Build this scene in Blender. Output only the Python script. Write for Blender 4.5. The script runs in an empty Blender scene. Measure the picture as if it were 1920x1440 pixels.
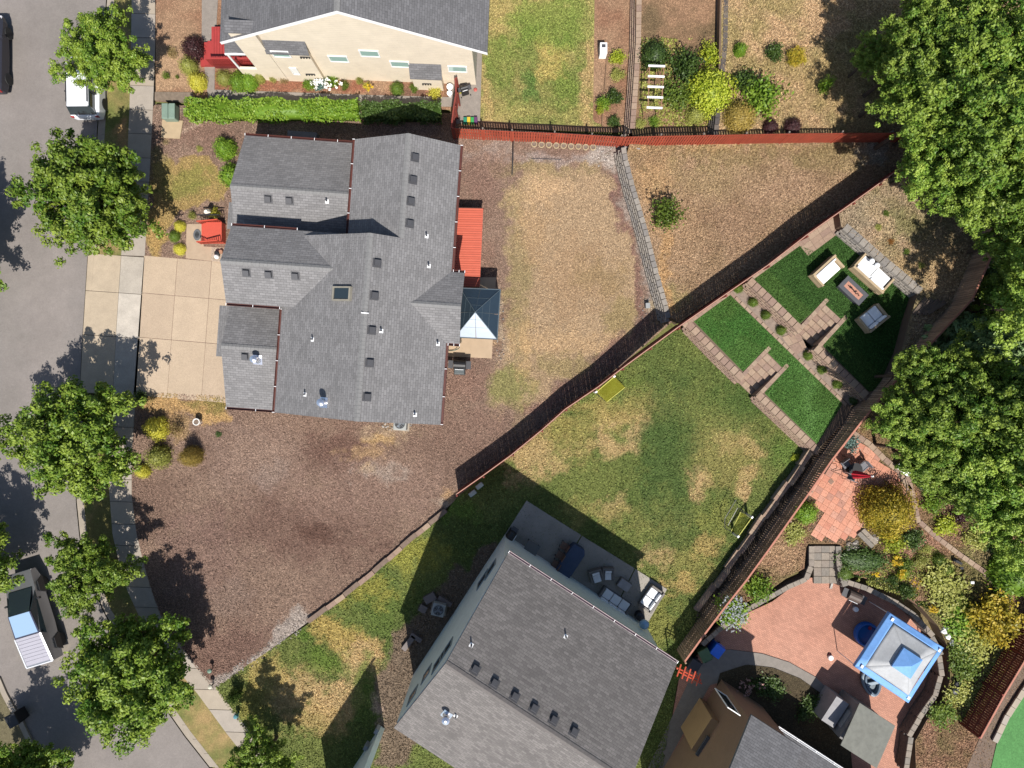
import bpy, math, random
import numpy as np
from mathutils import Vector, Matrix
R_ = random.Random(7)
# ------------------------------------------------------------------ camera / light
H = 42.7; S = 30.0
scn = bpy.context.scene
cam_d = bpy.data.cameras.new('camera'); cam = bpy.data.objects.new('camera', cam_d)
scn.collection.objects.link(cam); scn.camera = cam
cam.location = (0, 0, H); cam_d.sensor_width = 36; cam_d.lens = 18.0*H/32.0; cam_d.clip_end = 2000
w = bpy.data.worlds.new('World'); scn.world = w; w.use_nodes = True
nt = w.node_tree; nt.nodes.clear()
sky = nt.nodes.new('ShaderNodeTexSky'); sky.sky_type = 'NISHITA'; sky.sun_disc = False
SX, SY = -0.11, 0.72                       # shadow displacement per metre of height
el = math.atan(1/math.hypot(SX, SY)); az = math.atan2(-SX, -SY)   # azimuth of sun from +Y, clockwise
sky.sun_elevation = el; sky.sun_rotation = az
bg = nt.nodes.new('ShaderNodeBackground'); bg.inputs[1].default_value = 0.08
ow = nt.nodes.new('ShaderNodeOutputWorld'); nt.links.new(sky.outputs[0], bg.inputs[0]); nt.links.new(bg.outputs[0], ow.inputs[0])
sd = bpy.data.lights.new('sun', 'SUN'); sd.energy = 4.5; sd.angle = math.radians(0.53); sd.color = (1.0, 0.955, 0.89)
so = bpy.data.objects.new('sun', sd); scn.collection.objects.link(so)
so.rotation_euler = Vector((-SX, -SY, 1)).to_track_quat('Z', 'Y').to_euler(); so.location = (5, -30, 40)
scn.view_settings.view_transform = 'Standard'; scn.view_settings.look = 'None'
scn.view_settings.exposure = 0.63; scn.view_settings.gamma = 1

COL = scn.collection
def G(px, py, z=0.0):
    f = (1-z/H)/S
    return Vector(((px-960)*f, (720-py)*f, z))
def G2(px, py, z=0.0):
    v = G(px, py, z); return (v.x, v.y)
def A(dx, dy): return math.atan2(-dy, dx)
K = 1.62
def C(r, g, b, k=1.0):
    o = []
    for c in (r, g, b):
        c /= 255.0
        o.append(min(.9, k/K*(c/12.92 if c < .04045 else ((c+.055)/1.055)**2.4)))
    return tuple(o)
# ------------------------------------------------------------------ materials
def newmat(name):
    m = bpy.data.materials.new(name); m.use_nodes = True
    n = m.node_tree.nodes; b = n['Principled BSDF']; return m, n, m.node_tree.links, b
def N(n, t, **kw):
    x = n.new(t)
    for k, v in kw.items(): setattr(x, k, v)
    return x
def noise(n, l, vec, scale, detail=3, rough=.6):
    t = N(n, 'ShaderNodeTexNoise'); t.inputs['Scale'].default_value = scale
    t.inputs['Detail'].default_value = detail; t.inputs['Roughness'].default_value = rough
    if vec: l.new(vec, t.inputs['Vector'])
    return t.outputs['Fac']
def remap(n, l, s, a, b, c, d):
    t = N(n, 'ShaderNodeMapRange'); t.inputs[1].default_value = a; t.inputs[2].default_value = b
    t.inputs[3].default_value = c; t.inputs[4].default_value = d; l.new(s, t.inputs[0]); return t.outputs[0]
def mul(n, l, a, b, op='MULTIPLY'):
    t = N(n, 'ShaderNodeMath', operation=op)
    for i, s in enumerate((a, b)):
        if isinstance(s, (int, float)): t.inputs[i].default_value = s
        else: l.new(s, t.inputs[i])
    return t.outputs[0]
def scalecol(n, l, col, fac):
    t = N(n, 'ShaderNodeVectorMath', operation='SCALE'); l.new(col, t.inputs[0]); l.new(fac, t.inputs['Scale']); return t.outputs[0]
def mixcol(n, l, a, b, f):
    t = N(n, 'ShaderNodeMix', data_type='RGBA')
    for i, s in ((6, a), (7, b)):
        if isinstance(s, tuple): t.inputs[i].default_value = (*s, 1)
        else: l.new(s, t.inputs[i])
    if isinstance(f, float): t.inputs[0].default_value = f
    else: l.new(f, t.inputs[0])
    return t.outputs[2]
MC = {}
def M(name, col, rough=.7, metal=0.0, var=.12, scale=3.0, fine=.08, bump=.15, fscale=40, coord='Object', isl=0.0):
    if name in MC: return MC[name]
    m, n, l, b = newmat(name); MC[name] = m
    tc = N(n, 'ShaderNodeTexCoord'); v = tc.outputs[coord]
    a = remap(n, l, noise(n, l, v, scale, 4), .3, .7, 1-var, 1+var)
    f = noise(n, l, v, fscale, 3, .7)
    a = mul(n, l, a, remap(n, l, f, .3, .7, 1-fine, 1+fine))
    if isl:
        ge = N(n, 'ShaderNodeNewGeometry'); a = mul(n, l, a, remap(n, l, ge.outputs['Random Per Island'], 0, 1, 1-isl, 1+isl))
    rgb = N(n, 'ShaderNodeRGB'); rgb.outputs[0].default_value = (*col, 1)
    l.new(scalecol(n, l, rgb.outputs[0], a), b.inputs['Base Color'])
    b.inputs['Roughness'].default_value = rough; b.inputs['Metallic'].default_value = metal
    if bump:
        bp = N(n, 'ShaderNodeBump'); bp.inputs['Strength'].default_value = bump; bp.inputs['Distance'].default_value = .01
        l.new(f, bp.inputs['Height']); l.new(bp.outputs[0], b.inputs['Normal'])
    return m
def ground_mat(name, fs=22, famp=.45, chips=0.0, cs=14, mid=.15, bump=.5, tint=None, tf=.3, rough=.95):
    m, n, l, b = newmat(name); MC[name] = m
    tc = N(n, 'ShaderNodeTexCoord'); v = tc.outputs['Object']
    at = N(n, 'ShaderNodeAttribute', attribute_name='Col')
    f = noise(n, l, v, fs, 4, .75)
    a = remap(n, l, f, .3, .7, 1-famp, 1+famp)
    f2 = noise(n, l, v, 3.2, 5, .65); a = mul(n, l, a, remap(n, l, f2, .3, .7, 1-mid, 1+mid))
    f4 = noise(n, l, v, 9, 4, .7); a = mul(n, l, a, remap(n, l, f4, .3, .7, 1-mid*1.3, 1+mid*1.3))
    f3 = noise(n, l, v, .45, 3); a = mul(n, l, a, remap(n, l, f3, .3, .7, .93, 1.07))
    if chips:
        vo = N(n, 'ShaderNodeTexVoronoi'); vo.inputs['Scale'].default_value = cs; l.new(v, vo.inputs['Vector'])
        sp = N(n, 'ShaderNodeSeparateColor'); l.new(vo.outputs['Color'], sp.inputs[0])
        pw = mul(n, l, sp.outputs[0], 3.0, 'POWER')
        a = mul(n, l, a, remap(n, l, pw, 0, 1, 1-chips*.35, 1+chips*1.3))
    col = at.outputs['Color']
    if tint:
        col = mixcol(n, l, col, tint, remap(n, l, noise(n, l, v, 1.3, 6, .7), .45, .7, 0, tf))
    l.new(scalecol(n, l, col, a), b.inputs['Base Color'])
    b.inputs['Roughness'].default_value = rough; b.inputs['Specular IOR Level'].default_value = .2
    bp = N(n, 'ShaderNodeBump'); bp.inputs['Strength'].default_value = bump; bp.inputs['Distance'].default_value = .03
    l.new(f, bp.inputs['Height']); l.new(bp.outputs[0], b.inputs['Normal'])
    return m
def shingle_mat(name, col, vari=.15):
    m, n, l, b = newmat(name)
    uv = N(n, 'ShaderNodeUVMap', uv_map='UVMap'); tc = N(n, 'ShaderNodeTexCoord')
    br = N(n, 'ShaderNodeTexBrick'); l.new(uv.outputs[0], br.inputs['Vector'])
    br.inputs['Scale'].default_value = 1; br.inputs['Brick Width'].default_value = .31; br.inputs['Row Height'].default_value = .142
    br.inputs['Mortar Size'].default_value = .012; br.inputs['Mortar Smooth'].default_value = .6; br.inputs['Bias'].default_value = 0
    br.inputs['Color1'].default_value = (1-vari, 1-vari, 1-vari, 1); br.inputs['Color2'].default_value = (1+vari, 1+vari, 1+vari, 1)
    br.inputs['Mortar'].default_value = (.62, .62, .62, 1)
    v = tc.outputs['Object']
    a = remap(n, l, noise(n, l, v, .6, 5, .7), .3, .7, .9, 1.1)
    a = mul(n, l, a, remap(n, l, noise(n, l, v, 30, 3, .8), .3, .7, .8, 1.2))
    st = N(n, 'ShaderNodeMapping'); st.inputs['Scale'].default_value = (2.2, .25, 1); l.new(uv.outputs[0], st.inputs[0])
    a = mul(n, l, a, remap(n, l, noise(n, l, st.outputs[0], 1.5, 5, .7), .3, .7, .96, 1.04))
    rgb = N(n, 'ShaderNodeRGB'); rgb.outputs[0].default_value = (*col, 1)
    t = N(n, 'ShaderNodeVectorMath', operation='MULTIPLY'); l.new(br.outputs['Color'], t.inputs[0]); l.new(rgb.outputs[0], t.inputs[1])
    l.new(scalecol(n, l, t.outputs[0], a), b.inputs['Base Color']); b.inputs['Roughness'].default_value = .92
    bp = N(n, 'ShaderNodeBump'); bp.inputs['Strength'].default_value = .5; bp.inputs['Distance'].default_value = .02
    l.new(br.outputs['Fac'], bp.inputs['Height']); bp.invert = True; l.new(bp.outputs[0], b.inputs['Normal'])
    return m
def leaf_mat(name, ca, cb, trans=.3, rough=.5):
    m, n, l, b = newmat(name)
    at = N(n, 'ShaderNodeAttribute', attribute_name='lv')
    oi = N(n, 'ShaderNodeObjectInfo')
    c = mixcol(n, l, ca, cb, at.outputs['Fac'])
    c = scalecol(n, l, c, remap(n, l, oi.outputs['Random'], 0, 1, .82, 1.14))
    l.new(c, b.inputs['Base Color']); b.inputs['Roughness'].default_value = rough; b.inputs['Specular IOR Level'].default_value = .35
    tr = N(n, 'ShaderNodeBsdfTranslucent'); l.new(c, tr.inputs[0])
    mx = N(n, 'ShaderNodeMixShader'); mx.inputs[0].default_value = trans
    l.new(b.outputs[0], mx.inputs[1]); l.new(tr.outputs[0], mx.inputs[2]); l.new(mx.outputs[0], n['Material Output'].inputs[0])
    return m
def glass_mat(name, col, rough=.08, metal=.0):
    m, n, l, b = newmat(name); b.inputs['Base Color'].default_value = (*col, 1); b.inputs['Roughness'].default_value = rough
    b.inputs['Metallic'].default_value = metal; b.inputs['Specular IOR Level'].default_value = .8
    return m
# ------------------------------------------------------------------ mesh builder
class MB:
    def __init__(s): s.v = []; s.f = []
    def add(s, vs, fs):
        o = len(s.v); s.v += [tuple(p) for p in vs]; s.f += [tuple(i+o for i in f) for f in fs]; return s
    def box(s, x0, x1, y0, y1, z0, z1, taper=0, mat=None):
        t = taper
        vs = [Vector(p) for p in ((x0,y0,z0),(x1,y0,z0),(x1,y1,z0),(x0,y1,z0),(x0+t,y0+t,z1),(x1-t,y0+t,z1),(x1-t,y1-t,z1),(x0+t,y1-t,z1))]
        if mat: vs = [mat @ p for p in vs]
        return s.add(vs, [(3,2,1,0),(4,5,6,7),(0,1,5,4),(1,2,6,5),(2,3,7,6),(3,0,4,7)])
    def obox(s, c, ang, lx, ly, z0, z1, taper=0):
        return s.box(-lx/2, lx/2, -ly/2, ly/2, z0, z1, taper, Matrix.Translation((c[0], c[1], 0)) @ Matrix.Rotation(ang, 4, 'Z'))
    def prism(s, poly, z0, z1, grow=0):
        a = sum(poly[i][0]*poly[(i+1) % len(poly)][1]-poly[(i+1) % len(poly)][0]*poly[i][1] for i in range(len(poly)))
        if a < 0: poly = poly[::-1]
        k = len(poly)
        zz = lambda z, i: z[i] if isinstance(z, (list, tuple)) else z
        vs = [(p[0], p[1], zz(z0, i)) for i, p in enumerate(poly)]+[(p[0], p[1], zz(z1, i)) for i, p in enumerate(poly)]
        return s.add(vs, [tuple(range(k-1, -1, -1)), tuple(range(k, 2*k))]+[(i, (i+1) % k, k+(i+1) % k, k+i) for i in range(k)])
    def solid(s, pts, th=.12):           # planar top polygon (ccw from above) + thickness downwards
        pts = [Vector(p) for p in pts]
        nrm = (pts[1]-pts[0]).cross(pts[2]-pts[1])
        if nrm.z < 0: pts = pts[::-1]
        k = len(pts); lo = [p-Vector((0, 0, th)) for p in pts]
        return s.add(pts+lo, [tuple(range(k)), tuple(range(2*k-1, k-1, -1))]+[(k+i, k+(i+1) % k, (i+1) % k, i) for i in range(k)])
    def tube(s, pts, rad, n=8, cap=True):
        pts = [Vector(p) for p in pts]; rs = rad if isinstance(rad, (list, tuple)) else [rad]*len(pts)
        vs = []; 
        for i, p in enumerate(pts):
            d = (pts[min(i+1, len(pts)-1)]-pts[max(i-1, 0)]).normalized()
            u = d.cross(Vector((0, 0, 1)) if abs(d.z) < .9 else Vector((1, 0, 0))).normalized(); w_ = d.cross(u)
            vs += [p+rs[i]*(math.cos(a)*u+math.sin(a)*w_) for a in [2*math.pi*j/n for j in range(n)]]
        fs = [(i*n+j, i*n+(j+1) % n, (i+1)*n+(j+1) % n, (i+1)*n+j) for i in range(len(pts)-1) for j in range(n)]
        if cap: fs += [tuple(range(n-1, -1, -1)), tuple(range((len(pts)-1)*n, len(pts)*n))]
        return s.add(vs, fs)
    def lathe(s, c, prof, n=16, sx=1, sy=1):
        vs = [(c[0]+r*sx*math.cos(2*math.pi*j/n), c[1]+r*sy*math.sin(2*math.pi*j/n), c[2]+z) for r, z in prof for j in range(n)]
        k = len(prof)
        fs = [(i*n+j, i*n+(j+1) % n, (i+1)*n+(j+1) % n, (i+1)*n+j) for i in range(k-1) for j in range(n)]
        fs += [tuple(range(n-1, -1, -1)), tuple(range((k-1)*n, k*n))]
        return s.add(vs, fs)
    def quad(s, *p): return s.add(p, [tuple(range(len(p)))])
    def build(s, name, mat, parent=None, world=True, uv=False, bevel=0, smooth=False, **tags):
        me = bpy.data.meshes.new(name)
        off = Vector(parent.location) if (parent is not None and world) else Vector((0, 0, 0))
        if parent is not None and world and parent.parent: off += Vector(parent.parent.location)
        me.from_pydata([(v[0]-off.x, v[1]-off.y, v[2]-off.z) for v in s.v], [], s.f)
        me.materials.append(mat)
        if uv:
            ul = me.uv_layers.new(name='UVMap')
            for p in me.polygons:
                nn = p.normal; t = nn.cross(Vector((0, 0, 1)))
                t = t.normalized() if t.length > .05 else Vector((1, 0, 0)); b_ = nn.cross(t)
                for li in p.loop_indices:
                    co = me.vertices[me.loops[li].vertex_index].co; ul.data[li].uv = (co.dot(t), co.dot(b_))
        if smooth: me.shade_smooth()
        o = bpy.data.objects.new(name, me); COL.objects.link(o)
        if parent is not None: o.parent = parent
        if bevel:
            md = o.modifiers.new('bevel', 'BEVEL'); md.width = bevel; md.segments = 2; md.limit_method = 'ANGLE'
        for k, v in tags.items(): o[k] = v
        return o
def tag(o, label, cat, group=None):
    o['label'] = label; o['category'] = cat
    if group: o['group'] = group
    return o
def thing(name, label, cat, loc=(0, 0, 0), rz=0, group=None):
    o = bpy.data.objects.new(name, None); COL.objects.link(o); o.location = loc; o.rotation_euler = (0, 0, rz)
    o.empty_display_size = .2
    return tag(o, label, cat, group)
def copy_tree(o, parent=None):
    c = o.copy(); COL.objects.link(c)
    if parent is not None: c.parent = parent
    for ch in list(o.children): copy_tree(ch, c)
    return c
# ------------------------------------------------------------------ numpy ground sheets
rng = np.random.default_rng(3)
_ng = rng.random((64, 64))
def vnoise(x, y, s):
    x = x*s+100.3; y = y*s+77.7
    xi = np.floor(x).astype(int); yi = np.floor(y).astype(int); fx = x-xi; fy = y-yi
    fx = fx*fx*(3-2*fx); fy = fy*fy*(3-2*fy)
    g = lambda a, b: _ng[a % 64, b % 64]
    return (g(xi, yi)*(1-fx)+g(xi+1, yi)*fx)*(1-fy)+(g(xi, yi+1)*(1-fx)+g(xi+1, yi+1)*fx)*fy
def fbm(x, y, s, o=4):
    t = 0; a = .5; tot = 0
    for i in range(o): t = t+a*vnoise(x+i*13.1, y-i*7.7, s*2**i); tot += a; a *= .6
    return t/tot
def poly_sd(X, Y, poly):
    ins = np.zeros(X.shape, bool); d = np.full(X.shape, 1e9); nx = X.copy(); ny = Y.copy()
    for i in range(len(poly)):
        x0, y0 = poly[i]; x1, y1 = poly[(i+1) % len(poly)]
        c = ((y0 > Y) != (y1 > Y)) & (X < (x1-x0)*(Y-y0)/((y1-y0) if y1 != y0 else 1e-9)+x0); ins ^= c
        ex, ey = x1-x0, y1-y0; L = ex*ex+ey*ey+1e-12
        t = np.clip(((X-x0)*ex+(Y-y0)*ey)/L, 0, 1); qx = x0+t*ex; qy = y0+t*ey; dd = np.hypot(X-qx, Y-qy)
        k = dd < d; d = np.where(k, dd, d); nx = np.where(k, qx, nx); ny = np.where(k, qy, ny)
    return np.where(ins, d, -d), nx, ny
SHEETS = {}
def sheet(name, pxpoly, z, base, mat, patches=(), res=.16, mott=None, kind='structure'):
    """patches: (pxpoly | (cx,cy,r) | (cx,cy,rx,ry), colour, softness m, strength)"""
    poly = [G2(p[0], p[1], z) for p in pxpoly]
    xs = [p[0] for p in poly]; ys = [p[1] for p in poly]
    gx = np.arange(min(xs)-res, max(xs)+2*res, res); gy = np.arange(min(ys)-res, max(ys)+2*res, res)
    X, Y = np.meshgrid(gx, gy); sdm, nx, ny = poly_sd(X, Y, poly)
    ins = sdm >= 0
    cell = ins[:-1, :-1] | ins[1:, :-1] | ins[:-1, 1:] | ins[1:, 1:]
    X = np.where(ins, X, nx); Y = np.where(ins, Y, ny)
    ny_, nx_ = X.shape; idx = np.arange(ny_*nx_).reshape(ny_, nx_)
    a = idx[:-1, :-1][cell]; b = idx[:-1, 1:][cell]; c = idx[1:, 1:][cell]; d = idx[1:, :-1][cell]
    F = np.stack([a, b, c, d], 1); used = np.unique(F); rm = np.full(ny_*nx_, -1); rm[used] = np.arange(len(used)); F = rm[F]
    x = X.ravel()[used]; y = Y.ravel()[used]
    def colour(x, y):
        col = np.tile(np.array(base, float), (len(x), 1))
        if mott is not None:
            k = np.clip((fbm(x, y, mott[1], 5)-.5)*mott[2]+.5, 0, 1)[:, None]; col = col*(1-k)+np.array(mott[0])*k
        wx = x+(fbm(x, y, .9, 4)-.5)*1.6; wy = y+(fbm(x+50, y+50, .9, 4)-.5)*1.6
        for p in patches:
            shp, pc, soft, st = p[:4]; cr = p[4] if len(p) > 4 else 0
            ux, uy = (x, y) if cr else (wx, wy)
            if isinstance(shp, list): sdv = poly_sd(ux, uy, [G2(q[0], q[1], z) for q in shp])[0]
            else:
                cx, cy = G2(shp[0], shp[1], z); rx = shp[2]/S; ry = (shp[3] if len(shp) > 3 else shp[2])/S
                sdv = (1-np.hypot((ux-cx)/rx, (uy-cy)/ry))*min(rx, ry)
            k = np.clip(sdv/soft+.5, 0, 1)
            if not cr: k = np.clip(k*1.2+((fbm(x-30, y+9, 2.0, 5)-.5)*1.8+(rng.random(len(x))-.5)*.4)*(k > 0)*(k < .999), 0, 1)
            k = (k*k*(3-2*k)*st)[:, None]; col = col*(1-k)+np.array(pc)*k
        return col
    col = colour(x, y); SHEETS[name] = (poly, z, colour)
    me = bpy.data.meshes.new(name); nv = len(used)
    me.vertices.add(nv); me.vertices.foreach_set('co', np.stack([x, y, np.full(nv, z)], 1).ravel().astype(np.float32))
    me.loops.add(len(F)*4); me.loops.foreach_set('vertex_index', F.ravel().astype(np.int32))
    me.polygons.add(len(F)); me.polygons.foreach_set('loop_start', np.arange(0, len(F)*4, 4, dtype=np.int32))
    me.update(calc_edges=True); me.validate()
    at = me.attributes.new('Col', 'FLOAT_COLOR', 'POINT')
    at.data.foreach_set('color', np.concatenate([np.clip(col, 0, 1), np.ones((nv, 1))], 1).ravel().astype(np.float32))
    me.materials.append(mat); o = bpy.data.objects.new(name, me); COL.objects.link(o); o['kind'] = kind
    return o
def blades(src, name, label, cat, n, size, mat, jit=.35, up=.5, h=.025, sub=None, excl=(), gain=1.55):
    """real grass blades / bark chips lying on a sheet, in that sheet's own colours"""
    poly, z, cf = SHEETS[src]; q = poly if sub is None else [G2(p[0], p[1], z) for p in sub]; xs = [p[0] for p in q]; ys = [p[1] for p in q]
    X_ = rng.uniform(min(xs), max(xs), n); Y_ = rng.uniform(min(ys), max(ys), n); k = (poly_sd(X_, Y_, poly)[0] > .06) & (poly_sd(X_, Y_, q)[0] > 0); X_ = X_[k]; Y_ = Y_[k]
    for e in excl:
        k = poly_sd(X_, Y_, [G2(p[0], p[1], z) for p in e])[0] < .03; X_ = X_[k]; Y_ = Y_[k]
    P = np.stack([X_, Y_, z+.012+rng.random(len(X_))*h], 1); me = leaf_mesh(name, P, unit(rng.normal(size=P.shape)*.9+np.array([0, 0, up])), size, np.zeros(len(P)), mat, elong=2.0)
    c = cf(X_, Y_)*gain*rng.uniform(1-jit, 1+jit, len(P))[:, None]; at = me.attributes.new('Col', 'FLOAT_COLOR', 'POINT')
    at.data.foreach_set('color', np.repeat(np.concatenate([np.clip(c, 0, 1), np.ones((len(P), 1))], 1), 4, 0).ravel().astype(np.float32))
    o = bpy.data.objects.new(name, me); COL.objects.link(o); o['kind'] = 'stuff'; return tag(o, label, cat)
def bank(name, pxpoly, z, z0=-.2):
    MB().prism([G2(p[0], p[1], z) for p in pxpoly], z0, z-.012).build(name, M('soil', C(120, 98, 80)), kind='structure')
def blade_mat(name):
    m, n, l, b = newmat(name); at = N(n, 'ShaderNodeAttribute', attribute_name='Col'); l.new(at.outputs['Color'], b.inputs['Base Color']); b.inputs['Roughness'].default_value = .9; b.inputs['Specular IOR Level'].default_value = .2; return m
# ------------------------------------------------------------------ foliage
def leaf_mesh(name, P, nrm, size, lv, mat, core=None, elong=1.35):
    """diamond leaves; P (n,3) centres, nrm (n,3) normals"""
    n = len(P); r = rng.normal(size=(n, 3)); t = np.cross(nrm, r); t /= np.linalg.norm(t, axis=1)[:, None]+1e-9
    b = np.cross(nrm, t); s = (size*rng.uniform(.7, 1.3, n))[:, None]
    V = np.stack([P+t*s*elong*.5, P+b*s*.38+nrm*s*.08, P-t*s*elong*.5, P-b*s*.38+nrm*s*.08], 1).reshape(-1, 3)
    me = bpy.data.meshes.new(name)
    lvv = np.repeat(lv, 4); L = np.arange(n*4)
    ls = np.arange(0, n*4, 4)
    if core is not None:
        cv, cf = core; L = np.concatenate([L, np.array(cf).ravel()+n*4]); ls = np.concatenate([ls, n*4+np.arange(0, len(cf)*4, 4)])
        V = np.concatenate([V, np.array(cv)]); lvv = np.concatenate([lvv, np.full(len(cv), .3)])
    me.vertices.add(len(V)); me.vertices.foreach_set('co', V.ravel().astype(np.float32))
    me.loops.add(len(L)); me.loops.foreach_set('vertex_index', L.astype(np.int32))
    me.polygons.add(len(ls)); me.polygons.foreach_set('loop_start', ls.astype(np.int32))
    me.update(calc_edges=True)
    at = me.attributes.new('lv', 'FLOAT', 'POINT'); at.data.foreach_set('value', lvv.astype(np.float32))
    me.materials.append(mat); return me
def unit(a): return a/(np.linalg.norm(a, axis=1)[:, None]+1e-9)
def crown_mesh(name, Rr, hh, mat, nb=46, tufts=11, per=30, leaf=.17, up=.45, lob=.3):
    """centre at origin; limbs fan out to an uneven dome, each carrying separate leafy tufts"""
    P = []; LV = []; NN = []
    ph = rng.uniform(0, 6.28, 6)
    for i in range(nb):
        u = (i+.5)/nb; zc = 1-1.5*u; a = i*2.39996+rng.normal()*.3; rr = math.sqrt(max(0, 1-zc*zc))
        lobe = 1+lob*(.5*math.sin(3*a+ph[0])+.5*math.sin(5*a+ph[1]))*rr
        k = rng.uniform(.72, 1.0)*lobe
        tip = np.array([rr*math.cos(a)*Rr*k, rr*math.sin(a)*Rr*k, zc*hh*rng.uniform(.55, 1.2)])
        root = np.array([0, 0, -hh*.7]); t = rng.uniform(.38, 1.0, tufts); t[:3] = [1, .93, .86]
        sp = .15*Rr*(1.3-t)[:, None]+.03*Rr
        c = root+(tip-root)*t[:, None]+rng.normal(size=(tufts, 3))*sp*np.array([1, 1, .7])
        bl = rng.uniform(0, .55)
        for q in range(tufts):
            n_ = int(per*rng.uniform(.6, 1.5)); d = unit(rng.normal(size=(n_, 3)))*rng.uniform(.35, 1, n_)[:, None]*np.array([1, 1, .75]); rt = rng.uniform(.22, .40)*Rr/3.2
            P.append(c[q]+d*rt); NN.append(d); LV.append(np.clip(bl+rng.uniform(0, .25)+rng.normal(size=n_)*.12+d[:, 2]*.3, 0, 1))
    P = np.concatenate(P); LV = np.concatenate(LV); NN = np.concatenate(NN)
    nr = unit(rng.normal(size=P.shape)*.45+NN*.8+np.array([0, 0, up])+unit(P)*.2)
    return leaf_mesh(name, P, nr, leaf, LV, mat)
def ico_core(rx, ry, rz, z0=0, n=10, m=6):
    v = []; f = []
    for i in range(m+1):
        t = math.pi/2*i/m if z0 >= 0 else math.pi*i/m
        for j in range(n): v.append((rx*math.sin(t)*math.cos(6.283*j/n), ry*math.sin(t)*math.sin(6.283*j/n), rz*math.cos(t)))
    for i in range(m):
        for j in range(n): f.append((i*n+j, (i+1)*n+j, (i+1)*n+(j+1) % n, i*n+(j+1) % n))
    return v, f
def dome_mesh(name, mat, n=1700, leaf=.085, rough=.10, tall=1.0, core=.86, lump=.12):
    """clipped bush, radius 1, height `tall`"""
    z = rng.uniform(0, 1, n); a = rng.uniform(0, 6.283, n); r = np.sqrt(1-z*z)
    ph = rng.uniform(0, 6.28, 4)
    k = 1+lump*(np.sin(3*a+ph[0])*r*.5+np.sin(5*a+4*z+ph[1])*.5)+np.clip(rng.normal(size=n)*rough-np.abs(rng.normal(size=n))*rough, -.35, .14)
    P = np.stack([r*np.cos(a)*k, r*np.sin(a)*k, z*tall*k], 1)
    nr = unit(unit(P)*.9+rng.normal(size=P.shape)*.55+np.array([0, 0, .3]))
    return leaf_mesh(name, P, nr, leaf, np.clip(rng.uniform(0, 1, n)*.7+(k-.9), 0, 1), mat, ico_core(core, core, tall*core) if core else None)
def loose_mesh(name, mat, ncl=16, per=60, leaf=.11, tall=.9, spread=.2):
    """loose shrub: upright tufts, radius ~1"""
    P = []; LV = []
    for i in range(ncl):
        a = i*2.4+rng.normal()*.3; r = math.sqrt((i+.5)/ncl)*.8; h = tall*(1-.55*r*r)*rng.uniform(.6, 1.1)
        m_ = int(per*rng.uniform(.6, 1.4)); t = rng.uniform(.25, 1, m_)[:, None]
        top = np.array([r*math.cos(a)*1.05, r*math.sin(a)*1.05, h]); root = np.array([r*math.cos(a)*.4, r*math.sin(a)*.4, 0])
        P.append(root+(top-root)*t+rng.normal(size=(m_, 3))*spread*np.array([1, 1, .5])*(.6+.4*t)); LV.append(np.clip(rng.uniform(0, .6)+rng.uniform(0, .4, m_), 0, 1))
    P = np.concatenate(P); P[:, 2] = np.abs(P[:, 2])+.02; LV = np.concatenate(LV)
    nr = unit(rng.normal(size=P.shape)*.7+np.array([0, 0, .8])); return leaf_mesh(name, P, nr, leaf, LV, mat)
def spruce_mesh(name, mat, Rr=2.0, h=7):
    P = []; LV = []; nr = []
    for k in range(22):
        t = k/21; z = h*(.12+.88*t); rr = Rr*(1-t)**.9+.12
        for j in range(max(5, int(13*(1-t*.6)))):
            a = rng.uniform(0, 6.283); L = rr*rng.uniform(.75, 1.1); m_ = int(40*L)+10
            s = rng.uniform(.05, 1, m_); side = rng.normal(size=m_)*.20*L*(1.1-s)*.9
            P.append(np.stack([L*s*math.cos(a)-side*math.sin(a), L*s*math.sin(a)+side*math.cos(a), z-.28*L*s+rng.normal(size=m_)*.05], 1))
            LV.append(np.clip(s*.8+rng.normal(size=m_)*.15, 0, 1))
    P = np.concatenate(P); LV = np.concatenate(LV)
    return leaf_mesh(name, P, unit(rng.normal(size=P.shape)*.6+np.array([0, 0, .9])), .15, LV, mat, elong=1.8)
def mobj(name, me, parent=None, loc=(0, 0, 0), sc=(1, 1, 1), rz=0):
    o = bpy.data.objects.new(name, me); COL.objects.link(o); o.location = loc; o.scale = sc; o.rotation_euler = (0, 0, rz)
    if parent is not None: o.parent = parent
    return o
# ================================================================== GROUND
asph = ground_mat('asphalt', 45, .16, mid=.06, bump=.25, rough=.9)
conc = ground_mat('concrete', 30, .10, mid=.09, bump=.15, rough=.85)
earthm = ground_mat('earth_mulch', 22, .30, chips=.6, cs=26, mid=.13, bump=.7)
grassm = ground_mat('grass_mat', 26, .5, mid=.16, bump=.8)
drym = ground_mat('dry_grass_mat', 22, .36, mid=.15, bump=.7, chips=.15, cs=9)
turfm = ground_mat('turf_mat', 34, .30, mid=.13, bump=.6)
T_DRY = C(190, 158, 116); T_TAN = C(176, 146, 112); T_MUL = C(133, 109, 95); T_MULD = C(104, 80, 70); T_MULL = C(160, 136, 122)
T_GRN = C(96, 116, 58); T_GRN2 = C(112, 132, 60); T_OLV = C(142, 136, 86); T_STRAW = C(208, 172, 124); T_GRAV = C(166, 154, 144)
bg_ = sheet('base_ground', [(-2600, -2600), (4600, -2600), (4600, 4200), (-2600, 4200)], -.3, C(150, 125, 98), drym, res=6, mott=(C(120, 120, 70), .02, 3))
RE = [(205, -500), (199, 0), (192, 80), (182, 240), (173, 400), (164, 480), (155, 620), (149, 740), (142, 860), (142, 940), (149, 1010), (165, 1080), (195, 1150), (222, 1195), (262, 1260), (310, 1330), (345, 1380), (400, 1450), (700, 1800)]
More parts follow.
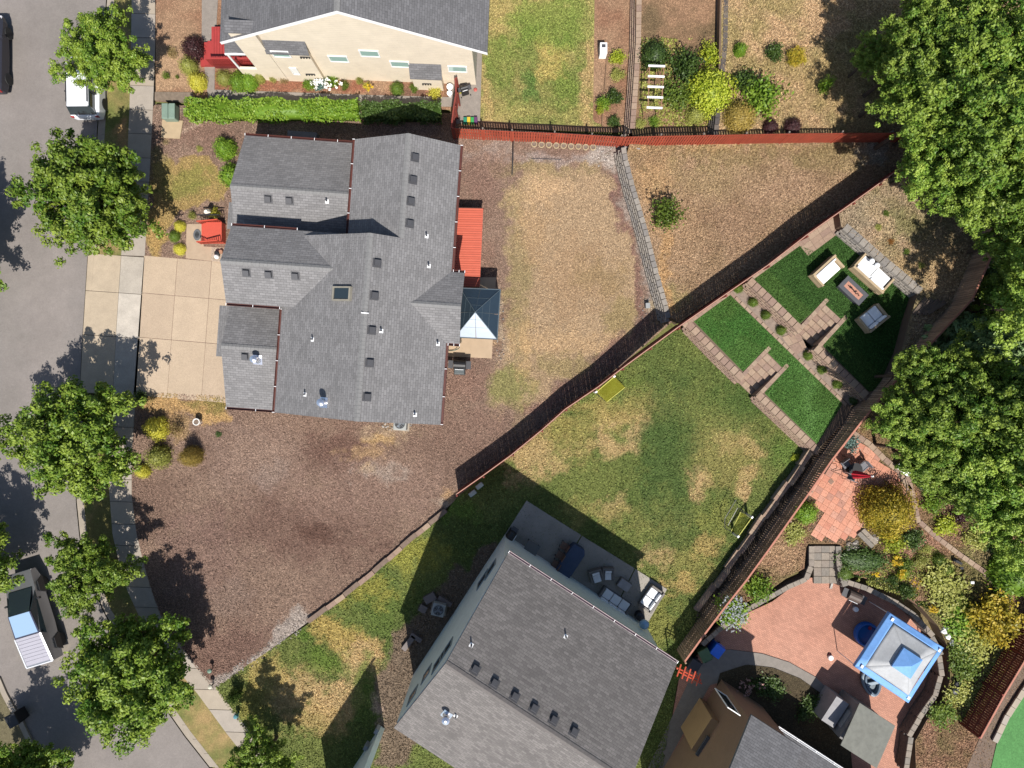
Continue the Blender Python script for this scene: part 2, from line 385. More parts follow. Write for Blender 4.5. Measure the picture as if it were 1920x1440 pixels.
def off(poly, d, z=0):      # shift polyline sideways to its left-hand normal in pixels (approx.)
    o = []
    for i, p in enumerate(poly):
        a = poly[max(0, i-1)]; b = poly[min(len(poly)-1, i+1)]; dx, dy = b[0]-a[0], b[1]-a[1]; L = math.hypot(dx, dy)
        o.append((p[0]+dy/L*d, p[1]-dx/L*d))
    return o
sheet('road', RE+[(700, 2200), (-500, 2200), (-500, 1900), (-60, 1450), (-40, 1330), (-300, 1100), (-300, -500)], -.12, C(153, 145, 140), asph, res=.4, mott=(C(146, 139, 133), .25, 2),
      patches=[((90, 560, 40, 260), C(158, 149, 143), 2, .6), ((60, 250, 22, 300), C(146, 138, 133), 1, .5), ((120, 1180, 60, 60), C(147, 139, 131), 2, .6), ((100, 1225, 30, 5), C(176, 165, 145), .4, .5)])
SL = [(248, -500), (247, 0), (246, 80), (243, 200), (238, 320), (228, 470), (218, 620), (212, 740), (206, 850), (205, 920), (211, 1000), (224, 1060), (240, 1110), (268, 1170), (315, 1235), (370, 1300), (425, 1375), (480, 1445), (760, 1800)]
SR = [(292, -500), (291, 0), (291, 80), (287, 200), (281, 320), (272, 470), (263, 620), (255, 740), (247, 850), (247, 930), (256, 1000), (268, 1050), (282, 1100), (304, 1160), (350, 1225), (405, 1290), (452, 1350), (515, 1440), (800, 1800)]
def seg(poly, y0, y1):      # part of a polyline between two image rows
    def at(y):
        for a, b in zip(poly, poly[1:]):
            if a[1] <= y <= b[1]: t = (y-a[1])/(b[1]-a[1]); return (a[0]+t*(b[0]-a[0]), y)
    return [at(y0)]+[p for p in poly if y0 < p[1] < y1]+[at(y1)]
G_in = lambda d: off(RE, -d) if off(RE, -d)[3][0] > RE[3][0] else off(RE, d)
for y0, y1 in ((-200, 479), (741, 1440)):
    a = seg(RE, y0, y1); b = seg(G_in(9), y0, y1); c = seg(G_in(15), y0, y1); d_ = seg(SL, y0, y1)
    MB().prism([G2(*p) for p in a+b[::-1]], -.25, -.10).build('gutter', conc_m := M('kerb_concrete', C(176, 164, 148), .85, var=.08, scale=2), kind='structure')
    n = 24 if y0 < 0 else 26
    ys = [y0+(y1-y0)*i/n for i in range(n+1)]
    for ya, yb in zip(ys, ys[1:]):
        q = seg(b, max(ya, b[0][1]), yb-.5)+seg(c, max(ya, c[0][1]), yb-.5)[::-1]
        MB().prism([G2(*p) for p in q], -.25, .012).build('kerb', conc_m, kind='structure')
    sheet('verge', c+d_[::-1], .004, C(176, 150, 104), grassm, mott=(C(120, 126, 70), .8, 3),
          patches=[((224, 330, 16, 110), C(104, 108, 60), .8, .8), ((228, 250, 12, 30), C(190, 150, 105), .5, .8), ((190, 1000, 30, 160), C(120, 116, 66), 1, .8), ((230, 1170, 20, 60), C(150, 128, 88), 1, .6)])
# sidewalk slabs
def slab_run(root, L, Rr, ys, mats, z0=-.15, z1=.012):
    for i, (ya, yb) in enumerate(zip(ys, ys[1:])):
        q = seg(L, ya+.5, yb-.5)+seg(Rr, ya+.5+1.5, yb-.5+1.5)[::-1]
        MB().prism([G2(*p) for p in q], z0, z1).build('slab', mats[i % len(mats)], root)
sl_m = [M('slab_concrete_%s' % k, C(*c), .85, var=.07, scale=2.2, fine=.10, fscale=30) for k, c in (('grey', (180, 168, 153)), ('tan', (188, 174, 155)), ('pale', (184, 173, 160)))]
joint = M('joint_soil', C(96, 84, 72), .95)
sw = bpy.data.objects.new('sidewalk', None); COL.objects.link(sw); sw['kind'] = 'structure'
slab_run(sw, SL, SR, [-200+45*i for i in range(16)][:-1]+[479], sl_m)
slab_run(sw, SL, SR, [741, 800, 856, 898, 940, 982, 1022, 1062, 1100, 1138, 1176, 1214, 1252, 1292, 1330, 1372, 1414, 1460, 1520, 1600], sl_m)
MB().prism([G2(*p) for p in SL[1:-1]+SR[1:-1][::-1]], -.2, -.02).build('sidewalk_bed', joint, kind='structure')
# driveway
dw = bpy.data.objects.new('driveway', None); COL.objects.link(dw); dw['kind'] = 'structure'
dmat = [M('aggregate_%s' % k, C(*c), .9, var=.06, scale=1.2, fine=.2, fscale=26) for k, c in (('warm', (203, 181, 155)), ('sand', (199, 177, 152)), ('buff', (206, 184, 158)))]
apm = [M('apron_tan', C(198, 180, 155), .85, var=.10, scale=1.6, fscale=22, fine=.12), M('apron_white', C(208, 198, 184), .85, var=.13, scale=1.4, fscale=20, fine=.14), M('apron_grey', C(192, 182, 168), .85, var=.12, scale=1.5, fscale=22, fine=.14)]
def quadslab(p, name, mat, root, z=.016, zs=None, gp=.018):
    P = [Vector(G2(*q)) for q in p]; c = sum(P, Vector((0, 0)))/len(P)
    P = [q+(c-q).normalized()*gp for q in P]
    return MB().prism([tuple(q) for q in P], -.25, zs or z).build(name, mat, root)
rows = [(479, 549), (549, 632), (632, 741)]
X = lambda pl, y: seg(pl, y, y+1)[0][0]
for i, (ya, yb) in enumerate(rows):
    k0 = G_in(9); z0 = -.108
    yy = lambda x, y: y+(x-222)*.07
    a, b = X(RE, ya)+1, X(RE, yb)+1; c, d_ = X(k0, ya)+3, X(k0, yb)+3; e, f = X(SL, ya), X(SL, yb); g, h = X(SR, ya), X(SR, yb)
    quadslab([(a, yy(a, ya)), (c, yy(c, ya)), (d_, yy(d_, yb)), (b, yy(b, yb))], 'slab', apm[0], dw, z=.0)
    quadslab([(c, yy(c, ya)), (e, yy(e, ya)), (f, yy(f, yb)), (d_, yy(d_, yb))], 'slab', apm[0], dw)
    quadslab([(e, yy(e, ya)), (g, yy(g, ya)), (h, yy(h, yb)), (f, yy(f, yb))], 'slab', apm[(2, 1, 2)[i]], dw)
    for j, (t0, t1) in enumerate(((270, 333), (333, 397), (397, 462))):
        sh = lambda x, y: (x-(y-479)*.075, y+(x-270)*.085)
        quadslab([sh(t0, ya), sh(t1, ya), sh(t1, yb), sh(t0, yb)], 'slab', dmat[(i+j) % 3], dw)
MB().prism([G2(*p) for p in ((168, 482), (270, 482), (450, 495), (440, 748), (255, 735), (150, 735))], -.2, -.015).build('driveway_bed', joint, kind='structure')
# far side pavement, bottom left
MB().prism([G2(*p) for p in ((-400, 1180), (-60, 1235), (0, 1272), (12, 1300), (26, 1326), (42, 1352), (60, 1390), (85, 1460), (120, 1560), (-400, 1560))], -.25, .0).build('far_kerb', conc_m, kind='structure')
sheet('far_verge', [(-400, 1190), (-66, 1246), (-8, 1280), (4, 1306), (18, 1332), (34, 1358), (52, 1396), (77, 1466), (112, 1566), (-400, 1560)], .006, C(120, 112, 86), grassm, res=.4)
# --- this property
PR = [(291, 196), (850, 212), (850, 238), (1180, 256), (1215, 400), (1262, 602), (1060, 775), (860, 932), (835, 955), (575, 1168), (400, 1296), (392, 1285), (350, 1232), (304, 1166), (282, 1106), (268, 1056), (256, 1006), (247, 936), (247, 856), (255, 746), (262, 735), (272, 482), (272, 470), (281, 320), (287, 200)]
GREYP = C(150, 140, 134)
sheet('mulch_yard', PR, .004, T_MUL, earthm, mott=(C(146, 122, 106), .55, 3.0), res=.13, patches=[
    ((560, 985, 150, 60), C(118, 90, 80), 2.5, .5), ((480, 860, 90, 60), T_MULL, 2.5, .35), ((640, 850, 60, 40), C(112, 84, 74), 1.6, .7), ((700, 920, 130, 50), C(152, 126, 112), 2.2, .6),
    ((590, 1000, 30, 14), C(98, 72, 62), .8, .7), ((380, 1040, 60, 70), C(140, 114, 104), 2, .4), ((430, 1120, 34, 26), C(146, 126, 114), 1.2, .4), ((440, 1240, 90, 60), C(122, 94, 84), 2, .6),
    ((712, 828, 26, 14), C(184, 154, 112), .5, .9), ((688, 852, 34, 10), C(176, 146, 110), .6, .7), ((735, 808, 40, 12), C(172, 150, 124), .7, .7), ((688, 884, 14, 8), C(180, 148, 108), .4, .8), ((715, 888, 34, 14), C(166, 152, 140), .8, .6), ((505, 890, 22, 22), C(146, 130, 120), 1.2, .4),
    ([(560, 1150), (590, 1168), (400, 1310), (380, 1290), (470, 1235)], C(172, 160, 150), .5, .9), ((830, 948, 22, 12), C(176, 160, 142), .7, .7), ((842, 930, 16, 9), C(186, 152, 112), .5, .7),
    # driveway-side dry strip
    ([(250, 737), (425, 744), (425, 765), (440, 780), (400, 792), (345, 778), (300, 766), (262, 768), (248, 780)], C(186, 152, 104), .5, 1.0), ((400, 758, 30, 9), C(128, 120, 66), .6, .8), ((330, 748, 60, 5), C(120, 112, 62), .4, .5), ((330, 800, 22, 18), C(170, 142, 98), .6, .6), ((310, 780, 30, 14), C(160, 130, 92), .6, .7),
    # front lawn
    ([(283, 330), (300, 298), (345, 290), (385, 292), (408, 318), (420, 352), (408, 376), (370, 383), (335, 395), (312, 418), (303, 445), (303, 468), (270, 474), (276, 400)], C(162, 138, 90), .18, 1.0), ((350, 330, 40, 18), C(138, 134, 72), 1.0, .8), ((340, 355, 40, 10), C(128, 128, 68), .7, .6), ((300, 300, 20, 30), C(140, 128, 78), .8, .6), ((290, 440, 12, 30), C(176, 144, 92), .6, .7),
    ((380, 240, 50, 22), C(136, 106, 92), 1.0, .5), ((366, 235, 16, 5), C(190, 168, 148), .5, .6), ((372, 205, 40, 4), C(120, 116, 104), .4, .5),
    # back yard dry lawn
    ([(968, 318), (1010, 308), (1110, 310), (1140, 330), (1160, 380), (1180, 450), (1192, 530), (1196, 585), (1165, 620), (1110, 668), (1050, 720), (990, 765), (935, 775), (915, 745), (935, 690), (950, 640), (958, 560), (955, 470), (958, 380)], C(172, 147, 117), .9, 1.0),
    ((975, 560, 16, 190), C(136, 126, 84), 1.0, .55), ((955, 730, 40, 36), C(132, 132, 78), 1.0, .75), ((1050, 640, 110, 16), C(196, 164, 124), 1.2, .5), ((1020, 350, 40, 24), C(192, 162, 126), 1.0, .7), ((1045, 320, 80, 10), C(138, 124, 88), .8, .6), ((1080, 520, 60, 60), C(168, 138, 106), 2.2, .5), ((985, 660, 10, 50), C(196, 164, 122), .8, .6), ((1000, 440, 24, 50), C(180, 150, 114), 1.2, .6), ((1130, 520, 40, 26), C(150, 128, 90), 1.2, .5), ((1060, 690, 50, 18), C(146, 132, 88), 1, .6), ((1160, 590, 24, 24), C(146, 130, 86), .9, .6),
    ((1035, 296, 100, 7), C(160, 146, 138), .6, .75), ([(1110, 275), (1170, 270), (1195, 400), (1215, 480), (1245, 590), (1220, 590), (1190, 470), (1170, 400), (1150, 330)], C(158, 144, 134), .45, .8), ((1125, 295, 26, 16), C(178, 168, 158), .6, .8), ([(1140, 320), (1152, 318), (1196, 520), (1205, 600), (1190, 600), (1176, 470)], C(128, 96, 88), .35, .8), ((1235, 540, 12, 50), C(150, 138, 98), .6, .7), ((1240, 580, 26, 14), C(176, 158, 130), .6, .6),
    ([(1210, 600), (1225, 612), (1100, 715), (1010, 775), (985, 770), (1110, 690)], C(140, 108, 96), .45, .7), ((890, 500, 26, 120), C(146, 114, 98), 1.2, .5), ((905, 330, 30, 50), C(136, 108, 96), 1.5, .4), ((930, 280, 40, 8), C(156, 142, 132), .6, .6), ((938, 600, 5, 50), C(178, 162, 140), .4, .6), ((880, 720, 30, 40), C(148, 116, 102), 1.2, .5), ((890, 800, 60, 30), C(140, 112, 98), 2, .5)])
# --- neighbour lawn side (C house): one lawn sheet with straw patches
ST = C(196, 166, 120); ST2 = C(190, 160, 104)
sheet('green_lawn', [(838, 958), (860, 928), (960, 853), (1060, 768), (1122, 726), (1167, 690), (1272, 614), (1400, 730), (1522, 842), (1470, 900), (1303, 1142), (1330, 1160), (1270, 1280), (1240, 1460), (520, 1460), (405, 1296), (400, 1290), (575, 1172), (700, 1075)], .006, C(98, 112, 58), grassm, mott=(C(118, 126, 68), .5, 3), res=.13, patches=[
    ([(1130, 780), (1210, 765), (1228, 800), (1190, 840), (1130, 855), (1105, 830), (1115, 790)], ST, .9, .8), ((1160, 812, 20, 12), C(110, 128, 62), .6, .8), ((1010, 850, 60, 34), ST, 1.6, .75), ((985, 890, 28, 20), ST, 1.0, .6), ((1060, 790, 60, 24), C(164, 150, 90), 1.6, .6), ((1170, 765, 70, 22), C(168, 150, 92), 1.6, .6), ((1080, 830, 40, 40), C(150, 142, 82), 1.6, .5),
    ([(1335, 812), (1368, 800), (1400, 805), (1430, 850), (1420, 865), (1385, 850), (1345, 850)], ST, .7, .75), ([(1288, 882), (1325, 880), (1330, 910), (1315, 935), (1300, 930), (1298, 905)], ST, .45, .9), ([(1395, 870), (1412, 875), (1412, 925), (1395, 935), (1382, 915), (1388, 890)], ST, .45, .9), ((1360, 860, 60, 50), C(160, 146, 90), 2.0, .6), ((1360, 800, 60, 30), C(150, 144, 84), 1.6, .5),
    ((1145, 950, 24, 16), ST, 1, .6), ((1110, 960, 40, 16), C(160, 148, 90), 1.2, .6), ((1235, 1045, 26, 14), ST, .8, .8), ((1230, 980, 50, 20), C(146, 140, 82), 1.6, .6), ((1300, 1060, 50, 30), C(156, 146, 86), 1.6, .6), ((1265, 1100, 26, 12), ST2, .8, .7), ((1225, 1170, 40, 40), C(146, 142, 76), 1.4, .6), ((1335, 1030, 24, 20), ST2, 1.0, .6), ((1340, 970, 20, 30), C(140, 140, 74), 1.0, .6), ((1250, 860, 40, 120), C(76, 100, 52), 2.5, .7), ((1400, 760, 60, 30), C(76, 102, 48), 2, .6), ((1110, 720, 50, 20), C(120, 138, 60), 1.2, .6), ((1250, 680, 80, 30), C(98, 112, 58), 2, .5), ((1470, 860, 30, 30), C(96, 126, 56), 1.2, .6),
    # side lawn
    ([(590, 1165), (620, 1158), (670, 1170), (720, 1220), (705, 1240), (650, 1235), (600, 1200)], C(196, 166, 100), .9, .7), ((675, 1235, 40, 34), ST, 1.3, .85), ((560, 1300, 60, 40), ST, 1.6, .8), ((640, 1310, 44, 34), ST, 1.2, .85), ((500, 1260, 40, 30), C(188, 164, 104), 1.2, .7), ((590, 1350, 50, 30), C(192, 164, 112), 1.2, .7), ((680, 1290, 20, 50), C(100, 124, 52), .9, .7), ((600, 1240, 34, 18), C(104, 128, 52), 1, .7), ((720, 1130, 60, 40), C(100, 120, 56), 2, .6), ((780, 1040, 50, 22), C(164, 158, 72), 1.4, .6), ((690, 1110, 50, 20), C(168, 156, 78), 1.2, .6), ((480, 1320, 30, 40), C(150, 138, 74), 1, .6), ((860, 960, 30, 20), C(106, 134, 56), 1, .7), ((570, 1190, 16, 10), C(96, 120, 50), .5, .8),
    ([(940, 1010), (905, 1025), (865, 1065), (820, 1100), (780, 1150), (745, 1200), (718, 1250), (712, 1340), (700, 1440), (760, 1440), (950, 1030)], C(128, 108, 94), .5, .9), ((708, 1330, 10, 20), C(180, 156, 136), .5, .8)])
# --- upper dry yard (raised)
UY = [(1183, 262), (1300, 259), (1720, 252), (1700, 308), (1512, 440), (1272, 606), (1255, 592), (1228, 500), (1205, 420), (1172, 300)]
bank('upper_yard_bank', UY, .9)
sheet('upper_dry_yard', UY, .9, C(172, 144, 115), drym, mott=(C(156, 130, 101), .7, 3), patches=[
    ((1230, 330, 30, 90), C(186, 152, 112), 1.2, .7), ((1300, 274, 130, 8), C(190, 158, 116), .6, .8), ((1420, 290, 180, 16), C(138, 122, 84), 1.2, .6), ((1225, 290, 30, 20), C(150, 124, 96), .9, .6), ((1350, 330, 80, 30), C(158, 138, 100), 1.8, .5), ((1560, 300, 60, 30), C(150, 132, 94), 1.2, .6), ((1460, 360, 60, 30), C(172, 142, 116), 1.8, .5), ((1280, 430, 40, 50), C(174, 144, 112), 1.6, .6), ((1380, 420, 60, 40), C(156, 126, 102), 1.8, .5), ((1268, 560, 20, 24), C(160, 144, 98), .8, .7), ((1640, 290, 26, 22), C(170, 162, 150), .7, .7), ((1250, 520, 10, 60), C(196, 158, 110), .5, .7)])
# --- terraces of the turf garden
Z1, Z2, Z3 = .95, 1.9, 2.7
T1 = [(1300, 602), (1367, 551), (1580, 757), (1532, 833), (1433, 737), (1472, 695), (1435, 657), (1393, 697)]
T2 = [(1413, 523), (1473, 472), (1495, 457), (1530, 470), (1577, 430), (1712, 548), (1700, 604), (1645, 730), (1630, 735), (1542, 648), (1582, 603), (1543, 567), (1500, 607)]
T3 = [(1573, 398), (1577, 424), (1722, 548), (1705, 600), (1668, 742), (1700, 730), (1760, 640), (1850, 490), (1900, 420), (1760, 300), (1700, 307)]
bank('terrace_bank_low', [(1286, 611), (1367, 548), (1605, 770), (1534, 842), (1424, 741), (1470, 697), (1434, 659), (1386, 704)], Z1)
bank('terrace_bank_mid', [(1398, 524), (1473, 466), (1573, 398), (1725, 548), (1655, 745), (1625, 742), (1532, 651), (1580, 605), (1541, 569), (1494, 614)], Z2)
bank('terrace_bank_high', [(1573, 398), (1577, 424), (1722, 548), (1705, 600), (1668, 742), (1700, 730), (1760, 640), (1850, 490), (1900, 420), (1760, 300), (1700, 307)], Z3)
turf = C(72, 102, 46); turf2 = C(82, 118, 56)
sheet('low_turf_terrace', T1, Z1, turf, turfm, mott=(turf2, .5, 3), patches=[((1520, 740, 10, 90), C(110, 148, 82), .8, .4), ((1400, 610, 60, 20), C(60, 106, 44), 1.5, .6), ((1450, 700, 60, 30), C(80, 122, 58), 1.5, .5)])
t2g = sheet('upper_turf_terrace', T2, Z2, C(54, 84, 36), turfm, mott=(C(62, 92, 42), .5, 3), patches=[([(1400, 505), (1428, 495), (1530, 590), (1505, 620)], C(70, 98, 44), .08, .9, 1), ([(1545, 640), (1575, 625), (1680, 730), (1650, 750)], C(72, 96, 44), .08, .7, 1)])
DS = sheet('dry_slope', T3, Z3, C(172, 148, 120), drym, mott=(C(150, 134, 100), .9, 3), patches=[((1620, 400, 50, 30), C(150, 138, 116), 1.5, .5), ((1700, 420, 40, 20), C(128, 128, 78), 1.0, .5), ((1760, 500, 60, 40), C(196, 164, 122), 1.5, .5), ((1650, 430, 20, 40), C(188, 160, 128), 1.0, .5)])
# --- north neighbour
sheet('north_garden_ground', [(291, -600), (292, 190), (420, 190), (845, 206), (850, 238), (905, 240), (1200, 250), (1190, 80), (1185, -600)], .0, C(168, 136, 108), earthm, mott=(C(150, 112, 88), .5, 3), res=.2, patches=[
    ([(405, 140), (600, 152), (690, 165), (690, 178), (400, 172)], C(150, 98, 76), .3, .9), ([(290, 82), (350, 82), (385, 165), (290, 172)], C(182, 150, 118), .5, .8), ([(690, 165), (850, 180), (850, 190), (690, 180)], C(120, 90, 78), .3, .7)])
sheet('north_lawn', [(912, -400), (905, 60), (900, 226), (960, 230), (1140, 238), (1112, 228), (1114, 80), (1118, -400)], .006, C(122, 130, 70), grassm, mott=(C(166, 150, 98), .35, 3.2), patches=[((1105, 170, 12, 120), C(184, 156, 112), .5, .8), ((985, 165, 18, 22), C(84, 114, 54), .9, .8), ((1060, 170, 30, 40), C(112, 130, 58), 1.5, .6), ((1030, 110, 30, 30), C(184, 162, 100), 1.2, .7), ((930, 110, 30, 40), C(104, 130, 54), 1.2, .5), ((912, 170, 10, 70), C(184, 156, 110), .6, .7), ((1000, 215, 80, 10), C(168, 156, 98), .8, .6), ((1040, 40, 80, 50), C(110, 136, 56), 1.5, .6)])
MB().prism([G2(*p) for p in ((1190, -300), (1350, -300), (1350, 262), (1190, 262))], -.2, .788).build('north_terrace_bank', M('soil', C(120, 98, 80)), kind='structure')
sheet('north_terrace', [(1190, -300), (1356, -300), (1352, 80), (1342, 260), (1190, 262), (1185, 262), (1192, 80)], .8, C(160, 126, 98), earthm, mott=(C(120, 100, 74), .8, 3), res=.2)
bank('north_slope_bank', [(1356, -300), (2100, -300), (2100, 256), (1345, 262)], 1.5)
sheet('north_dry_slope', [(1356, -300), (2100, -300), (2100, 250), (1700, 254), (1345, 259), (1352, 80)], 1.5, C(186, 156, 120), drym, mott=(C(160, 142, 98), .8, 3), res=.2, patches=[((1600, 240, 80, 20), C(160, 140, 104), 1.2, .5), ((1540, 150, 60, 40), C(172, 146, 104), 1.5, .4)])
# paths at the north neighbour
def path(name, poly, z, z1, mat=None, **k):
    return MB().prism([G2(*p, z1) for p in poly], z-.2, z1).build(name, mat or M('path_grey', C(158, 148, 138), .9, var=.12, fine=.15, fscale=24), kind='structure')
path('front_path', ((379, -100), (414, -100), (404, 80), (402, 168), (690, 178), (845, 182), (852, 60), (905, 60), (900, 228), (856, 232), (848, 200), (690, 197), (460, 190), (390, 184), (378, 84)), 0, .03)
path('stone_strip', ((290, 172), (362, 173), (362, 191), (290, 188)), 0, .05, M('old_stone', C(140, 124, 108), .95, var=.25, scale=5))
# --- right-hand garden behind the fence
GZ = .85
LP = [(1275, 1262), (1342, 1190), (1400, 1150), (1448, 1128), (1488, 1098), (1512, 1088), (1520, 1083), (1572, 1086), (1620, 1104), (1672, 1126), (1712, 1158), (1742, 1190), (1758, 1222), (1762, 1270), (1748, 1310), (1722, 1340), (1700, 1380), (1690, 1460), (1240, 1460)]
GB = [(1290, 1236), (1360, 1140), (1440, 1035), (1520, 924), (1560, 868), (1657, 742), (1760, 640), (2300, 500), (2300, 1600), (1700, 1600), (1720, 1345)]
def paver_mat(name, bw, bh, ang=0.0, mort=.01, var=.12, frac=.5):
    m, n, l, b = newmat(name)
    tc = N(n, 'ShaderNodeTexCoord'); mp = N(n, 'ShaderNodeMapping'); mp.inputs['Rotation'].default_value = (0, 0, ang); l.new(tc.outputs['Object'], mp.inputs[0])
    br = N(n, 'ShaderNodeTexBrick'); l.new(mp.outputs[0], br.inputs['Vector']); br.offset = frac
    for k, v in (('Scale', 1), ('Brick Width', bw), ('Row Height', bh), ('Mortar Size', mort), ('Mortar Smooth', .3), ('Bias', 0)): br.inputs[k].default_value = v
    br.inputs['Color1'].default_value = (1-var, 1-var, 1-var, 1); br.inputs['Color2'].default_value = (1+var, 1+var, 1+var, 1); br.inputs['Mortar'].default_value = (.6, .6, .6, 1)
    at = N(n, 'ShaderNodeAttribute', attribute_name='Col')
    t = N(n, 'ShaderNodeVectorMath', operation='MULTIPLY'); l.new(br.outputs['Color'], t.inputs[0]); l.new(at.outputs['Color'], t.inputs[1])
    a = mul(n, l, remap(n, l, noise(n, l, tc.outputs['Object'], 1.2, 5, .7), .3, .7, .88, 1.12), remap(n, l, noise(n, l, tc.outputs['Object'], 35, 3, .7), .3, .7, .88, 1.12))
    l.new(scalecol(n, l, t.outputs[0], a), b.inputs['Base Color']); b.inputs['Roughness'].default_value = .85
    return m
sheet('brick_patio', LP, .002, C(212, 156, 132), paver_mat('brick_pavers', .21, .105, .55), res=.3, mott=(C(202, 144, 120), .5, 2))
GBp = [(1290, 1236), (1360, 1140), (1440, 1035), (1520, 924), (1560, 868), (1657, 742), (1760, 640), (2300, 300), (2300, 1600), (1722, 1600), (1716, 1390), (1738, 1350), (1770, 1318), (1782, 1272), (1778, 1215), (1760, 1175), (1728, 1140), (1680, 1108), (1626, 1086), (1578, 1068), (1574, 1020), (1512, 1020), (1508, 1066), (1478, 1082), (1436, 1112), (1390, 1134), (1334, 1172), (1290, 1216)]
bank('garden_bank', GBp, GZ)
sheet('garden_bed_ground', GBp, GZ, C(150, 116, 92), earthm, mott=(C(124, 108, 74), .8, 3), res=.16, patches=[((1470, 1040, 40, 40), C(178, 146, 114), 1.2, .7), ((1640, 1075, 60, 20), C(164, 124, 104), .8, .7), ((1700, 1130, 40, 14), C(160, 124, 104), .8, .6), ((1740, 1020, 50, 18), C(170, 130, 110), 1.0, .6), ((1850, 1050, 30, 30), C(140, 126, 90), 1.0, .6), ((1790, 920, 50, 50), C(128, 100, 84), 1.2, .6), ((1740, 1340, 20, 60), C(160, 122, 100), .8, .6), ((1800, 1160, 50, 120), C(120, 118, 70), 1.5, .7)])
bank('corner_garden_bank', [(1848, 1360), (1925, 1236), (2300, 900), (2300, 1700), (1700, 1700)], .9)
sheet('corner_turf', [(1870, 1390), (1893, 1345), (1920, 1302), (1960, 1250), (2300, 1100), (2300, 1700), (1800, 1700)], .93, C(100, 156, 92), turfm, res=.4)

bm_ = blade_mat('ground_blades')
blades('green_lawn', 'lawn_blades', 'short grass blades over the patchy green lawns round the teal house', 'grass', 230000, .07, bm_, .36)
blades('north_lawn', 'lawn_blades', 'short grass blades on the lawn right of the cream house', 'grass', 60000, .075, bm_, .42, sub=[(880, 0), (1150, 0), (1150, 245), (880, 245)])
blades('upper_dry_yard', 'dry_blades', 'dry grass blades on the raised triangular yard', 'grass', 110000, .065, bm_, .28)
blades('mulch_yard', 'bark_chips', 'loose bark chips and dry blades over the yards round the main house', 'bark chips', 420000, .055, bm_, .36, up=1.2, h=.015, gain=1.55, excl=[[(268, 477), (470, 494), (470, 752), (418, 743), (246, 735)], [(348, 419), (424, 419), (424, 497), (348, 486)], [(303, 222), (345, 224), (339, 261), (300, 259)], [(850, 519), (932, 519), (924, 673), (834, 669)]])
blades('dry_slope', 'dry_blades', 'dry grass blades on the slope above the white sofas', 'grass', 40000, .07, bm_, .38)
blades('garden_bed_ground', 'bark_chips', 'bark chips over the right-hand flower beds', 'bark chips', 160000, .06, bm_, .5, up=1.2, h=.025, sub=[(1300, 800), (1960, 800), (1960, 1440), (1300, 1440)])
blades('north_dry_slope', 'dry_blades', 'dry grass blades on the slope at the top right', 'grass', 70000, .07, bm_, .38, sub=[(1340, 0), (1800, 0), (1800, 262), (1340, 262)])
blades('low_turf_terrace', 'turf_blades', 'fine turf blades on the lower terrace', 'turf', 60000, .05, bm_, .24, gain=1.75); blades('upper_turf_terrace', 'turf_blades', 'fine turf blades on the upper terrace', 'turf', 60000, .05, bm_, .24, gain=1.75)
# ================================================================== HOUSES
class Fr:
    def __init__(s, th): s.c = math.cos(th); s.s = math.sin(th); s.th = th
    def uv(s, px, py, h): v = G(px, py, h); return (v.x*s.c+v.y*s.s, -v.x*s.s+v.y*s.c)
    def w(s, u, v, z): return Vector((u*s.c-v*s.s, u*s.s+v*s.c, z))
    def poly(s, pts, z=0): return [tuple(s.w(u, v, z))[:2] for u, v in pts]
shA = shingle_mat('grey_shingles', C(140, 138, 138)); shC = shingle_mat('brown_grey_shingles', C(130, 125, 122), .2); shN = shingle_mat('slate_shingles', C(122, 121, 123))
m_cap = M('ridge_cap', C(142, 141, 140), .9, var=.1, scale=8, fine=.15)
m_sid = M('taupe_siding', C(150, 138, 124), .7); m_gut = M('brown_gutter', C(104, 58, 50), .5); m_wh = M('white_metal', (.75, .75, .75), .35, var=.03, bump=0)
m_vent = M('vent_grey', C(80, 80, 84), .6, var=.1); m_dark = M('dark_plastic', (.012, .012, .014), .5, var=.05); m_black = M('black_metal', (.02, .02, .022), .4, bump=0)
m_flue = M('bright_flue', (.82, .82, .85), .22, .9, var=.02, bump=0)
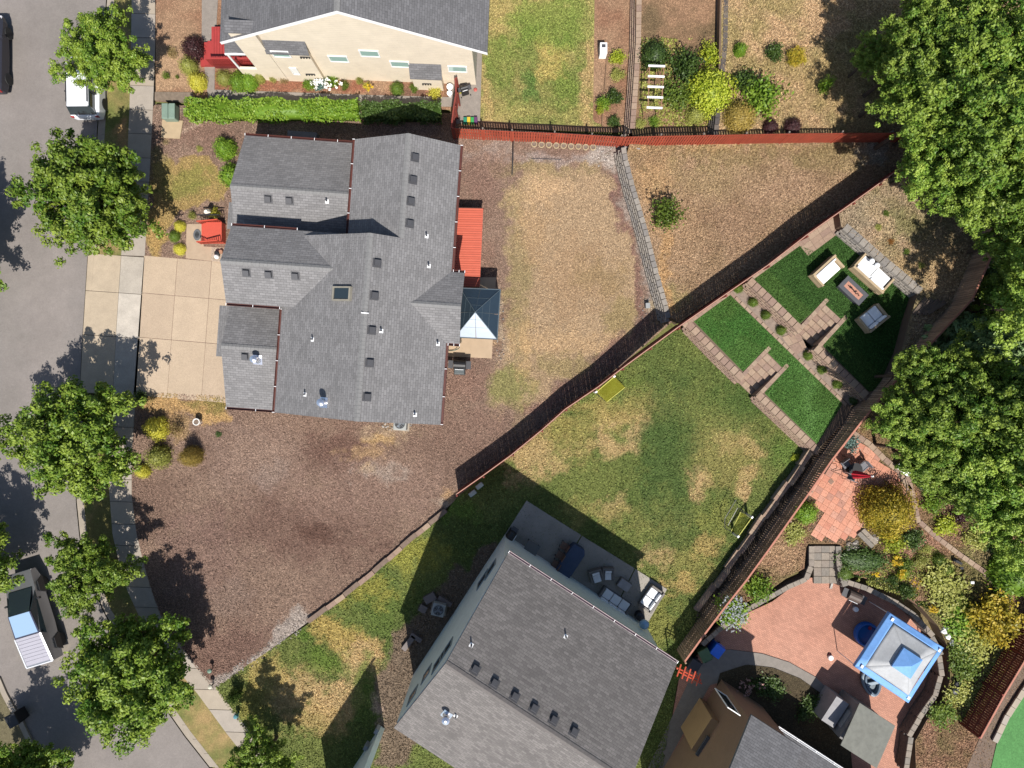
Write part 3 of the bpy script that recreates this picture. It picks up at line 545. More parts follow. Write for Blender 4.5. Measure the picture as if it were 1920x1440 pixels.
def gable(fr, root, a0, a1, pr, axis, sh, wall, zb=-.15, ins=.4, th=.16, endins=(.35, .35), names=('roof_slope', 'wall'), capm=None):
    """pr = [(c,h),(c,h),(c,h)] profile across the ridge (eave, ridge, eave), extruded from a0 to a1 along axis"""
    W = (lambda a, c, z: fr.w(a, c, z)) if axis == 'u' else (lambda a, c, z: fr.w(c, a, z))
    out = []
    for (c0, h0), (c1, h1) in ((pr[0], pr[1]), (pr[1], pr[2])):
        out.append(MB().solid([W(a0, c0, h0), W(a1, c0, h0), W(a1, c1, h1), W(a0, c1, h1)], th).build(names[0], sh, root, uv=True))
    sg = 1 if pr[2][0] > pr[0][0] else -1
    s0 = (pr[1][1]-pr[0][1])/abs(pr[1][0]-pr[0][0]); s1 = (pr[1][1]-pr[2][1])/abs(pr[1][0]-pr[2][0])
    q = [(pr[0][0]+sg*ins, zb), (pr[2][0]-sg*ins, zb), (pr[2][0]-sg*ins, pr[2][1]+ins*s1-th-.02), (pr[1][0], pr[1][1]-th-.02), (pr[0][0]+sg*ins, pr[0][1]+ins*s0-th-.02)]
    b0 = min(a0, a1)+endins[0]; b1 = max(a0, a1)-endins[1]; k = 5
    vs = [W(b0, c, z) for c, z in q]+[W(b1, c, z) for c, z in q]
    MB().add(vs, [tuple(range(k)), tuple(range(2*k-1, k-1, -1))]+[(i, k+i, k+(i+1) % k, (i+1) % k) for i in range(k)]).build(names[1], wall, root)
    # ridge caps
    m = MB(); L = abs(a1-a0); n = int(L/.21); lo = min(a0, a1)
    for i in range(n):
        a = lo+(i+.5)*L/n; hz = pr[1][1]
        for (cc, hh), s_ in ((pr[0], s0), (pr[2], s1)):
            d = 1 if cc > pr[1][0] else -1
            m.solid([W(a-.11, pr[1][0], hz+.022+.012*(i % 2)), W(a+.10, pr[1][0], hz+.036), W(a+.10, pr[1][0]+d*.15, hz+.036-.15*s_), W(a-.11, pr[1][0]+d*.15, hz+.022-.15*s_)], .015)
    m.build('ridge_caps', capm or m_cap, root, kind='stuff')
    return out
def gutter(fr, root, p, q, mat=m_gut, step=1.25):
    """p,q = (u,v,z) at the eave ends"""
    P, Q = fr.w(*p), fr.w(*q); d = (Q-P); L = d.length; d.normalize(); n_ = d.cross(Vector((0, 0, 1)))
    ang = math.atan2(d.y, d.x); c = (P+Q)/2
    g = MB(); 
    for o_, z0, z1, wd in ((-.06, -.14, .0, .015), (.06, -.14, .0, .015), (0, -.14, -.125, .12)):
        m4 = Matrix.Translation((c.x+n_.x*o_, c.y+n_.y*o_, c.z)) @ Matrix.Rotation(ang, 4, 'Z'); g.box(-L/2, L/2, -wd/2, wd/2, z0, z1, 0, m4)
    g.build('gutter', mat, root)
    b = MB(); n = max(2, int(L/step))
    for i in range(n+1):
        t = P+(Q-P)*(i/n); b.box(-.014, .014, -.07, .07, -.02, .012, 0, Matrix.Translation(t) @ Matrix.Rotation(ang, 4, 'Z'))
    b.build('gutter_brackets', m_wh, root, kind='stuff')
def onroof(fr, hf, px, py):
    h = 5.0
    for _ in range(12): h = hf(*fr.uv(px, py, h))
    u, v = fr.uv(px, py, h); return u, v, h
def roofmat4(fr, u, v, h, hf):
    e = .05; du = (hf(u+e, v)-hf(u-e, v))/(2*e); dv = (hf(u, v+e)-hf(u, v-e))/(2*e)
    nl = Vector((-du, -dv, 1)).normalized(); nw = Vector((nl.x*fr.c-nl.y*fr.s, nl.x*fr.s+nl.y*fr.c, nl.z))
    x = Vector((fr.c, fr.s, 0)); x = (x-nw*x.dot(nw)).normalized(); y = nw.cross(x); p = fr.w(u, v, h)
    return Matrix(((x.x, y.x, nw.x, p.x), (x.y, y.y, nw.y, p.y), (x.z, y.z, nw.z, p.z), (0, 0, 0, 1)))
def boxvent(fr, root, hf, px, py):
    m4 = roofmat4(fr, *onroof(fr, hf, px, py), hf)
    MB().box(-.24, .24, -.24, .24, .0, .012, 0, m4).box(-.14, .14, -.12, .14, .012, .10, 0, m4).box(-.175, .175, -.165, .175, .10, .155, .02, m4).build('roof_vent', m_vent, root)
def pipevent(fr, root, hf, px, py):
    m4 = roofmat4(fr, *onroof(fr, hf, px, py), hf)
    MB().box(-.10, .10, -.13, .09, .0, .012, 0, m4).build('pipe_flashing', m_wh, root)
    p = m4.translation; MB().tube([p-Vector((0, 0, .05)), p+Vector((0, 0, .32))], .045, 10).build('vent_pipe', m_vent, root)
def flue(fr, root, hf, px, py):
    m4 = roofmat4(fr, *onroof(fr, hf, px, py), hf); p = m4.translation
    f = MB().box(-.26, .26, -.3, .26, .0, .012, 0, m4).build('flue_flashing', m_flue, root)
    MB().lathe(p, [(.24, -.05), (.12, .12), (.12, .55)], 16).build('flue_pipe', m_flue, root, smooth=True)
    MB().lathe(p, [(.2, .55), (.2, .68), (.05, .76)], 16).build('flue_cap', m_flue, root)
def raywall(px, py, p0, n):
    d = Vector(((px-960)/S, (720-py)/S, -H)); o = Vector((0, 0, H)); t = (Vector(p0)-o).dot(n)/d.dot(n); return o+d*t
m_glass = glass_mat('window_glass', (.26, .38, .34), .08); m_glassd = glass_mat('dark_glass', (.02, .03, .035), .05)  # window_glass is lightened: sky reflection put into its base colour
m_frame = M('window_frame', (.7, .7, .68), .5, var=.02, bump=0)
def wallwin(root, px, py, p0, n, wd, ht, gl=None, fr_m=None, split=False):
    c = raywall(px, py, p0, n); t = n.cross(Vector((0, 0, 1))).normalized()
    m4 = Matrix(((t.x, n.x, 0, c.x), (t.y, n.y, 0, c.y), (0, 0, 1, c.z), (0, 0, 0, 1)))
    b = MB(); f = .07
    b.box(-wd/2-f, wd/2+f, 0, .05, -ht/2-f, -ht/2, 0, m4).box(-wd/2-f, wd/2+f, 0, .05, ht/2, ht/2+f, 0, m4).box(-wd/2-f, -wd/2, 0, .048, -ht/2, ht/2, 0, m4).box(wd/2, wd/2+f, 0, .048, -ht/2, ht/2, 0, m4)
    if split: b.box(-.03, .03, .0, .045, -ht/2, ht/2, 0, m4)
    o = b.build('window', fr_m or m_frame, root)
    MB().box(-wd/2, wd/2, .005, .02, -ht/2, ht/2, 0, m4).build('pane', gl or m_glass, o)
    return o
def siding(name, col, step=.18):
    m, n, l, b = newmat(name); tc = N(n, 'ShaderNodeTexCoord'); sp = N(n, 'ShaderNodeSeparateXYZ'); l.new(tc.outputs['Object'], sp.inputs[0])
    z = mul(n, l, mul(n, l, sp.outputs[2], 1/step), 1, 'FRACT'); a = remap(n, l, z, 0, .1, .72, 1)
    a = mul(n, l, a, remap(n, l, noise(n, l, tc.outputs['Object'], 1.5, 4), .3, .7, .94, 1.06))
    rgb = N(n, 'ShaderNodeRGB'); rgb.outputs[0].default_value = (*col, 1); l.new(scalecol(n, l, rgb.outputs[0], a), b.inputs['Base Color']); b.inputs['Roughness'].default_value = .7
    bp = N(n, 'ShaderNodeBump'); bp.inputs['Distance'].default_value = .015; l.new(z, bp.inputs['Height']); l.new(bp.outputs[0], b.inputs['Normal']); return m
# ---- main house
fa = Fr(math.radians(-4.1)); uv = fa.uv
hA = thing('main_house', 'large grey-shingled house with many roof gables beside the concrete driveway', 'house', tuple(G2(650, 530))+(0,))
uE = uv(845, 530, 5.0)[0]; uR = uv(681, 615, 7.0)[0]; sl = 2.0/(uE-uR); uW = uv(524, 680, 4.3)[0]; hW = 7-sl*(uR-uW)
vS = uv(670, 790, 6.9)[1]; vN = uv(690, 437, 6.9)[1]
uR2 = uv(760, 345, 6.1)[0]; hR2 = 5+sl*(uE-uR2); uW2 = uv(660, 345, 4.7)[0]; hW2 = hR2-sl*(uR2-uW2); vN2 = uv(770, 250, hR2)[1]
sidm = siding('taupe_lap_siding', C(158, 146, 130))
gable(fa, hA, vS, vN, [(uW, hW), (uR, 7.0), (uE, 5.0)], 'v', shA, sidm, endins=(.35, .02))
gable(fa, hA, vN+.003, vN2, [(uW2, hW2), (uR2, hR2), (uE, 5.0)], 'v', shA, sidm, endins=(0, .35))
mainh = lambda u, v: 5+sl*(uE-u) if u > uR else 7-sl*(uR-u)
neh = lambda u, v: 5+sl*(uE-u) if u > uR2 else hR2-sl*(uR2-u)
gutter(fa, hA, (uE+.07, vS+.02, 5.0), (uE+.07, uv(845, 640, 5)[1], 5.0)); gutter(fa, hA, (uE+.07, uv(850, 512, 5)[1], 5.0), (uE+.07, vN2, 5.0))
gutter(fa, hA, (uW2-.07, vN+.1, hW2), (uW2-.07, vN2, hW2))
# NW wing
vn = uv(560, 261, 3.0)[1]; vr = uv(552, 357, 4.5)[1]; s2 = 1.5/(vn-vr); vs_ = uv(552, 440, 4)[1]; uL = uv(447, 310, 3.6)[0]
nwh = lambda u, v: 4.5-s2*abs(v-vr)
gable(fa, hA, uL, uW2+.35, [(vs_, 4.5-s2*(vr-vs_)), (vr, 4.5), (vn, 3.0)], 'u', shA, sidm, endins=(.35, 0))
gutter(fa, hA, (uL, vn+.07, 3.0), (uW2-.1, vn+.07, 3.0))
# west gable A
van = uv(490, 427, 4.9)[1]; var_ = uv(500, 497, 6.0)[1]; vas = uv(470, 571, 4.9)[1]; uA = uv(420, 497, 5.5)[0]; s3 = 1.1/((van-vas)/2)
var_ = (van+vas)/2; ah = lambda u, v: 6.0-s3*abs(v-var_)
uAend = uR-(7-6.0)/sl+.12
gable(fa, hA, uA, uAend, [(vas, 4.9), (var_, 6.0), (van, 4.9)], 'u', shA, sidm, endins=(.35, 0))
gutter(fa, hA, (uA, van+.07, 4.9), (uR-(7-4.9)/sl-.1, van+.07, 4.9)); gutter(fa, hA, (uA, vas-.07, 4.9), (uW, vas-.07, 4.9))
# garage gable B
vbr = uv(470, 652, 4.0)[1]; vbs = uv(468, 766, 2.7)[1]; s4 = 1.3/(vbr-vbs); uB = uv(419, 700, 3.4)[0]; vbn = vas+.25
bh = lambda u, v: 4.0-s4*abs(v-vbr)
gable(fa, hA, uB, uW+.36, [(vbs, 2.7), (vbr, 4.0), (vbn, 4.0-s4*(vbn-vbr))], 'u', shA, sidm, endins=(.3, 0))
gutter(fa, hA, (uB, vbs-.07, 2.7), (uW, vbs-.07, 2.7)); gutter(fa, hA, (uW-.07, vS, hW), (uW-.07, vas-.1, hW))
u0 = uv(407, 620, 2.6)[0]
MB().solid([fa.w(u0, uv(407, 668, 2.6)[1], 2.5), fa.w(uB+.4, uv(407, 668, 2.6)[1], 2.86), fa.w(uB+.4, uv(407, 572, 2.6)[1], 2.86), fa.w(u0, uv(407, 572, 2.6)[1], 2.5)], .1).build('garage_awning', shA, hA, uv=True)
gdoor = MB(); a0, a1 = uv(412, 590, 0)[1], uv(412, 735, 0)[1]
for i in range(4): gdoor.prism(fa.poly([(uB+.24, a0), (uB+.30, a0), (uB+.30, a1), (uB+.24, a1)]), .02+.53*i, .52+.53*i)
gdoor.build('garage_door', m_frame, hA)
# porch roof at the entry
up = uv(425, 400, 3.3)[0]
MB().solid([fa.w(up, uv(425, 428, 3.2)[1], 3.1), fa.w(uA+.5, uv(425, 428, 3.2)[1], 3.4), fa.w(uA+.5, uv(425, 378, 3.2)[1], 3.4), fa.w(up, uv(425, 378, 3.2)[1], 3.1)], .12).build('porch_roof', shA, hA, uv=True)
for q in (380, 424): MB().tube([fa.w(up+.12, uv(425, q, 3.2)[1], .0), fa.w(up+.12, uv(425, q, 3.2)[1], 3.0)], .06, 6).build('porch_post', m_frame, hA)
# east gable
hRc = 5.93; ucE = uv(865, 577, 5.6)[0]; vcn = uv(860, 511, 5.0)[1]; vcs = uv(850, 644, 5.0)[1]; vcr = (vcn+vcs)/2
gable(fa, hA, uR+(7-hRc)/sl-.1, ucE, [(vcs, 5.02), (vcr, hRc), (vcn, 5.02)], 'u', shA, sidm, endins=(0, .3), ins=.3)
gutter(fa, hA, (uE+.1, vcn+.07, 5.0), (ucE, vcn+.07, 5.0)); gutter(fa, hA, (uE+.1, vcs-.07, 5.0), (ucE, vcs-.07, 5.0))
for p in ((778, 295), (774, 337), (770, 377), (768, 419)): boxvent(fa, hA, neh, *p)
for p in ((707, 493), (702, 554), (697, 619), (693, 680), (688, 744)): boxvent(fa, hA, mainh, *p)
for p in ((503, 373), (543, 376)): boxvent(fa, hA, nwh, *p)
for p in ((462, 511), (504, 514), (554, 517)): boxvent(fa, hA, ah, *p)
boxvent(fa, hA, bh, 460, 668)
for p in ((800, 442), (804, 498), (586, 636), (715, 620), (821, 644), (572, 739), (778, 777)): pipevent(fa, hA, mainh, *p)
flue(fa, hA, mainh, 607, 754); flue(fa, hA, bh, 483, 674); pipevent(fa, hA, nwh, 613, 377)
m4 = roofmat4(fa, *onroof(fa, mainh, 643, 551), mainh)
sk = MB()
for a in ((-.6, .6, -.38, -.30), (-.6, .6, .30, .38), (-.6, -.5, -.30, .30), (.5, .6, -.30, .30)): sk.box(*a, 0, .17, 0, m4)
sk = sk.build('skylight', M('skylight_frame', C(168, 162, 146), .5), hA); MB().box(-.5, .5, -.3, .3, .10, .12, 0, m4).build('pane', m_glassd, sk)
m4 = roofmat4(fa, *onroof(fa, mainh, 684, 587), mainh); MB().box(-.19, .19, -.03, .03, .03, .06, 0, m4).build('ridge_clip', m_wh, hA)
# bay step on north side
tag(MB().obox(G2(566, 254, .6), fa.th, 1.8, .5, 0, .6).build('storage_bench', M('bench_grey', C(96, 100, 108), .8)), 'low dark grey bench box in the shade along the north wall of the main house', 'storage box')
# ---- teal neighbour house
fc = Fr(math.radians(-33.2)); uvc = fc.uv
hC = thing('teal_house', 'pale teal two-storey house turned at an angle, with a grey-brown gable roof', 'house', tuple(G2(950, 1300))+(0,))
ve = uvc(1100, 1133, 6.0)[1]; vrC = uvc(848, 1252, 9.0)[1]; slc = 3.0/(ve-vrC); ucW = uvc(955, 1034, 6.0)[0]; ucE_ = uvc(1270, 1243, 6.0)[0]; vew = vrC-(ve-vrC)
ch = lambda u, v: 9.0-slc*abs(v-vrC)
teal = siding('teal_lap_siding', (.62, .70, .67), .17)
gable(fc, hC, ucW, ucE_, [(vew, 6.0), (vrC, 9.0), (ve, 6.0)], 'u', shC, teal, ins=.35, endins=(-.03, .35), zb=-.5, capm=M('ridge_cap_dull', C(122, 116, 113), .9, var=.1, scale=8, fine=.15))
gutter(fc, hC, (ucW, ve+.07, 6.0), (ucE_, ve+.07, 6.0), M('pale_gutter', C(196, 176, 178), .5))
nw = Vector((-fc.c, -fc.s, 0)); pw = fc.w(ucW-.03, 0, 0)
for px, py, wd, ht in ((905, 1087, .95, 1.2), (920, 1068, .95, 1.2), (823, 1240, 1.0, 1.1), (837, 1219, 1.0, 1.1), (800, 1264, .7, 1.1), (774, 1304, .7, 1.1)): wallwin(hC, px, py, pw, nw, wd, ht, m_glassd, M('teal_trim', C(150, 165, 168), .6))
for p in ((891, 1255), (927, 1281), (965, 1306), (1001, 1328), (1038, 1350), (1076, 1372)): boxvent(fc, hC, ch, *p)
for p in ((1061, 1193), (884, 1209), (855, 1342)): pipevent(fc, hC, ch, *p)
flue(fc, hC, ch, 838, 1340)
wu, wv_ = fc.uv(719+.01, 1353, 0); MB().solid([fc.w(wu, wv_, 5.6), fc.w(ucW+.2, wv_, 5.8), fc.w(ucW+.2, wv_-6, 5.8), fc.w(wu, wv_-6, 5.6)], .15).build('wing_roof', shC, hC, uv=True)
MB().prism(fc.poly([(wu+.3, wv_-.3), (ucW+.02, wv_-.3), (ucW+.02, wv_-6), (wu+.3, wv_-6)]), -.2, 5.43).build('wing_wall', teal, hC)
for a in ((730, 1300, 1), (744, 1282, 1)):
    c = raywall(a[0], a[1], pw, nw); MB().obox((c.x-.1, c.y+.05), fc.th, .22, .3, .7, 1.3).build('meter_box', M('meter_grey', C(150, 156, 160), .6), hC)
# ---- cream north neighbour
fn = Fr(math.radians(-2.3)); uvn = fn.uv
hN = thing('cream_house', 'cream-sided house at the top edge with a slate gable roof', 'house', tuple(G2(700, 100))+(0,))
creamm = siding('cream_lap_siding', C(255, 240, 216, 1.12), .2); vnf = uvn(740, 153, 0)[1]; uNe = uvn(914, 99, 4.9)[0]; sN = .5; uNw = uvn(440, 85, 3)[0]; uNr = (uNe+uNw)/2; hNr = 4.95+sN*(uNe-uNr)
gable(fn, hN, vnf-.35, vnf+13, [(uNw, 4.95), (uNr, hNr), (uNe, 4.95)], 'v', shN, creamm, ins=.9, endins=(.35, .35))
MB().add([fn.w(u, vnf-.37, z) for u, z in ((uNr, hNr-.02), (uNe, 4.93), (uNe, 4.7), (uNr, hNr-.25), (uNw, 4.7), (uNw, 4.93))]+[fn.w(u, vnf-.34, z) for u, z in ((uNr, hNr-.02), (uNe, 4.93), (uNe, 4.7), (uNr, hNr-.25), (uNw, 4.7), (uNw, 4.93))],
    [(0, 1, 2, 3), (0, 3, 4, 5), (6, 7, 1, 0), (6, 0, 5, 11)]).build('barge_board', m_wh, hN)
ns = Vector((fn.s, -fn.c, 0)); pN = fn.w(0, vnf, 0)
for px, py in ((635, 110), (693, 100), (750, 120), (858, 129)): wallwin(hN, px, py, pN, ns, 1.0, .62)
def wingbox(fr, root, x0, x1, ybase, depth, h0, h1, sh, wall):
    """box standing proud of a south wall with a shed roof"""
    u0, v0 = fr.uv(x0, ybase, 0); u1, _ = fr.uv(x1, ybase, 0)
    w_ = fr.w; pts = [(u0, v0), (u1, v0), (u1, v0+depth), (u0, v0+depth)]
    MB().prism(fr.poly(pts), -.1, [h0-.1, h0-.1, h1-.1, h1-.1]).build('projecting_bay', wall, root)
    MB().solid([w_(u0-.08, v0-.1, h0), w_(u1+.08, v0-.1, h0), w_(u1+.08, v0+depth, h1), w_(u0-.08, v0+depth, h1)], .08).build('bay_roof', sh, root, uv=True)
wingbox(fn, hN, 779, 832, 168, .72, 1.75, 2.95, shN, creamm)
wingbox(fn, hN, 542, 611, 152, .5, 3.75, 5.4, shN, creamm); wingbox(fn, hN, 499, 541.6, 150.5, .55, 6.0, 6.1, shN, creamm)
pb = fn.w(0, uvn(499, 150.5, 0)[1]-.01, 0)
wallwin(hN, 527, 101, pb, ns, .9, .6); wallwin(hN, 553, 133, fn.w(0, uvn(542, 152, 0)[1]-.01, 0), ns, .3, .8, m_frame)
def ahatch(root, px, py, p0, n):
    c = raywall(px, py, p0, n); b = MB()
    for i in range(4): b.box(c.x-.3+.16*i, c.x-.22+.16*i, c.y-.05, c.y+.02, c.z-.05, c.z+.05)
    b.box(c.x-.3, c.x+.26, c.y-.04, c.y+.02, c.z+.06, c.z+.1).build('wall_bracket', m_black, root)
for px, py in ((573, 108), (583, 140)): ahatch(hN, px, py, fn.w(0, uvn(542, 152, 0)[1]-.02, 0), ns)
ahatch(hN, 801, 158, fn.w(0, uvn(779, 168, 0)[1]-.02, 0), ns)
# entry deck of the cream house
redp = M('red_deck_paint', C(186, 66, 62), .6, var=.1)
dk = thing('red_porch', 'red painted porch deck with slatted railings in front of the cream house', 'porch', tuple(G2(450, 110))+(0,))
x0, y0 = G2(405, 138); x1, y1 = G2(497, 60)
for i in range(18):
    xa = x0+(x1-x0)*i/18; MB().box(xa, xa+(x1-x0)/18-.015, y0+.3, y1, .6, .64).build('deck_board', redp, dk)
MB().box(x0, x1, y0+.32, y1, -.1, .57).build('porch_base', M('red_dark', C(130, 44, 44), .8), dk)
for i in range(3): MB().box(x0-.3*(i+1), x0-.3*i-.01, y0+.4, y0+1.8, -.1, .5-.17*i).build('step', redp, dk)
pwall = MB().prism([G2(463, 147), G2(503, 148), G2(503, 143), G2(463, 142)], -.1, 1.25).build('porch_side_wall', creamm, dk)
rl = MB()
for i in range(30): rl.box(x0+(x1-x0)*i/30, x0+(x1-x0)*i/30+.04, y0+.2, y0+.24, .55, 1.5)
rl.build('balusters', redp, dk, kind='stuff'); MB().box(x0, x1, y0+.17, y0+.27, 1.5, 1.56).build('handrail', redp, dk)
MB().solid([G(421, 98, 3.2), G(497, 103, 3.2), (G(497, 103, 3.2).x, G(497, 103, 3.2).y+6, 3.8), (G(421, 98, 3.2).x, G(421, 98, 3.2).y+6, 3.8)], .12).build('porch_roof', shN, dk, uv=True)
MB().box(G(421, 98, 3.2).x, G(497, 98, 3.2).x, G(421, 98, 3.2).y-.12, G(421, 98, 3.2).y-.04, 3.08, 3.2).build('porch_gutter', m_wh, dk)
MB().tube([G(424, 99, 3.1), (G(424, 99, 3.1).x, G(424, 99, 3.1).y, .6)], .07, 6).build('porch_post', m_wh, dk); MB().tube([G(494, 103, 3.1)+Vector((0, .1, 0)), (G(494, 103, 3.1).x, G(494, 103, 3.1).y+.1, .6)], .07, 6).build('porch_post', m_wh, dk)
# ---- tan south-east house
ft = Fr(math.radians(-33)); hT = thing('tan_house', 'tan-walled house with a grey roof cut off by the bottom right edge', 'house', tuple(G2(1400, 1350))+(0,))
tanm = siding('tan_lap_siding', C(170, 134, 108), .2); u0, v0 = ft.uv(1352, 1273, 0)
gable(ft, hT, u0-.3, u0+3.0, [(v0-9, 5.6), (v0-4.4, 7.4), (v0+.35, 5.6)], 'u', shN, tanm, ins=.35, endins=(.3, 0))
gable(ft, hT, u0+3.0, u0+12, [(v0-8.6, 2.8), (v0-4.4, 4.4), (v0-.1, 2.8)], 'u', shN, tanm, ins=.35, endins=(0, .3))
gutter(ft, hT, (u0+3.05, v0, 2.8), (u0+12, v0, 2.8), m_wh)
wallwin(hT, 1363, 1316, ft.w(u0, v0, 0), Vector((-ft.s, ft.c, 0)), .7, 2.2, m_glassd)
q0, r0 = ft.uv(1312, 1308, 0)
MB().prism(ft.poly([(q0, r0), (q0+2.0, r0), (q0+2.0, r0-2.2), (q0, r0-2.2)]), -.1, 2.6).build('projecting_bay', siding('tan_bay_siding', C(206, 164, 118), .2), hT)
MB().prism(ft.poly([(q0+.3, r0-1.0), (q0+1.9, r0-1.0), (q0+1.9, r0-2.3), (q0+.3, r0-2.3)]), 2.62, 2.75).build('flat_roof', shN, hT)
shd = thing('garden_shed', 'small garden shed with a grey-green sloped roof at the edge of the brick patio', 'shed', tuple(G2(1600, 1360))+(0,))
fs = Fr(math.radians(-33)); su, sv = fs.uv(1612, 1318, 2.3)
MB().solid([fs.w(su, sv, 2.3), fs.w(su+2.5, sv, 2.3), fs.w(su+2.5, sv-2.6, 2.9), fs.w(su, sv-2.6, 2.9)], .07).build('roof', M('green_grey_felt', C(140, 140, 130), .9, var=.15, scale=3), shd)
MB().prism(fs.poly([(su+.15, sv-.15), (su+2.35, sv-.15), (su+2.35, sv-2.4), (su+.15, sv-2.4)]), 0, 2.25).build('wall', M('shed_grey', C(150, 148, 146), .8), shd)
MB().prism(fs.poly([(su+.1, sv-.8), (su+.15, sv-.8), (su+.15, sv-1.9), (su+.1, sv-1.9)]), .05, 1.95).build('door', M('shed_door', C(176, 174, 172), .7), shd)
MB().prism(fs.poly([(su-.9, sv-.5), (su-.02, sv-.5), (su-.02, sv-2.2), (su-.9, sv-2.2)]), 0, 1.6).build('lean_to', M('shed_pale', C(170, 168, 170), .8), shd)
# ================================================================== FENCES
red_f = M('orange_fence_stain', C(188, 84, 58), .75, isl=.10, var=.12, scale=2, fine=.15, fscale=25); brn_f = M('brown_fence_stain', C(176, 146, 122), .85, isl=.28, var=.16, scale=2, fine=.15); dred_f = M('dark_red_fence_stain', C(138, 58, 46), .8, isl=.15, var=.14, scale=2)
red_t = M('faded_top_rail', C(198, 132, 110), .8, var=.1, scale=3)
def fence(name, label, px, zt, zb, mat, capmat=None, cap=.05, step=.142, bw=.128, postmat=None, railside=1, bt=.02, cat='fence', trim=False):
    P = [G(x, y, z) for (x, y), z in zip(px, zt)]
    root = thing(name, label, cat, (P[0].x, P[0].y, zb[0])); bd = MB(); rail = MB(); capb = MB(); npost = 0
    for i in range(len(P)-1):
        a, b = P[i], P[i+1]; L = math.hypot(b.x-a.x, b.y-a.y); ang = math.atan2(b.y-a.y, b.x-a.x); n = max(1, round(L/step))
        for k in range(n):
            t = (k+.5)/n; c = a.lerp(b, t); zbb = zb[i]+(zb[i+1]-zb[i])*t; jt = R_.uniform(-.012, .012)
            bd.obox((c.x+R_.uniform(-.003, .003), c.y), ang+R_.uniform(-.02, .02), L/n*bw/step, bt, zbb+.03, c.z+jt)
        nx, ny = -math.sin(ang)*railside, math.cos(ang)*railside
        for hz in (.3, .62, .93):
            z0a = zb[i]+(a.z-zb[i])*hz; z0b = zb[i+1]+(b.z-zb[i+1])*hz
            q = [(a.x+nx*.014, a.y+ny*.014), (b.x+nx*.014, b.y+ny*.014), (b.x+nx*.05, b.y+ny*.05), (a.x+nx*.05, a.y+ny*.05)]
            sgn = sum(q[j][0]*q[(j+1) % 4][1]-q[(j+1) % 4][0]*q[j][1] for j in range(4))
            zz = [z0a, z0b, z0b, z0a] if sgn > 0 else [z0a, z0b, z0b, z0a][::-1]
            rail.prism(q, [z-.045 for z in zz], [z+.045 for z in zz])
        if capmat:
            wv = cap; q = [(a.x+nx*wv, a.y+ny*wv), (a.x-nx*wv, a.y-ny*wv), (b.x-nx*wv, b.y-ny*wv), (b.x+nx*wv, b.y+ny*wv)]
            sgn = sum(q[j][0]*q[(j+1) % 4][1]-q[(j+1) % 4][0]*q[j][1] for j in range(4)); zz = [a.z, a.z, b.z, b.z]; zz = zz if sgn > 0 else zz[::-1]
            capb.prism(q, [z+.015 for z in zz], [z+.045 for z in zz])
        m_ = max(1, round(L/2.45))
        for k in range(m_+(i == len(P)-2)):
            c = a.lerp(b, k/m_); zbb = zb[i]+(zb[i+1]-zb[i])*k/m_
            if trim: MB().obox((c.x-nx*.035, c.y-ny*.035), ang, .05, .05, zbb, c.z-.05).build('joint_trim', mat, root)
            MB().obox((c.x+nx*.1, c.y+ny*.1), ang, .09, .09, zbb, c.z+.06, 0).build('post', postmat or mat, root)
    bd.build('boards', mat, root, kind='stuff'); rail.build('rails', mat, root, kind='stuff')
    if capmat: capb.build('top_rail', capmat, root)
    return root
nfx = [(847, 241), (905, 244), (960, 247), (1040, 250), (1110, 254), (1165, 257), (1172, 257), (1240, 255.5), (1320, 254), (1400, 252.5), (1480, 251), (1580, 250), (1674, 249.5), (1740, 249)]
fence('red_fence', 'straight orange-red board fence along the top, with sunlit boards facing the dry lawns', nfx, [1.62]*5+[1.8, 2.0]+[2.45]*7, [.0]*5+[.1, .3]+[.88]*7, red_f, postmat=M('post_grey', C(140, 128, 118), .8), step=.16, bw=.118, trim=True)
dgx = [(855, 927), (905, 892), (960, 852), (1015, 807), (1060, 767), (1122, 725), (1167, 690), (1272, 613), (1360, 552), (1440, 497), (1512, 441), (1600, 379), (1700, 307)]
fence('red_fence', 'long diagonal dark-red fence with a pale top edge, beside the green lawn', dgx, [1.75]*5+[1.85, 2.0, 2.6, 2.75, 2.8, 2.85, 2.9, 2.9], [0]*6+[.05, .6]+[.88]*5, dred_f, M('pale_top_rail', C(206, 160, 140), .8, var=.1, scale=3), .022, railside=-1)
efx = [(1283, 1241), (1320, 1190), (1360, 1137), (1400, 1087), (1440, 1032), (1480, 976), (1520, 920), (1560, 862), (1608, 800), (1657, 738), (1710, 684), (1752, 637), (1822, 562), (1850, 500), (1886, 412)]
fence('brown_fence', 'brown board fence with an orange top rail between the stepped wall and the right-hand garden', efx, [1.95]*5+[2.0, 2.1, 2.3, 2.7, 3.2, 3.8, 4.3, 4.5, 4.5, 4.5], [.0]*8+[.3, .8, 1.6, 2.2, 2.6, 2.65, 2.65], brn_f, red_t, .05, railside=-1, step=.15, bw=.12)
fence('red_fence', 'dark red fence with a pale rail in the bottom right corner, behind the flower beds', [(1838, 1384), (1882, 1304), (1925, 1232), (1990, 1120)], [2.6]*4, [.8]*4, M('rust_fence_stain', C(142, 62, 48), .8, isl=.2, var=.14), red_t, .05)
gt = fence('side_gate', 'short dark red fence panel and gate standing between the hedge end and the orange fence', [(853, 147), (855, 175), (851, 200), (846, 240)], [1.8]*4, [0]*4, dred_f, dred_f, .04, cat='gate')
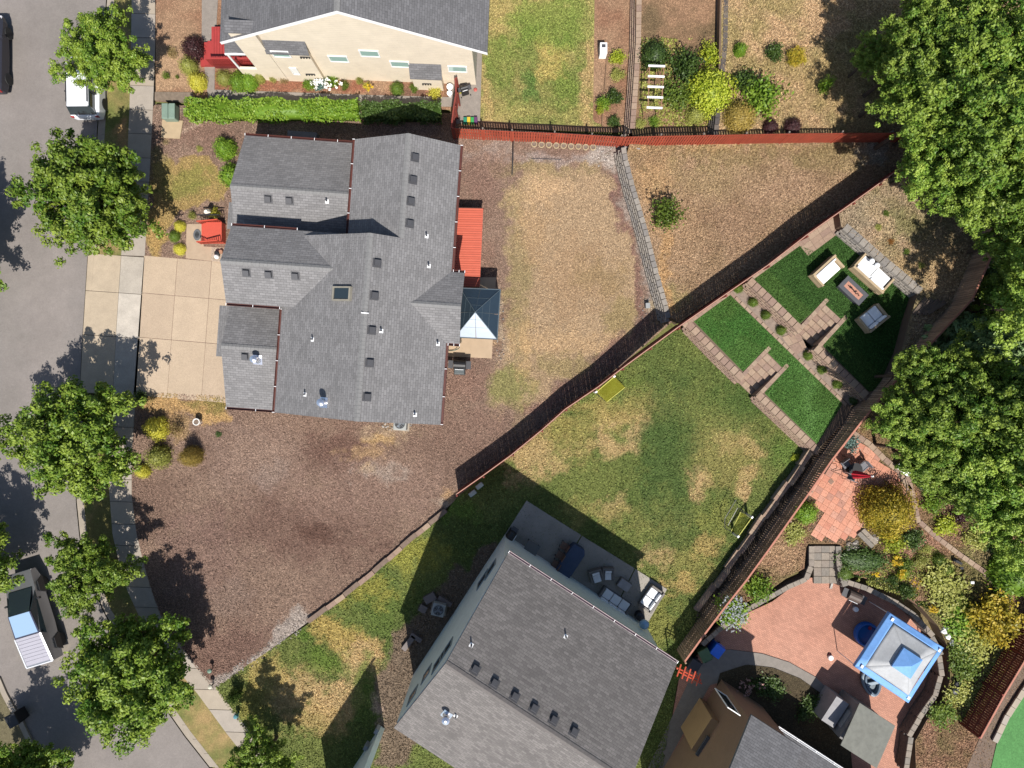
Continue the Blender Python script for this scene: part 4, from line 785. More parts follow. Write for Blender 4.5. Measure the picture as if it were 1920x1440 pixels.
# ================================================================== WALLS
def poly_pts(px, z, step):
    P = [Vector(G2(x, y, z)) for x, y in px]; out = []; carry = 0
    for a, b in zip(P, P[1:]):
        L = (b-a).length; t = carry
        while t < L: out.append((a.lerp(b, t/L), math.atan2((b-a).y, (b-a).x))); t += step
        carry = t-L
    return out
bl_g = [M('block_grey_%s' % k, C(*c), .95, var=.14, scale=7, fine=.2) for k, c in (('warm', (156, 148, 138)), ('mid', (146, 140, 134)), ('pale', (166, 158, 148)))]
bl_t = [M('block_tan_%s' % k, C(*c), .95, var=.14, scale=7, fine=.2) for k, c in (('pink', (172, 146, 126)), ('sand', (180, 156, 134)), ('rose', (162, 136, 120)))]
def blockwall(name, label, px, ztop, z0, ch, step, dep, mats, side=1, batter=.05, capdep=None, jit=.03, piece='block', cap_h=None):
    """courses of separate blocks; `side` = which side (left of direction +1) the lower courses lean to"""
    p0 = G(*px[0], ztop); root = thing(name, label, 'retaining wall', (p0.x, p0.y, z0)); n = max(1, round((ztop-z0)/ch)); ch = (ztop-z0)/n; cache = {}
    tot = 0
    for c in range(n):
        z1 = ztop-c*ch; pts = poly_pts(px, ztop, step); o_ = (c % 2)*.5*step
        if c and tot > 270: break
        for i, (p, a) in enumerate(pts):
            dx, dy = math.cos(a), math.sin(a); nx, ny = -dy*side, dx*side
            q = (p.x+dx*(o_+step/2)+nx*batter*c, p.y+dy*(o_+step/2)+ny*batter*c); k = (R_.randrange(3), c == 0)
            if k not in cache:
                d_ = (capdep or dep) if c == 0 else dep
                me = MB().box(-step/2+.008, step/2-.008, -d_/2, d_/2, -ch+.006, 0, .012).build(piece, mats[k[0]], root, world=False); cache[k] = me.data; o = me
            else:
                o = bpy.data.objects.new(piece, cache[k]); COL.objects.link(o); o.parent = root
            o.location = (q[0]-root.location.x, q[1]-root.location.y, z1-z0); o.rotation_euler = (0, 0, a+R_.uniform(-jit, jit)); tot += 1
    return root
blockwall('block_wall', 'leaning grey block wall running down between the two dry lawns', [(1169, 276), (1173, 300), (1186, 350), (1201, 400), (1215, 450), (1230, 510), (1247, 570), (1253, 596)], .97, .0, .2, .40, .32, bl_g, side=-1, batter=.075, jit=.12)
tw = dict(capdep=.46, jit=.01, batter=.05, side=-1)
blockwall('terrace_wall', 'lowest tan stone terrace wall at the edge of the green lawn, left of the steps', [(1291, 607), (1320, 637), (1352, 670), (1386, 703)], Z1+.06, .0, .16, .42, .30, bl_t, **tw)
blockwall('terrace_wall', 'lowest tan stone terrace wall right of the steps, ending at the stepped wall', [(1421, 739), (1452, 768), (1490, 804), (1528, 840)], Z1+.06, .0, .16, .42, .30, bl_t, **tw)
blockwall('terrace_wall', 'middle tan stone terrace wall with round shrubs, nearest the diagonal fence', [(1405, 525), (1435, 553), (1465, 582), (1495, 612)], Z2+.06, Z1, .16, .42, .30, bl_t, **tw)
blockwall('terrace_wall', 'middle tan stone terrace wall with round shrubs, nearest the brown fence', [(1530, 651), (1565, 684), (1600, 717), (1624, 741)], Z2+.06, Z1, .16, .42, .30, bl_t, **tw)
blockwall('terrace_wall', 'uppermost pale stone wall behind the white outdoor sofas', [(1584, 424), (1620, 455), (1660, 490), (1700, 523), (1722, 542)], Z3+.05, Z2, .16, .42, .30, bl_g, **tw)
blockwall('terrace_wall', 'flat tan kerb between the lower turf and the shrub strip', [(1369, 548), (1430, 607), (1500, 675), (1586, 758)], Z1+.05, Z1-.2, .25, .45, .2, bl_t, side=1, batter=.0, jit=.01)
MB().prism([G2(*p, Z1+.004) for p in ((1371, 546), (1398, 528), (1498, 622), (1512, 650), (1622, 748), (1594, 760), (1500, 672))], Z1-.1, Z1+.006).build('shrub_strip', M('bed_gravel', C(156, 138, 124), .95, var=.2, scale=5, fine=.3, fscale=25), kind='structure')
# edging caps along fence and steps
def strip(name, quad, z, mats, nx, ny, th=.12, struct=True, gp=.008):
    """paving laid between four px corners in nx by ny separate slabs"""
    a, b, c, d = [Vector(G2(*p, z)) for p in quad]; root = bpy.data.objects.new(name, None); COL.objects.link(root); root['kind'] = 'structure'
    for i in range(nx):
        for j in range(ny):
            f = lambda s, t: a.lerp(b, s).lerp(d.lerp(c, s), t)
            q = [f(i/nx, j/ny), f((i+1)/nx, j/ny), f((i+1)/nx, (j+1)/ny), f(i/nx, (j+1)/ny)]; m_ = sum(q, Vector((0, 0)))/4
            q = [tuple(p+(m_-p).normalized()*gp) for p in q]; MB().prism(q, z-th, z+R_.uniform(-.003, .003)).build('slab', mats[R_.randrange(3)], root)
    return root
strip('terrace_paving', [(1495, 455), (1568, 402), (1581, 431), (1515, 480)], Z2+.03, bl_t, 4, 3)
strip('terrace_edging', [(1278, 608), (1366, 545), (1372, 551), (1284, 615)], Z1+.05, bl_t, 10, 1)
strip('step_landing', [(1466, 632), (1497, 621), (1514, 654), (1492, 666)], Z1+.04, bl_t, 3, 2)
strip('terrace_edging', [(1408, 516), (1495, 453), (1501, 460), (1414, 523)], Z2+.05, bl_t, 8, 1)
0 and strip('terrace_edging', [(1638, 738), (1645, 742), (1700, 604), (1694, 600)], Z2+.05, bl_t, 10, 1)
# steps between terraces
def steps(label, foot, head, wd, z0, z1, n):
    """foot/head: px centre of flight bottom and top"""
    a = G(*foot, z0); b = G(*head, z1); d = Vector((b.x-a.x, b.y-a.y)); L = d.length; ang = math.atan2(d.y, d.x); d.normalize()
    root = thing('stone_steps', label, 'steps', (a.x, a.y, z0)); sw_ = wd/3
    for i in range(n):
        z = z0+(z1-z0)*(i+1)/n
        for k in range(3):
            c = (a.x+d.x*L*(i+.5)/n-d.y*(k-1)*sw_, a.y+d.y*L*(i+.5)/n+d.x*(k-1)*sw_)
            MB().obox(c, ang, L/n-.01, sw_-.012, z0-.1, z).build('tread_slab', bl_t[(i+k) % 3], root)
    for sgn in (1, -1):
        for i in range(n+1):
            c = (a.x+d.x*L*(i+.5)/n-d.y*sgn*(wd/2+.14), a.y+d.y*L*(i+.5)/n+d.x*sgn*(wd/2+.14))
            if (sgn == 1): MB().obox(c, ang, L/n-.01, .24, z0-.1, z1+.03).build('side_wall_block', bl_t[(i+1) % 3], root)
            else: MB().obox(c, ang, L/n-.01, .24, z0-.1, z1+.03).build('side_wall_block', bl_t[i % 3], root)
    return root
steps('lower flight of tan stone steps from the green lawn up to the first turf terrace', (1393, 727), (1452, 676), 1.25, 0, Z1, 6)
steps('upper flight of tan stone steps beside the fire table, up to the second turf terrace', (1506, 634), (1562, 585), 1.25, Z1, Z2, 6)
ts_ = thing('timber_steps', 'dark shaded timber steps at the right end of the pale upper wall', 'steps', (*G2(1725, 580, Z3), Z3))
for i in range(4):
    a_, b_ = G(1712+9*i, 592-2*i, Z3+.1), G(1740+9*i, 556+4*i, Z3+.1); c = (a_+b_)/2; MB().obox((c.x, c.y), math.atan2(b_.y-a_.y, b_.x-a_.x), 1.2, .24, Z3-.05, Z3+.08+.07*i).build('tread', M('old_timber', C(120, 104, 92), .9, var=.2), ts_)
# long stepped edging wall along the brown fence
sw2 = thing('stepped_wall', 'low stepped wall of long tan caps between the green lawn and the brown fence', 'retaining wall', (*G2(1420, 1000), 0))
stp = [(1527, 838), (1503, 872), (1479, 906), (1455, 938), (1432, 968), (1409, 1002), (1386, 1034), (1364, 1066), (1340, 1098), (1306, 1144)]
for i, (a, b) in enumerate(zip(stp, stp[1:])):
    z = .75-.045*i; A_, B_ = G(*a, z), G(*b, z); sh = -.14 if i % 2 else 0; ang = math.atan2(B_.y-A_.y, B_.x-A_.x); L = (B_-A_).length+.1; c = (A_+B_)/2
    nx, ny = -math.sin(ang), math.cos(ang)
    MB().obox((c.x+nx*.10*(i % 2), c.y+ny*.10*(i % 2)), ang, L, .22, 0, z-.09).build('wall_course', bl_g[i % 3], sw2)
    for k in range(4):
        t = (k+.5)/4; p = A_.lerp(B_, t); MB().obox((p.x+nx*.10*(i % 2), p.y+ny*.10*(i % 2)), ang, L/4-.012, .36, z-.085, z).build('cap_block', bl_t[(i+k) % 3], sw2)
sheet('fence_strip', [(1530, 838), (1308, 1146), (1290, 1215), (1560, 880), (1640, 752), (1600, 752)], .012, C(96, 84, 72), ground_mat('bark_strip', 16, .5, chips=1.0, cs=12), res=.3)
# timber edge between mulch and side lawn
te = thing('lawn_edging', 'row of brown edging blocks where the bark yard meets the angled side lawn', 'edging', (*G2(700, 1060), 0))
ed = [(836, 957), (805, 982), (780, 1002), (752, 1026), (726, 1049), (700, 1072), (672, 1094), (645, 1116), (612, 1140), (577, 1166)]
for i, (a, b) in enumerate(zip(ed, ed[1:])):
    A_, B_ = G(*a, .25), G(*b, .25); c = (A_+B_)/2; ang = math.atan2(B_.y-A_.y, B_.x-A_.x); o_ = .05*(i % 2)
    for k in (0, 1): 
        p = A_.lerp(B_, .25+.5*k); MB().obox((p.x, p.y-o_), ang+R_.uniform(-.03, .03), (B_-A_).length/2-.01, .3, -.05, .25-.02*(i % 2)).build('edging_block', bl_t[2 if k else i % 3] if i % 2 else M('edge_brown', C(136, 116, 102), .95, var=.15, scale=5), te)
# north neighbour walls
dk_b = [M('dark_block_%s' % k, C(*c), .95, var=.2, scale=7, fine=.2) for k, c in (('a', (104, 96, 92)), ('b', (92, 86, 84)), ('c', (118, 108, 100)))]
blockwall('block_wall', 'dark textured block wall with a tan cap beside the ladder-like trellis', [(1199, -40), (1197, 80), (1192, 160), (1186, 238)], .86, .0, .2, .40, .34, [bl_t[0], bl_t[2], bl_t[1]], side=-1, batter=.085)
blockwall('block_wall', 'short dark block wall edge right of the vegetable beds at the top', [(1362, -40), (1360, 80), (1352, 160), (1343, 246)], 1.55, .8, .2, .40, .3, dk_b, side=-1, batter=.07)
# garden walls round the brick patio
def capwall(name, label, px, zt, z0, wd, mats, step=.42, body=None):
    pts = poly_pts(px, zt, step); root = thing(name, label, 'garden wall', (pts[0][0].x, pts[0][0].y, z0)); b = MB()
    for i, (p, a) in enumerate(pts):
        c = (p.x+math.cos(a)*step/2, p.y+math.sin(a)*step/2)
        MB().obox(c, a+R_.uniform(-.03, .03), step-.01, wd, zt-.09, zt, .008).build('cap_stone', mats[R_.randrange(3)], root)
        k = int((zt-z0-.1)/.16)
        for j in range(k): b.obox((c[0]+(.1 if j % 2 else 0)*math.cos(a), c[1]+(.1 if j % 2 else 0)*math.sin(a)), a, step-.015, wd*.8+R_.uniform(0, .03), z0+j*.16, z0+j*.16+.15)
    b.build('wall_stones', body or dk_b[0], root, kind='stuff'); return root
gstone = [M('garden_stone_%s' % k, C(*c), .95, var=.15, scale=6, fine=.2) for k, c in (('a', (156, 144, 132)), ('b', (146, 138, 128)), ('c', (164, 152, 138)))]
capwall('garden_wall', 'curved grey stone wall sweeping round the right side of the brick patio under the blue canopy', [(1577, 1088), (1624, 1103), (1676, 1128), (1712, 1152), (1742, 1184), (1760, 1218), (1766, 1262), (1754, 1304), (1730, 1338), (1710, 1372), (1700, 1440)], GZ+.1, 0, .32, gstone)
capwall('garden_wall', 'curved grey stone wall on the left of the brick patio behind the white flowers', [(1512, 1086), (1480, 1100), (1440, 1122), (1400, 1144), (1350, 1180), (1318, 1208)], GZ+.1, 0, .3, gstone)
capwall('garden_wall', 'low grey stone kerb up the left side of the garden steps', [(1522, 1024), (1522, 1060), (1512, 1086)], GZ+.12, 0, .34, gstone)
capwall('garden_wall', 'low grey stone kerb up the right side of the garden steps', [(1572, 1024), (1574, 1060), (1582, 1088)], GZ+.12, 0, .34, gstone)
capwall('path_edging', 'tan stone path edging running diagonally through the flower beds', [(1700, 880), (1712, 930), (1722, 976), (1760, 1010), (1800, 1040), (1840, 1068), (1880, 1110)], GZ+.12, GZ-.2, .3, bl_t)
capwall('path_edging', 'tan stone edging along the top of the red tile patio beside the forest trees', [(1600, 812), (1630, 832), (1656, 858), (1682, 880), (1702, 912)], GZ+.12, GZ-.2, .34, bl_t)
gs = thing('garden_steps', 'grey slab steps between the red tile patio and the brick patio', 'steps', (*G2(1547, 1060), 0))
for i, (ya, yb) in enumerate(((1024, 1036), (1037, 1050), (1051, 1064), (1065, 1080), (1081, 1094))):
    z = GZ*(1-i/5.); 
    for k in range(3):
        xa = 1526+14.6*k; MB().prism([G2(xa, ya, z), G2(xa+14.2, ya, z), G2(xa+14.2, yb, z), G2(xa, yb, z)], -.1, z).build('step_slab', gstone[(i+k) % 3], gs)
path('patio_border', ((1300, 1262), (1340, 1222), (1370, 1218), (1430, 1226), (1480, 1242), (1530, 1270), (1560, 1300), (1600, 1330), (1592, 1342), (1540, 1312), (1500, 1290), (1440, 1276), (1380, 1272), (1310, 1290)), .0, .05, M('border_grey', C(150, 142, 134), .9, var=.12, scale=3))
sheet('planting_island', [(1340, 1300), (1350, 1262), (1400, 1246), (1450, 1252), (1500, 1272), (1540, 1300), (1590, 1345), (1600, 1460), (1480, 1460), (1420, 1320)], .08, C(84, 74, 56), earthm, res=.3)
sheet('side_path', [(1290, 1280), (1332, 1284), (1245, 1440), (1215, 1440)], .01, C(150, 140, 130), conc, res=.3)
# red tile patio of single tiles
tp = bpy.data.objects.new('tile_patio', None); COL.objects.link(tp); tp['kind'] = 'structure'; tp.location = (0, 0, 0)
tpoly = [G2(*p, GZ+.04) for p in ((1600, 820), (1625, 838), (1690, 900), (1703, 925), (1695, 960), (1640, 965), (1618, 985), (1598, 1008), (1573, 1014), (1528, 1008), (1520, 992), (1545, 964), (1530, 940), (1508, 928), (1560, 866))]
tcol = [M('tile_%s' % k, C(*c), .8, var=.08, scale=3, fine=.1) for k, c in (('terracotta', (222, 154, 126)), ('salmon', (228, 162, 134)), ('rust', (214, 144, 118)), ('pink', (218, 160, 136)), ('dusty', (196, 142, 122)))]
tilec = {}; ta = A(1, .62); ts = .40; cs_, sn_ = math.cos(ta), math.sin(ta); cnt = 0
for i in range(-30, 31):
    for j in range(-30, 31):
        c0 = G2(1600, 930, GZ); x = c0[0]+(i*cs_-j*sn_)*ts; y = c0[1]+(i*sn_+j*cs_)*ts
        d0 = poly_sd(np.array([x]), np.array([y]), tpoly)[0][0]
        if d0 < -.05: continue
        k = R_.choice([0, 0, 1, 1, 2, 3, 4] if True else 0)
        if k not in tilec:
            o = MB().box(-ts/2+.006, ts/2-.006, -ts/2+.006, ts/2-.006, 0, .04).build('tile', tcol[k], tp, world=False); tilec[k] = o.data
        else: o = bpy.data.objects.new('tile', tilec[k]); COL.objects.link(o); o.parent = tp
        o.location = (x, y, GZ+.01+R_.uniform(-.002, .002)); o.rotation_euler = (0, 0, ta); cnt += 1
path('patio_base', ((1600, 816), (1692, 898), (1706, 925), (1698, 965), (1640, 970), (1600, 1014), (1573, 1018), (1524, 1012), (1516, 992), (1538, 964), (1504, 928), (1556, 866)), GZ, GZ+.006, joint)
# concrete patio of the teal house
cp = bpy.data.objects.new('concrete_patio', None); COL.objects.link(cp); cp['kind'] = 'structure'
cpm = M('patio_concrete', C(170, 163, 152), .85, var=.12, scale=1.0, fscale=20)
for q in ([(987, 938), (1090, 1003), (1046, 1080), (940, 1012)], [(1091, 1004), (1190, 1065), (1150, 1145), (1047, 1081)], [(1191, 1066), (1251, 1104), (1212, 1172), (1151, 1146)]): quadslab(q, 'slab', cpm, cp, z=.06)
path('gazebo_patio', ((855, 520), (930, 520), (922, 672), (836, 668)), 0, .05, M('patio_tan', C(204, 178, 148), .9, var=.1, scale=1.2))
path('entry_walk', ((350, 420), (382, 420), (382, 462), (420, 464), (420, 496), (400, 492), (399, 490), (348, 484)), 0, .03, M('walk_tan', C(196, 172, 146), .9, var=.08))
path('transformer_pad', ((304, 224), (343, 226), (337, 260), (302, 258)), 0, .08, M('pad_tan', C(200, 176, 142), .9, var=.08))
# ================================================================== VEGETATION
LM = leaf_mat('maple_leaf', C(88, 134, 34), C(180, 200, 78), .22); LD = leaf_mat('forest_leaf', C(96, 142, 44), C(190, 212, 90), .22); LS = leaf_mat('spruce_needle', C(104, 140, 84), C(176, 200, 132), .15)
LY = leaf_mat('golden_leaf', C(236, 226, 70), C(255, 250, 120)); LG = leaf_mat('bright_leaf', C(100, 152, 42), C(184, 212, 76)); LB = leaf_mat('box_leaf', C(92, 128, 46), C(156, 176, 72)); LO = leaf_mat('olive_leaf', C(160, 168, 74), C(222, 220, 124)); LP_ = leaf_mat('plum_leaf', C(66, 40, 44), C(110, 70, 70), .15)
LGd = leaf_mat('gold_spray_leaf', C(150, 150, 50), C(250, 216, 76)); LT = leaf_mat('dry_straw_leaf', C(150, 130, 80), C(186, 160, 104), .1); LBL = leaf_mat('blue_leaf', C(90, 130, 120), C(160, 190, 180), .2); LCH = leaf_mat('chartreuse_leaf', C(160, 184, 44), C(228, 232, 84))
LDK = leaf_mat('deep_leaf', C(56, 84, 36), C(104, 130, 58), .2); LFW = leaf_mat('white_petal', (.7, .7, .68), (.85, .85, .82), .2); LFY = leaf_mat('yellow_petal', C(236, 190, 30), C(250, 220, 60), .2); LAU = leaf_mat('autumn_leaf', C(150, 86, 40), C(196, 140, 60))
bark = M('bark', C(96, 78, 62), .95, var=.25, scale=8, bump=.6, fscale=20)
maples = [crown_mesh('maple_crown_a', 3.3, 2.2, LM, nb=84, tufts=9, per=64, leaf=.125), crown_mesh('maple_crown_b', 3.3, 2.1, LM, nb=76, tufts=9, per=64, leaf=.125, lob=.4), crown_mesh('maple_crown_c', 3.2, 2.2, LM, nb=56, tufts=9, per=62, leaf=.13, lob=.5)]
forest = [crown_mesh('forest_crown_a', 3.1, 2.6, LD, nb=60, tufts=10, per=50, leaf=.12), crown_mesh('forest_crown_b', 3.0, 2.8, LD, nb=48, tufts=11, per=50, leaf=.12, lob=.5)]
def trunk_mb(hc, r=.16, limbs=7, Rr=3):
    m = MB().tube([(0, 0, -.2), (.04, .02, hc*.45), (-.03, .05, hc), (0, 0, hc+1.2)], [r, r*.8, r*.55, r*.15], 8)
    for i in range(limbs):
        a = i*2.4; z = hc*.55+i*.12*hc/2.5; L = Rr*R_.uniform(.55, .8)
        m.tube([(0, .03, z), (math.cos(a)*L*.5, math.sin(a)*L*.5, z+L*.28), (math.cos(a)*L, math.sin(a)*L, z+L*.6)], [r*.42, r*.28, r*.1], 5)
    return m
def tree(label, px, py, hc, sc, mesh, zb=0, group=None, name='maple_tree', sz=1.0, cat='tree'):
    c = G(px, py, hc+zb); t = thing(name, label, cat, (c.x, c.y, zb), R_.uniform(0, 6.28), group)
    trunk_mb(hc*.9, .15*sc+.03, 7, 3*sc).build('trunk', bark, t, world=False)
    mobj('crown', mesh, t, (0, 0, hc), (sc, sc*R_.uniform(.95, 1.05), sc*sz)); return t
g1 = 'maples along the street'
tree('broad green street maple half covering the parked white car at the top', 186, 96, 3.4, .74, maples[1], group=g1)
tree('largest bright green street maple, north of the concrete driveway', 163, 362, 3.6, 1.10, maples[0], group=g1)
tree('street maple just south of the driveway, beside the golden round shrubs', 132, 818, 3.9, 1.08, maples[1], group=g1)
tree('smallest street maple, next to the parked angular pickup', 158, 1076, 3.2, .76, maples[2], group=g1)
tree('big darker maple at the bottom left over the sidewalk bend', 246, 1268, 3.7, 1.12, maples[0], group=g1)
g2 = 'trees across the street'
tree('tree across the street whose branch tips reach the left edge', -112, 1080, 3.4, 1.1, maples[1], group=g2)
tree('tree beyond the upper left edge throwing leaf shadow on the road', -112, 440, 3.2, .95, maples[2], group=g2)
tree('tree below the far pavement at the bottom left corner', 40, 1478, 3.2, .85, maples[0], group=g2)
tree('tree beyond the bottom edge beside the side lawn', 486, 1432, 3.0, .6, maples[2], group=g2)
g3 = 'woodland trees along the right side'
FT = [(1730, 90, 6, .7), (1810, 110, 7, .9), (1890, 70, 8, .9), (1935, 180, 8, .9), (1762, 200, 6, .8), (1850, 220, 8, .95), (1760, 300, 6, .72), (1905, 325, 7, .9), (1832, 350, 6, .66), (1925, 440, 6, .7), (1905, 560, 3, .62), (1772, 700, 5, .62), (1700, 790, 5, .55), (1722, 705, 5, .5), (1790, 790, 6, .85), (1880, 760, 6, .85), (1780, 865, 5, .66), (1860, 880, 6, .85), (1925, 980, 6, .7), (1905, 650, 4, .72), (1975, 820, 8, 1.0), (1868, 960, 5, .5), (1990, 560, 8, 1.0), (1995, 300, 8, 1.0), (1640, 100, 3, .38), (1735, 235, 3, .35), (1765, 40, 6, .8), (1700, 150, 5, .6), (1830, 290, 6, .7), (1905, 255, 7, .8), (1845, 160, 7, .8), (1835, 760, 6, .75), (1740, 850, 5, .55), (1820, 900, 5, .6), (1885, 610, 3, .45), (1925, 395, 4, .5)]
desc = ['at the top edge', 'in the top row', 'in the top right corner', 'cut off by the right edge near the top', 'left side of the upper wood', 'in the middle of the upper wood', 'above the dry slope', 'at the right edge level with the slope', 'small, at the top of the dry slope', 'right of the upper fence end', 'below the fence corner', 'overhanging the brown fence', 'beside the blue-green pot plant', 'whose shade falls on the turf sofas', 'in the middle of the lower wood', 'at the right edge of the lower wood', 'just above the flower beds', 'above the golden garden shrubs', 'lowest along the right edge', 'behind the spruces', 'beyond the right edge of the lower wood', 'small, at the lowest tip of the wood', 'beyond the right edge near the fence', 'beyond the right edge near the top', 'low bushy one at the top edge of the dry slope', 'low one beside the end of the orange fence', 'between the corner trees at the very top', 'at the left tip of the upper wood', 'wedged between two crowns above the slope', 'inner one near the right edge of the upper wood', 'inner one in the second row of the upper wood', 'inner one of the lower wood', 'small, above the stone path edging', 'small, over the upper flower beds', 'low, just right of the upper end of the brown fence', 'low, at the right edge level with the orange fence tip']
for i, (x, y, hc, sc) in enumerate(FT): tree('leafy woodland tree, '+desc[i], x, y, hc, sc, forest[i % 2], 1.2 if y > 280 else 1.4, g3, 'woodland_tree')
spr = [spruce_mesh('spruce_needles_a', LS, 2.0, 7), spruce_mesh('spruce_needles_b', LS, 1.8, 6.5)]
for i, (x, y, z, s_, lb) in enumerate(((1838, 655, 6, 1.1, 'grey-green spruce with star-like branches between the woodland trees'), (1806, 618, 4, .75, 'smaller grey-green spruce right beside the brown fence'), (1905, 705, 8, 1.0, 'grey-green spruce near the right edge below the larger one'))):
    c = G(x, y, z-1); t = thing('spruce_tree', lb, 'conifer', (c.x, c.y, 1.2), R_.uniform(0, 6), 'spruces in the wood')
    MB().tube([(0, 0, -.2), (0, 0, 6.3*s_)], [.16, .03], 7).build('trunk', bark, t, world=False); mobj('crown', spr[i % 2], t, (0, 0, 0), (s_*1.15, s_*1.15, s_))
# shrubs
D = {k: dome_mesh('dome_'+k, m, **kw) for k, m, kw in (('gold', LY, {}), ('box', LB, {}), ('bright', LG, {}), ('olive', LO, dict(rough=.16)), ('plum', LP_, dict(n=2200, tall=.9)), ('chart', LCH, dict(n=5200, leaf=.07, rough=.14)), ('deep', LDK, dict(rough=.14)), ('golds', LGd, dict(n=7500, leaf=.055, rough=.12, lump=.2)), ('fleck', leaf_mat('fleck_leaf', C(176, 150, 70), C(226, 200, 110)), dict(n=3600, leaf=.06, lump=.05)))}
Lz = {k: loose_mesh('loose_'+k, m, **kw) for k, m, kw in (('box', LB, {}), ('bright', LG, dict(ncl=20)), ('olive', LO, dict(ncl=18)), ('deep', LDK, dict(ncl=20, per=70)), ('gold', LY, {}), ('golds', LGd, dict(ncl=46, per=80, leaf=.075, spread=.11)), ('blue', LBL, dict(leaf=.16, per=30)), ('straw', LT, dict(ncl=16, per=40, leaf=.09)), ('autumn', LAU, dict(per=30)), ('chart', LCH, {}), ('plum', LP_, {}))}
bushes = {}
def bush(label, px, py, rpx, kind, src, hh=None, zb=0, name='shrub', cat='shrub', group=None, sy=1.0, rz=None, stem=False):
    r = rpx/S; hh = hh if hh else r*1.0; c = G(px, py, zb+hh*.45)
    t = thing(name, label, cat, (c.x, c.y, zb), R_.uniform(0, 6.28) if rz is None else rz, group)
    mobj('foliage', src[kind], t, (0, 0, 0), (r, r*sy, hh))
    if stem: MB().tube([(0, 0, -.05), (0, 0, hh*.5)], [.05, .02], 6).build('stem', bark, t, world=False)
    return t
b = bush
b('deep plum-leaved round shrub at the top edge beside the front path', 361, 88, 22, 'plum', D, 1.2)
b('olive green bush below the plum shrub', 352, 122, 17, 'olive', D, .9); b('yellow-flecked bush at the corner of the front path', 369, 152, 18, 'gold', D, .8)
b('tan-green low bush at the left end of the porch planting', 418, 145, 15, 'olive', D, .6, zb=0); b('dark green bush in front of the red porch', 445, 152, 20, 'bright', D, .8, sy=.8); b('wide green bush right of the red porch', 466, 152, 20, 'bright', D, .8, sy=.8); b('small upright bush by the cream house wall', 486, 143, 11, 'olive', D, .7)
b('small rose bush in the dry front bed, left one', 311, 142, 8, 'box', Lz, .5); b('tiny plant in the dry front bed, right one', 332, 144, 4, 'box', Lz, .3); b('sparse twiggy plant at the top of the dry front bed', 322, 98, 14, 'straw', Lz, .5)
b('round clipped green bush above its twin, left of the grey roof', 420, 277, 21, 'bright', D, 1.1); b('round clipped green bush tucked against the house roof, lower of two', 431, 328, 21, 'bright', D, 1.2); b('tiny green sprout in the front bark bed', 374, 279, 7, 'olive', Lz, .2)
b('yellow round shrub, topmost of three by the entry walk', 336, 424, 11, 'gold', D, .5); b('dark green small shrub in the middle of three by the entry walk', 326, 443, 11, 'box', D, .5); b('yellow round shrub, lowest of three by the entry walk', 336, 467, 11.5, 'gold', D, .5)
b('olive small shrub left of the white lamp by the porch', 360, 404, 9, 'olive', Lz, .5); b('yellow-green shrub behind the entry railing', 402, 400, 12, 'gold', Lz, .6)
b('bright golden round shrub, largest near the street maple', 291, 804, 22, 'gold', D, 1.3); b('olive-green oval shrub below the golden one', 294, 857, 22, 'olive', D, 1.4); b('small golden round shrub nearest the sidewalk', 266, 884, 13.5, 'gold', D, .8); b('speckled autumn-tinted shrub standing alone in the bark', 355, 856, 19, 'fleck', D, 1.7)
b('thin straw-coloured shrub behind the golden round shrub', 326, 806, 17, 'straw', Lz, 1.4); b('dark weedy plant at the corner of driveway strip', 263, 746, 16, 'deep', Lz, .8); b('tiny dark weed in the bark yard', 409, 814, 7, 'deep', Lz, .15)
t = bush('young dark apple tree on the upper dry yard', 1251, 400, 34, 'box', Lz, 1.9, zb=.9, name='young_tree', cat='tree', stem=True)
b('sparse young bush leaning on the slope above the orange fence', 1550, 158, 20, 'bright', Lz, 1.3, zb=1.5, sy=.6, rz=1.0)
# hedges
def hedge(label, px0, px1, y0, y1, h, mat):
    a = G(px0, y1, h*.6); c = G(px1, y0, h*.6); lx, ly = c.x-a.x, c.y-a.y; n = int(lx*ly*340)
    P = np.stack([rng.uniform(0, lx, n), rng.uniform(0, ly, n), np.full(n, h)+rng.normal(size=n)*.05], 1); nt_ = n//2
    S1 = np.stack([rng.uniform(0, lx, nt_), np.where(rng.random(nt_) < .6, 0, ly)+rng.normal(size=nt_)*.05, rng.uniform(0, h, nt_)], 1)
    P = np.concatenate([P, S1]); P[:, 1] += (fbm(P[:, 0]+5, P[:, 1]*0+3, 1.1, 3)-.5)*.55*np.sign(P[:, 1]-ly/2); P[:, 2] += (fbm(P[:, 0], P[:, 1], 1.5, 3)-.5)*.5
    t = thing('hedge', label, 'hedge', (a.x, a.y, 0), 0)
    core = MB().box(.06, lx-.06, .08, ly-.08, 0, h-.1); cf = [f for f in core.f]
    mobj('foliage', leaf_mesh('hedge_leaves', P, unit(rng.normal(size=P.shape)*.6+np.array([0, 0, .9])), .11, rng.uniform(0, 1, len(P))*.6+fbm(P[:, 0], P[:, 1], 1, 3)*.4, mat, (core.v, cf)), t)
hedge('long trimmed green hedge between the two houses, sunlit western length', 352, 674, 190, 222, 1.1, LG); hedge('shorter shaded hedge length continuing east to the red gate', 678, 828, 196, 224, 1.1, LDK)  # same hedge; the east length has its shade painted in with darker leaves
bush('rounded yellow-green end of the hedge by the sidewalk side', 364, 202, 15, 'gold', D, 1.0)
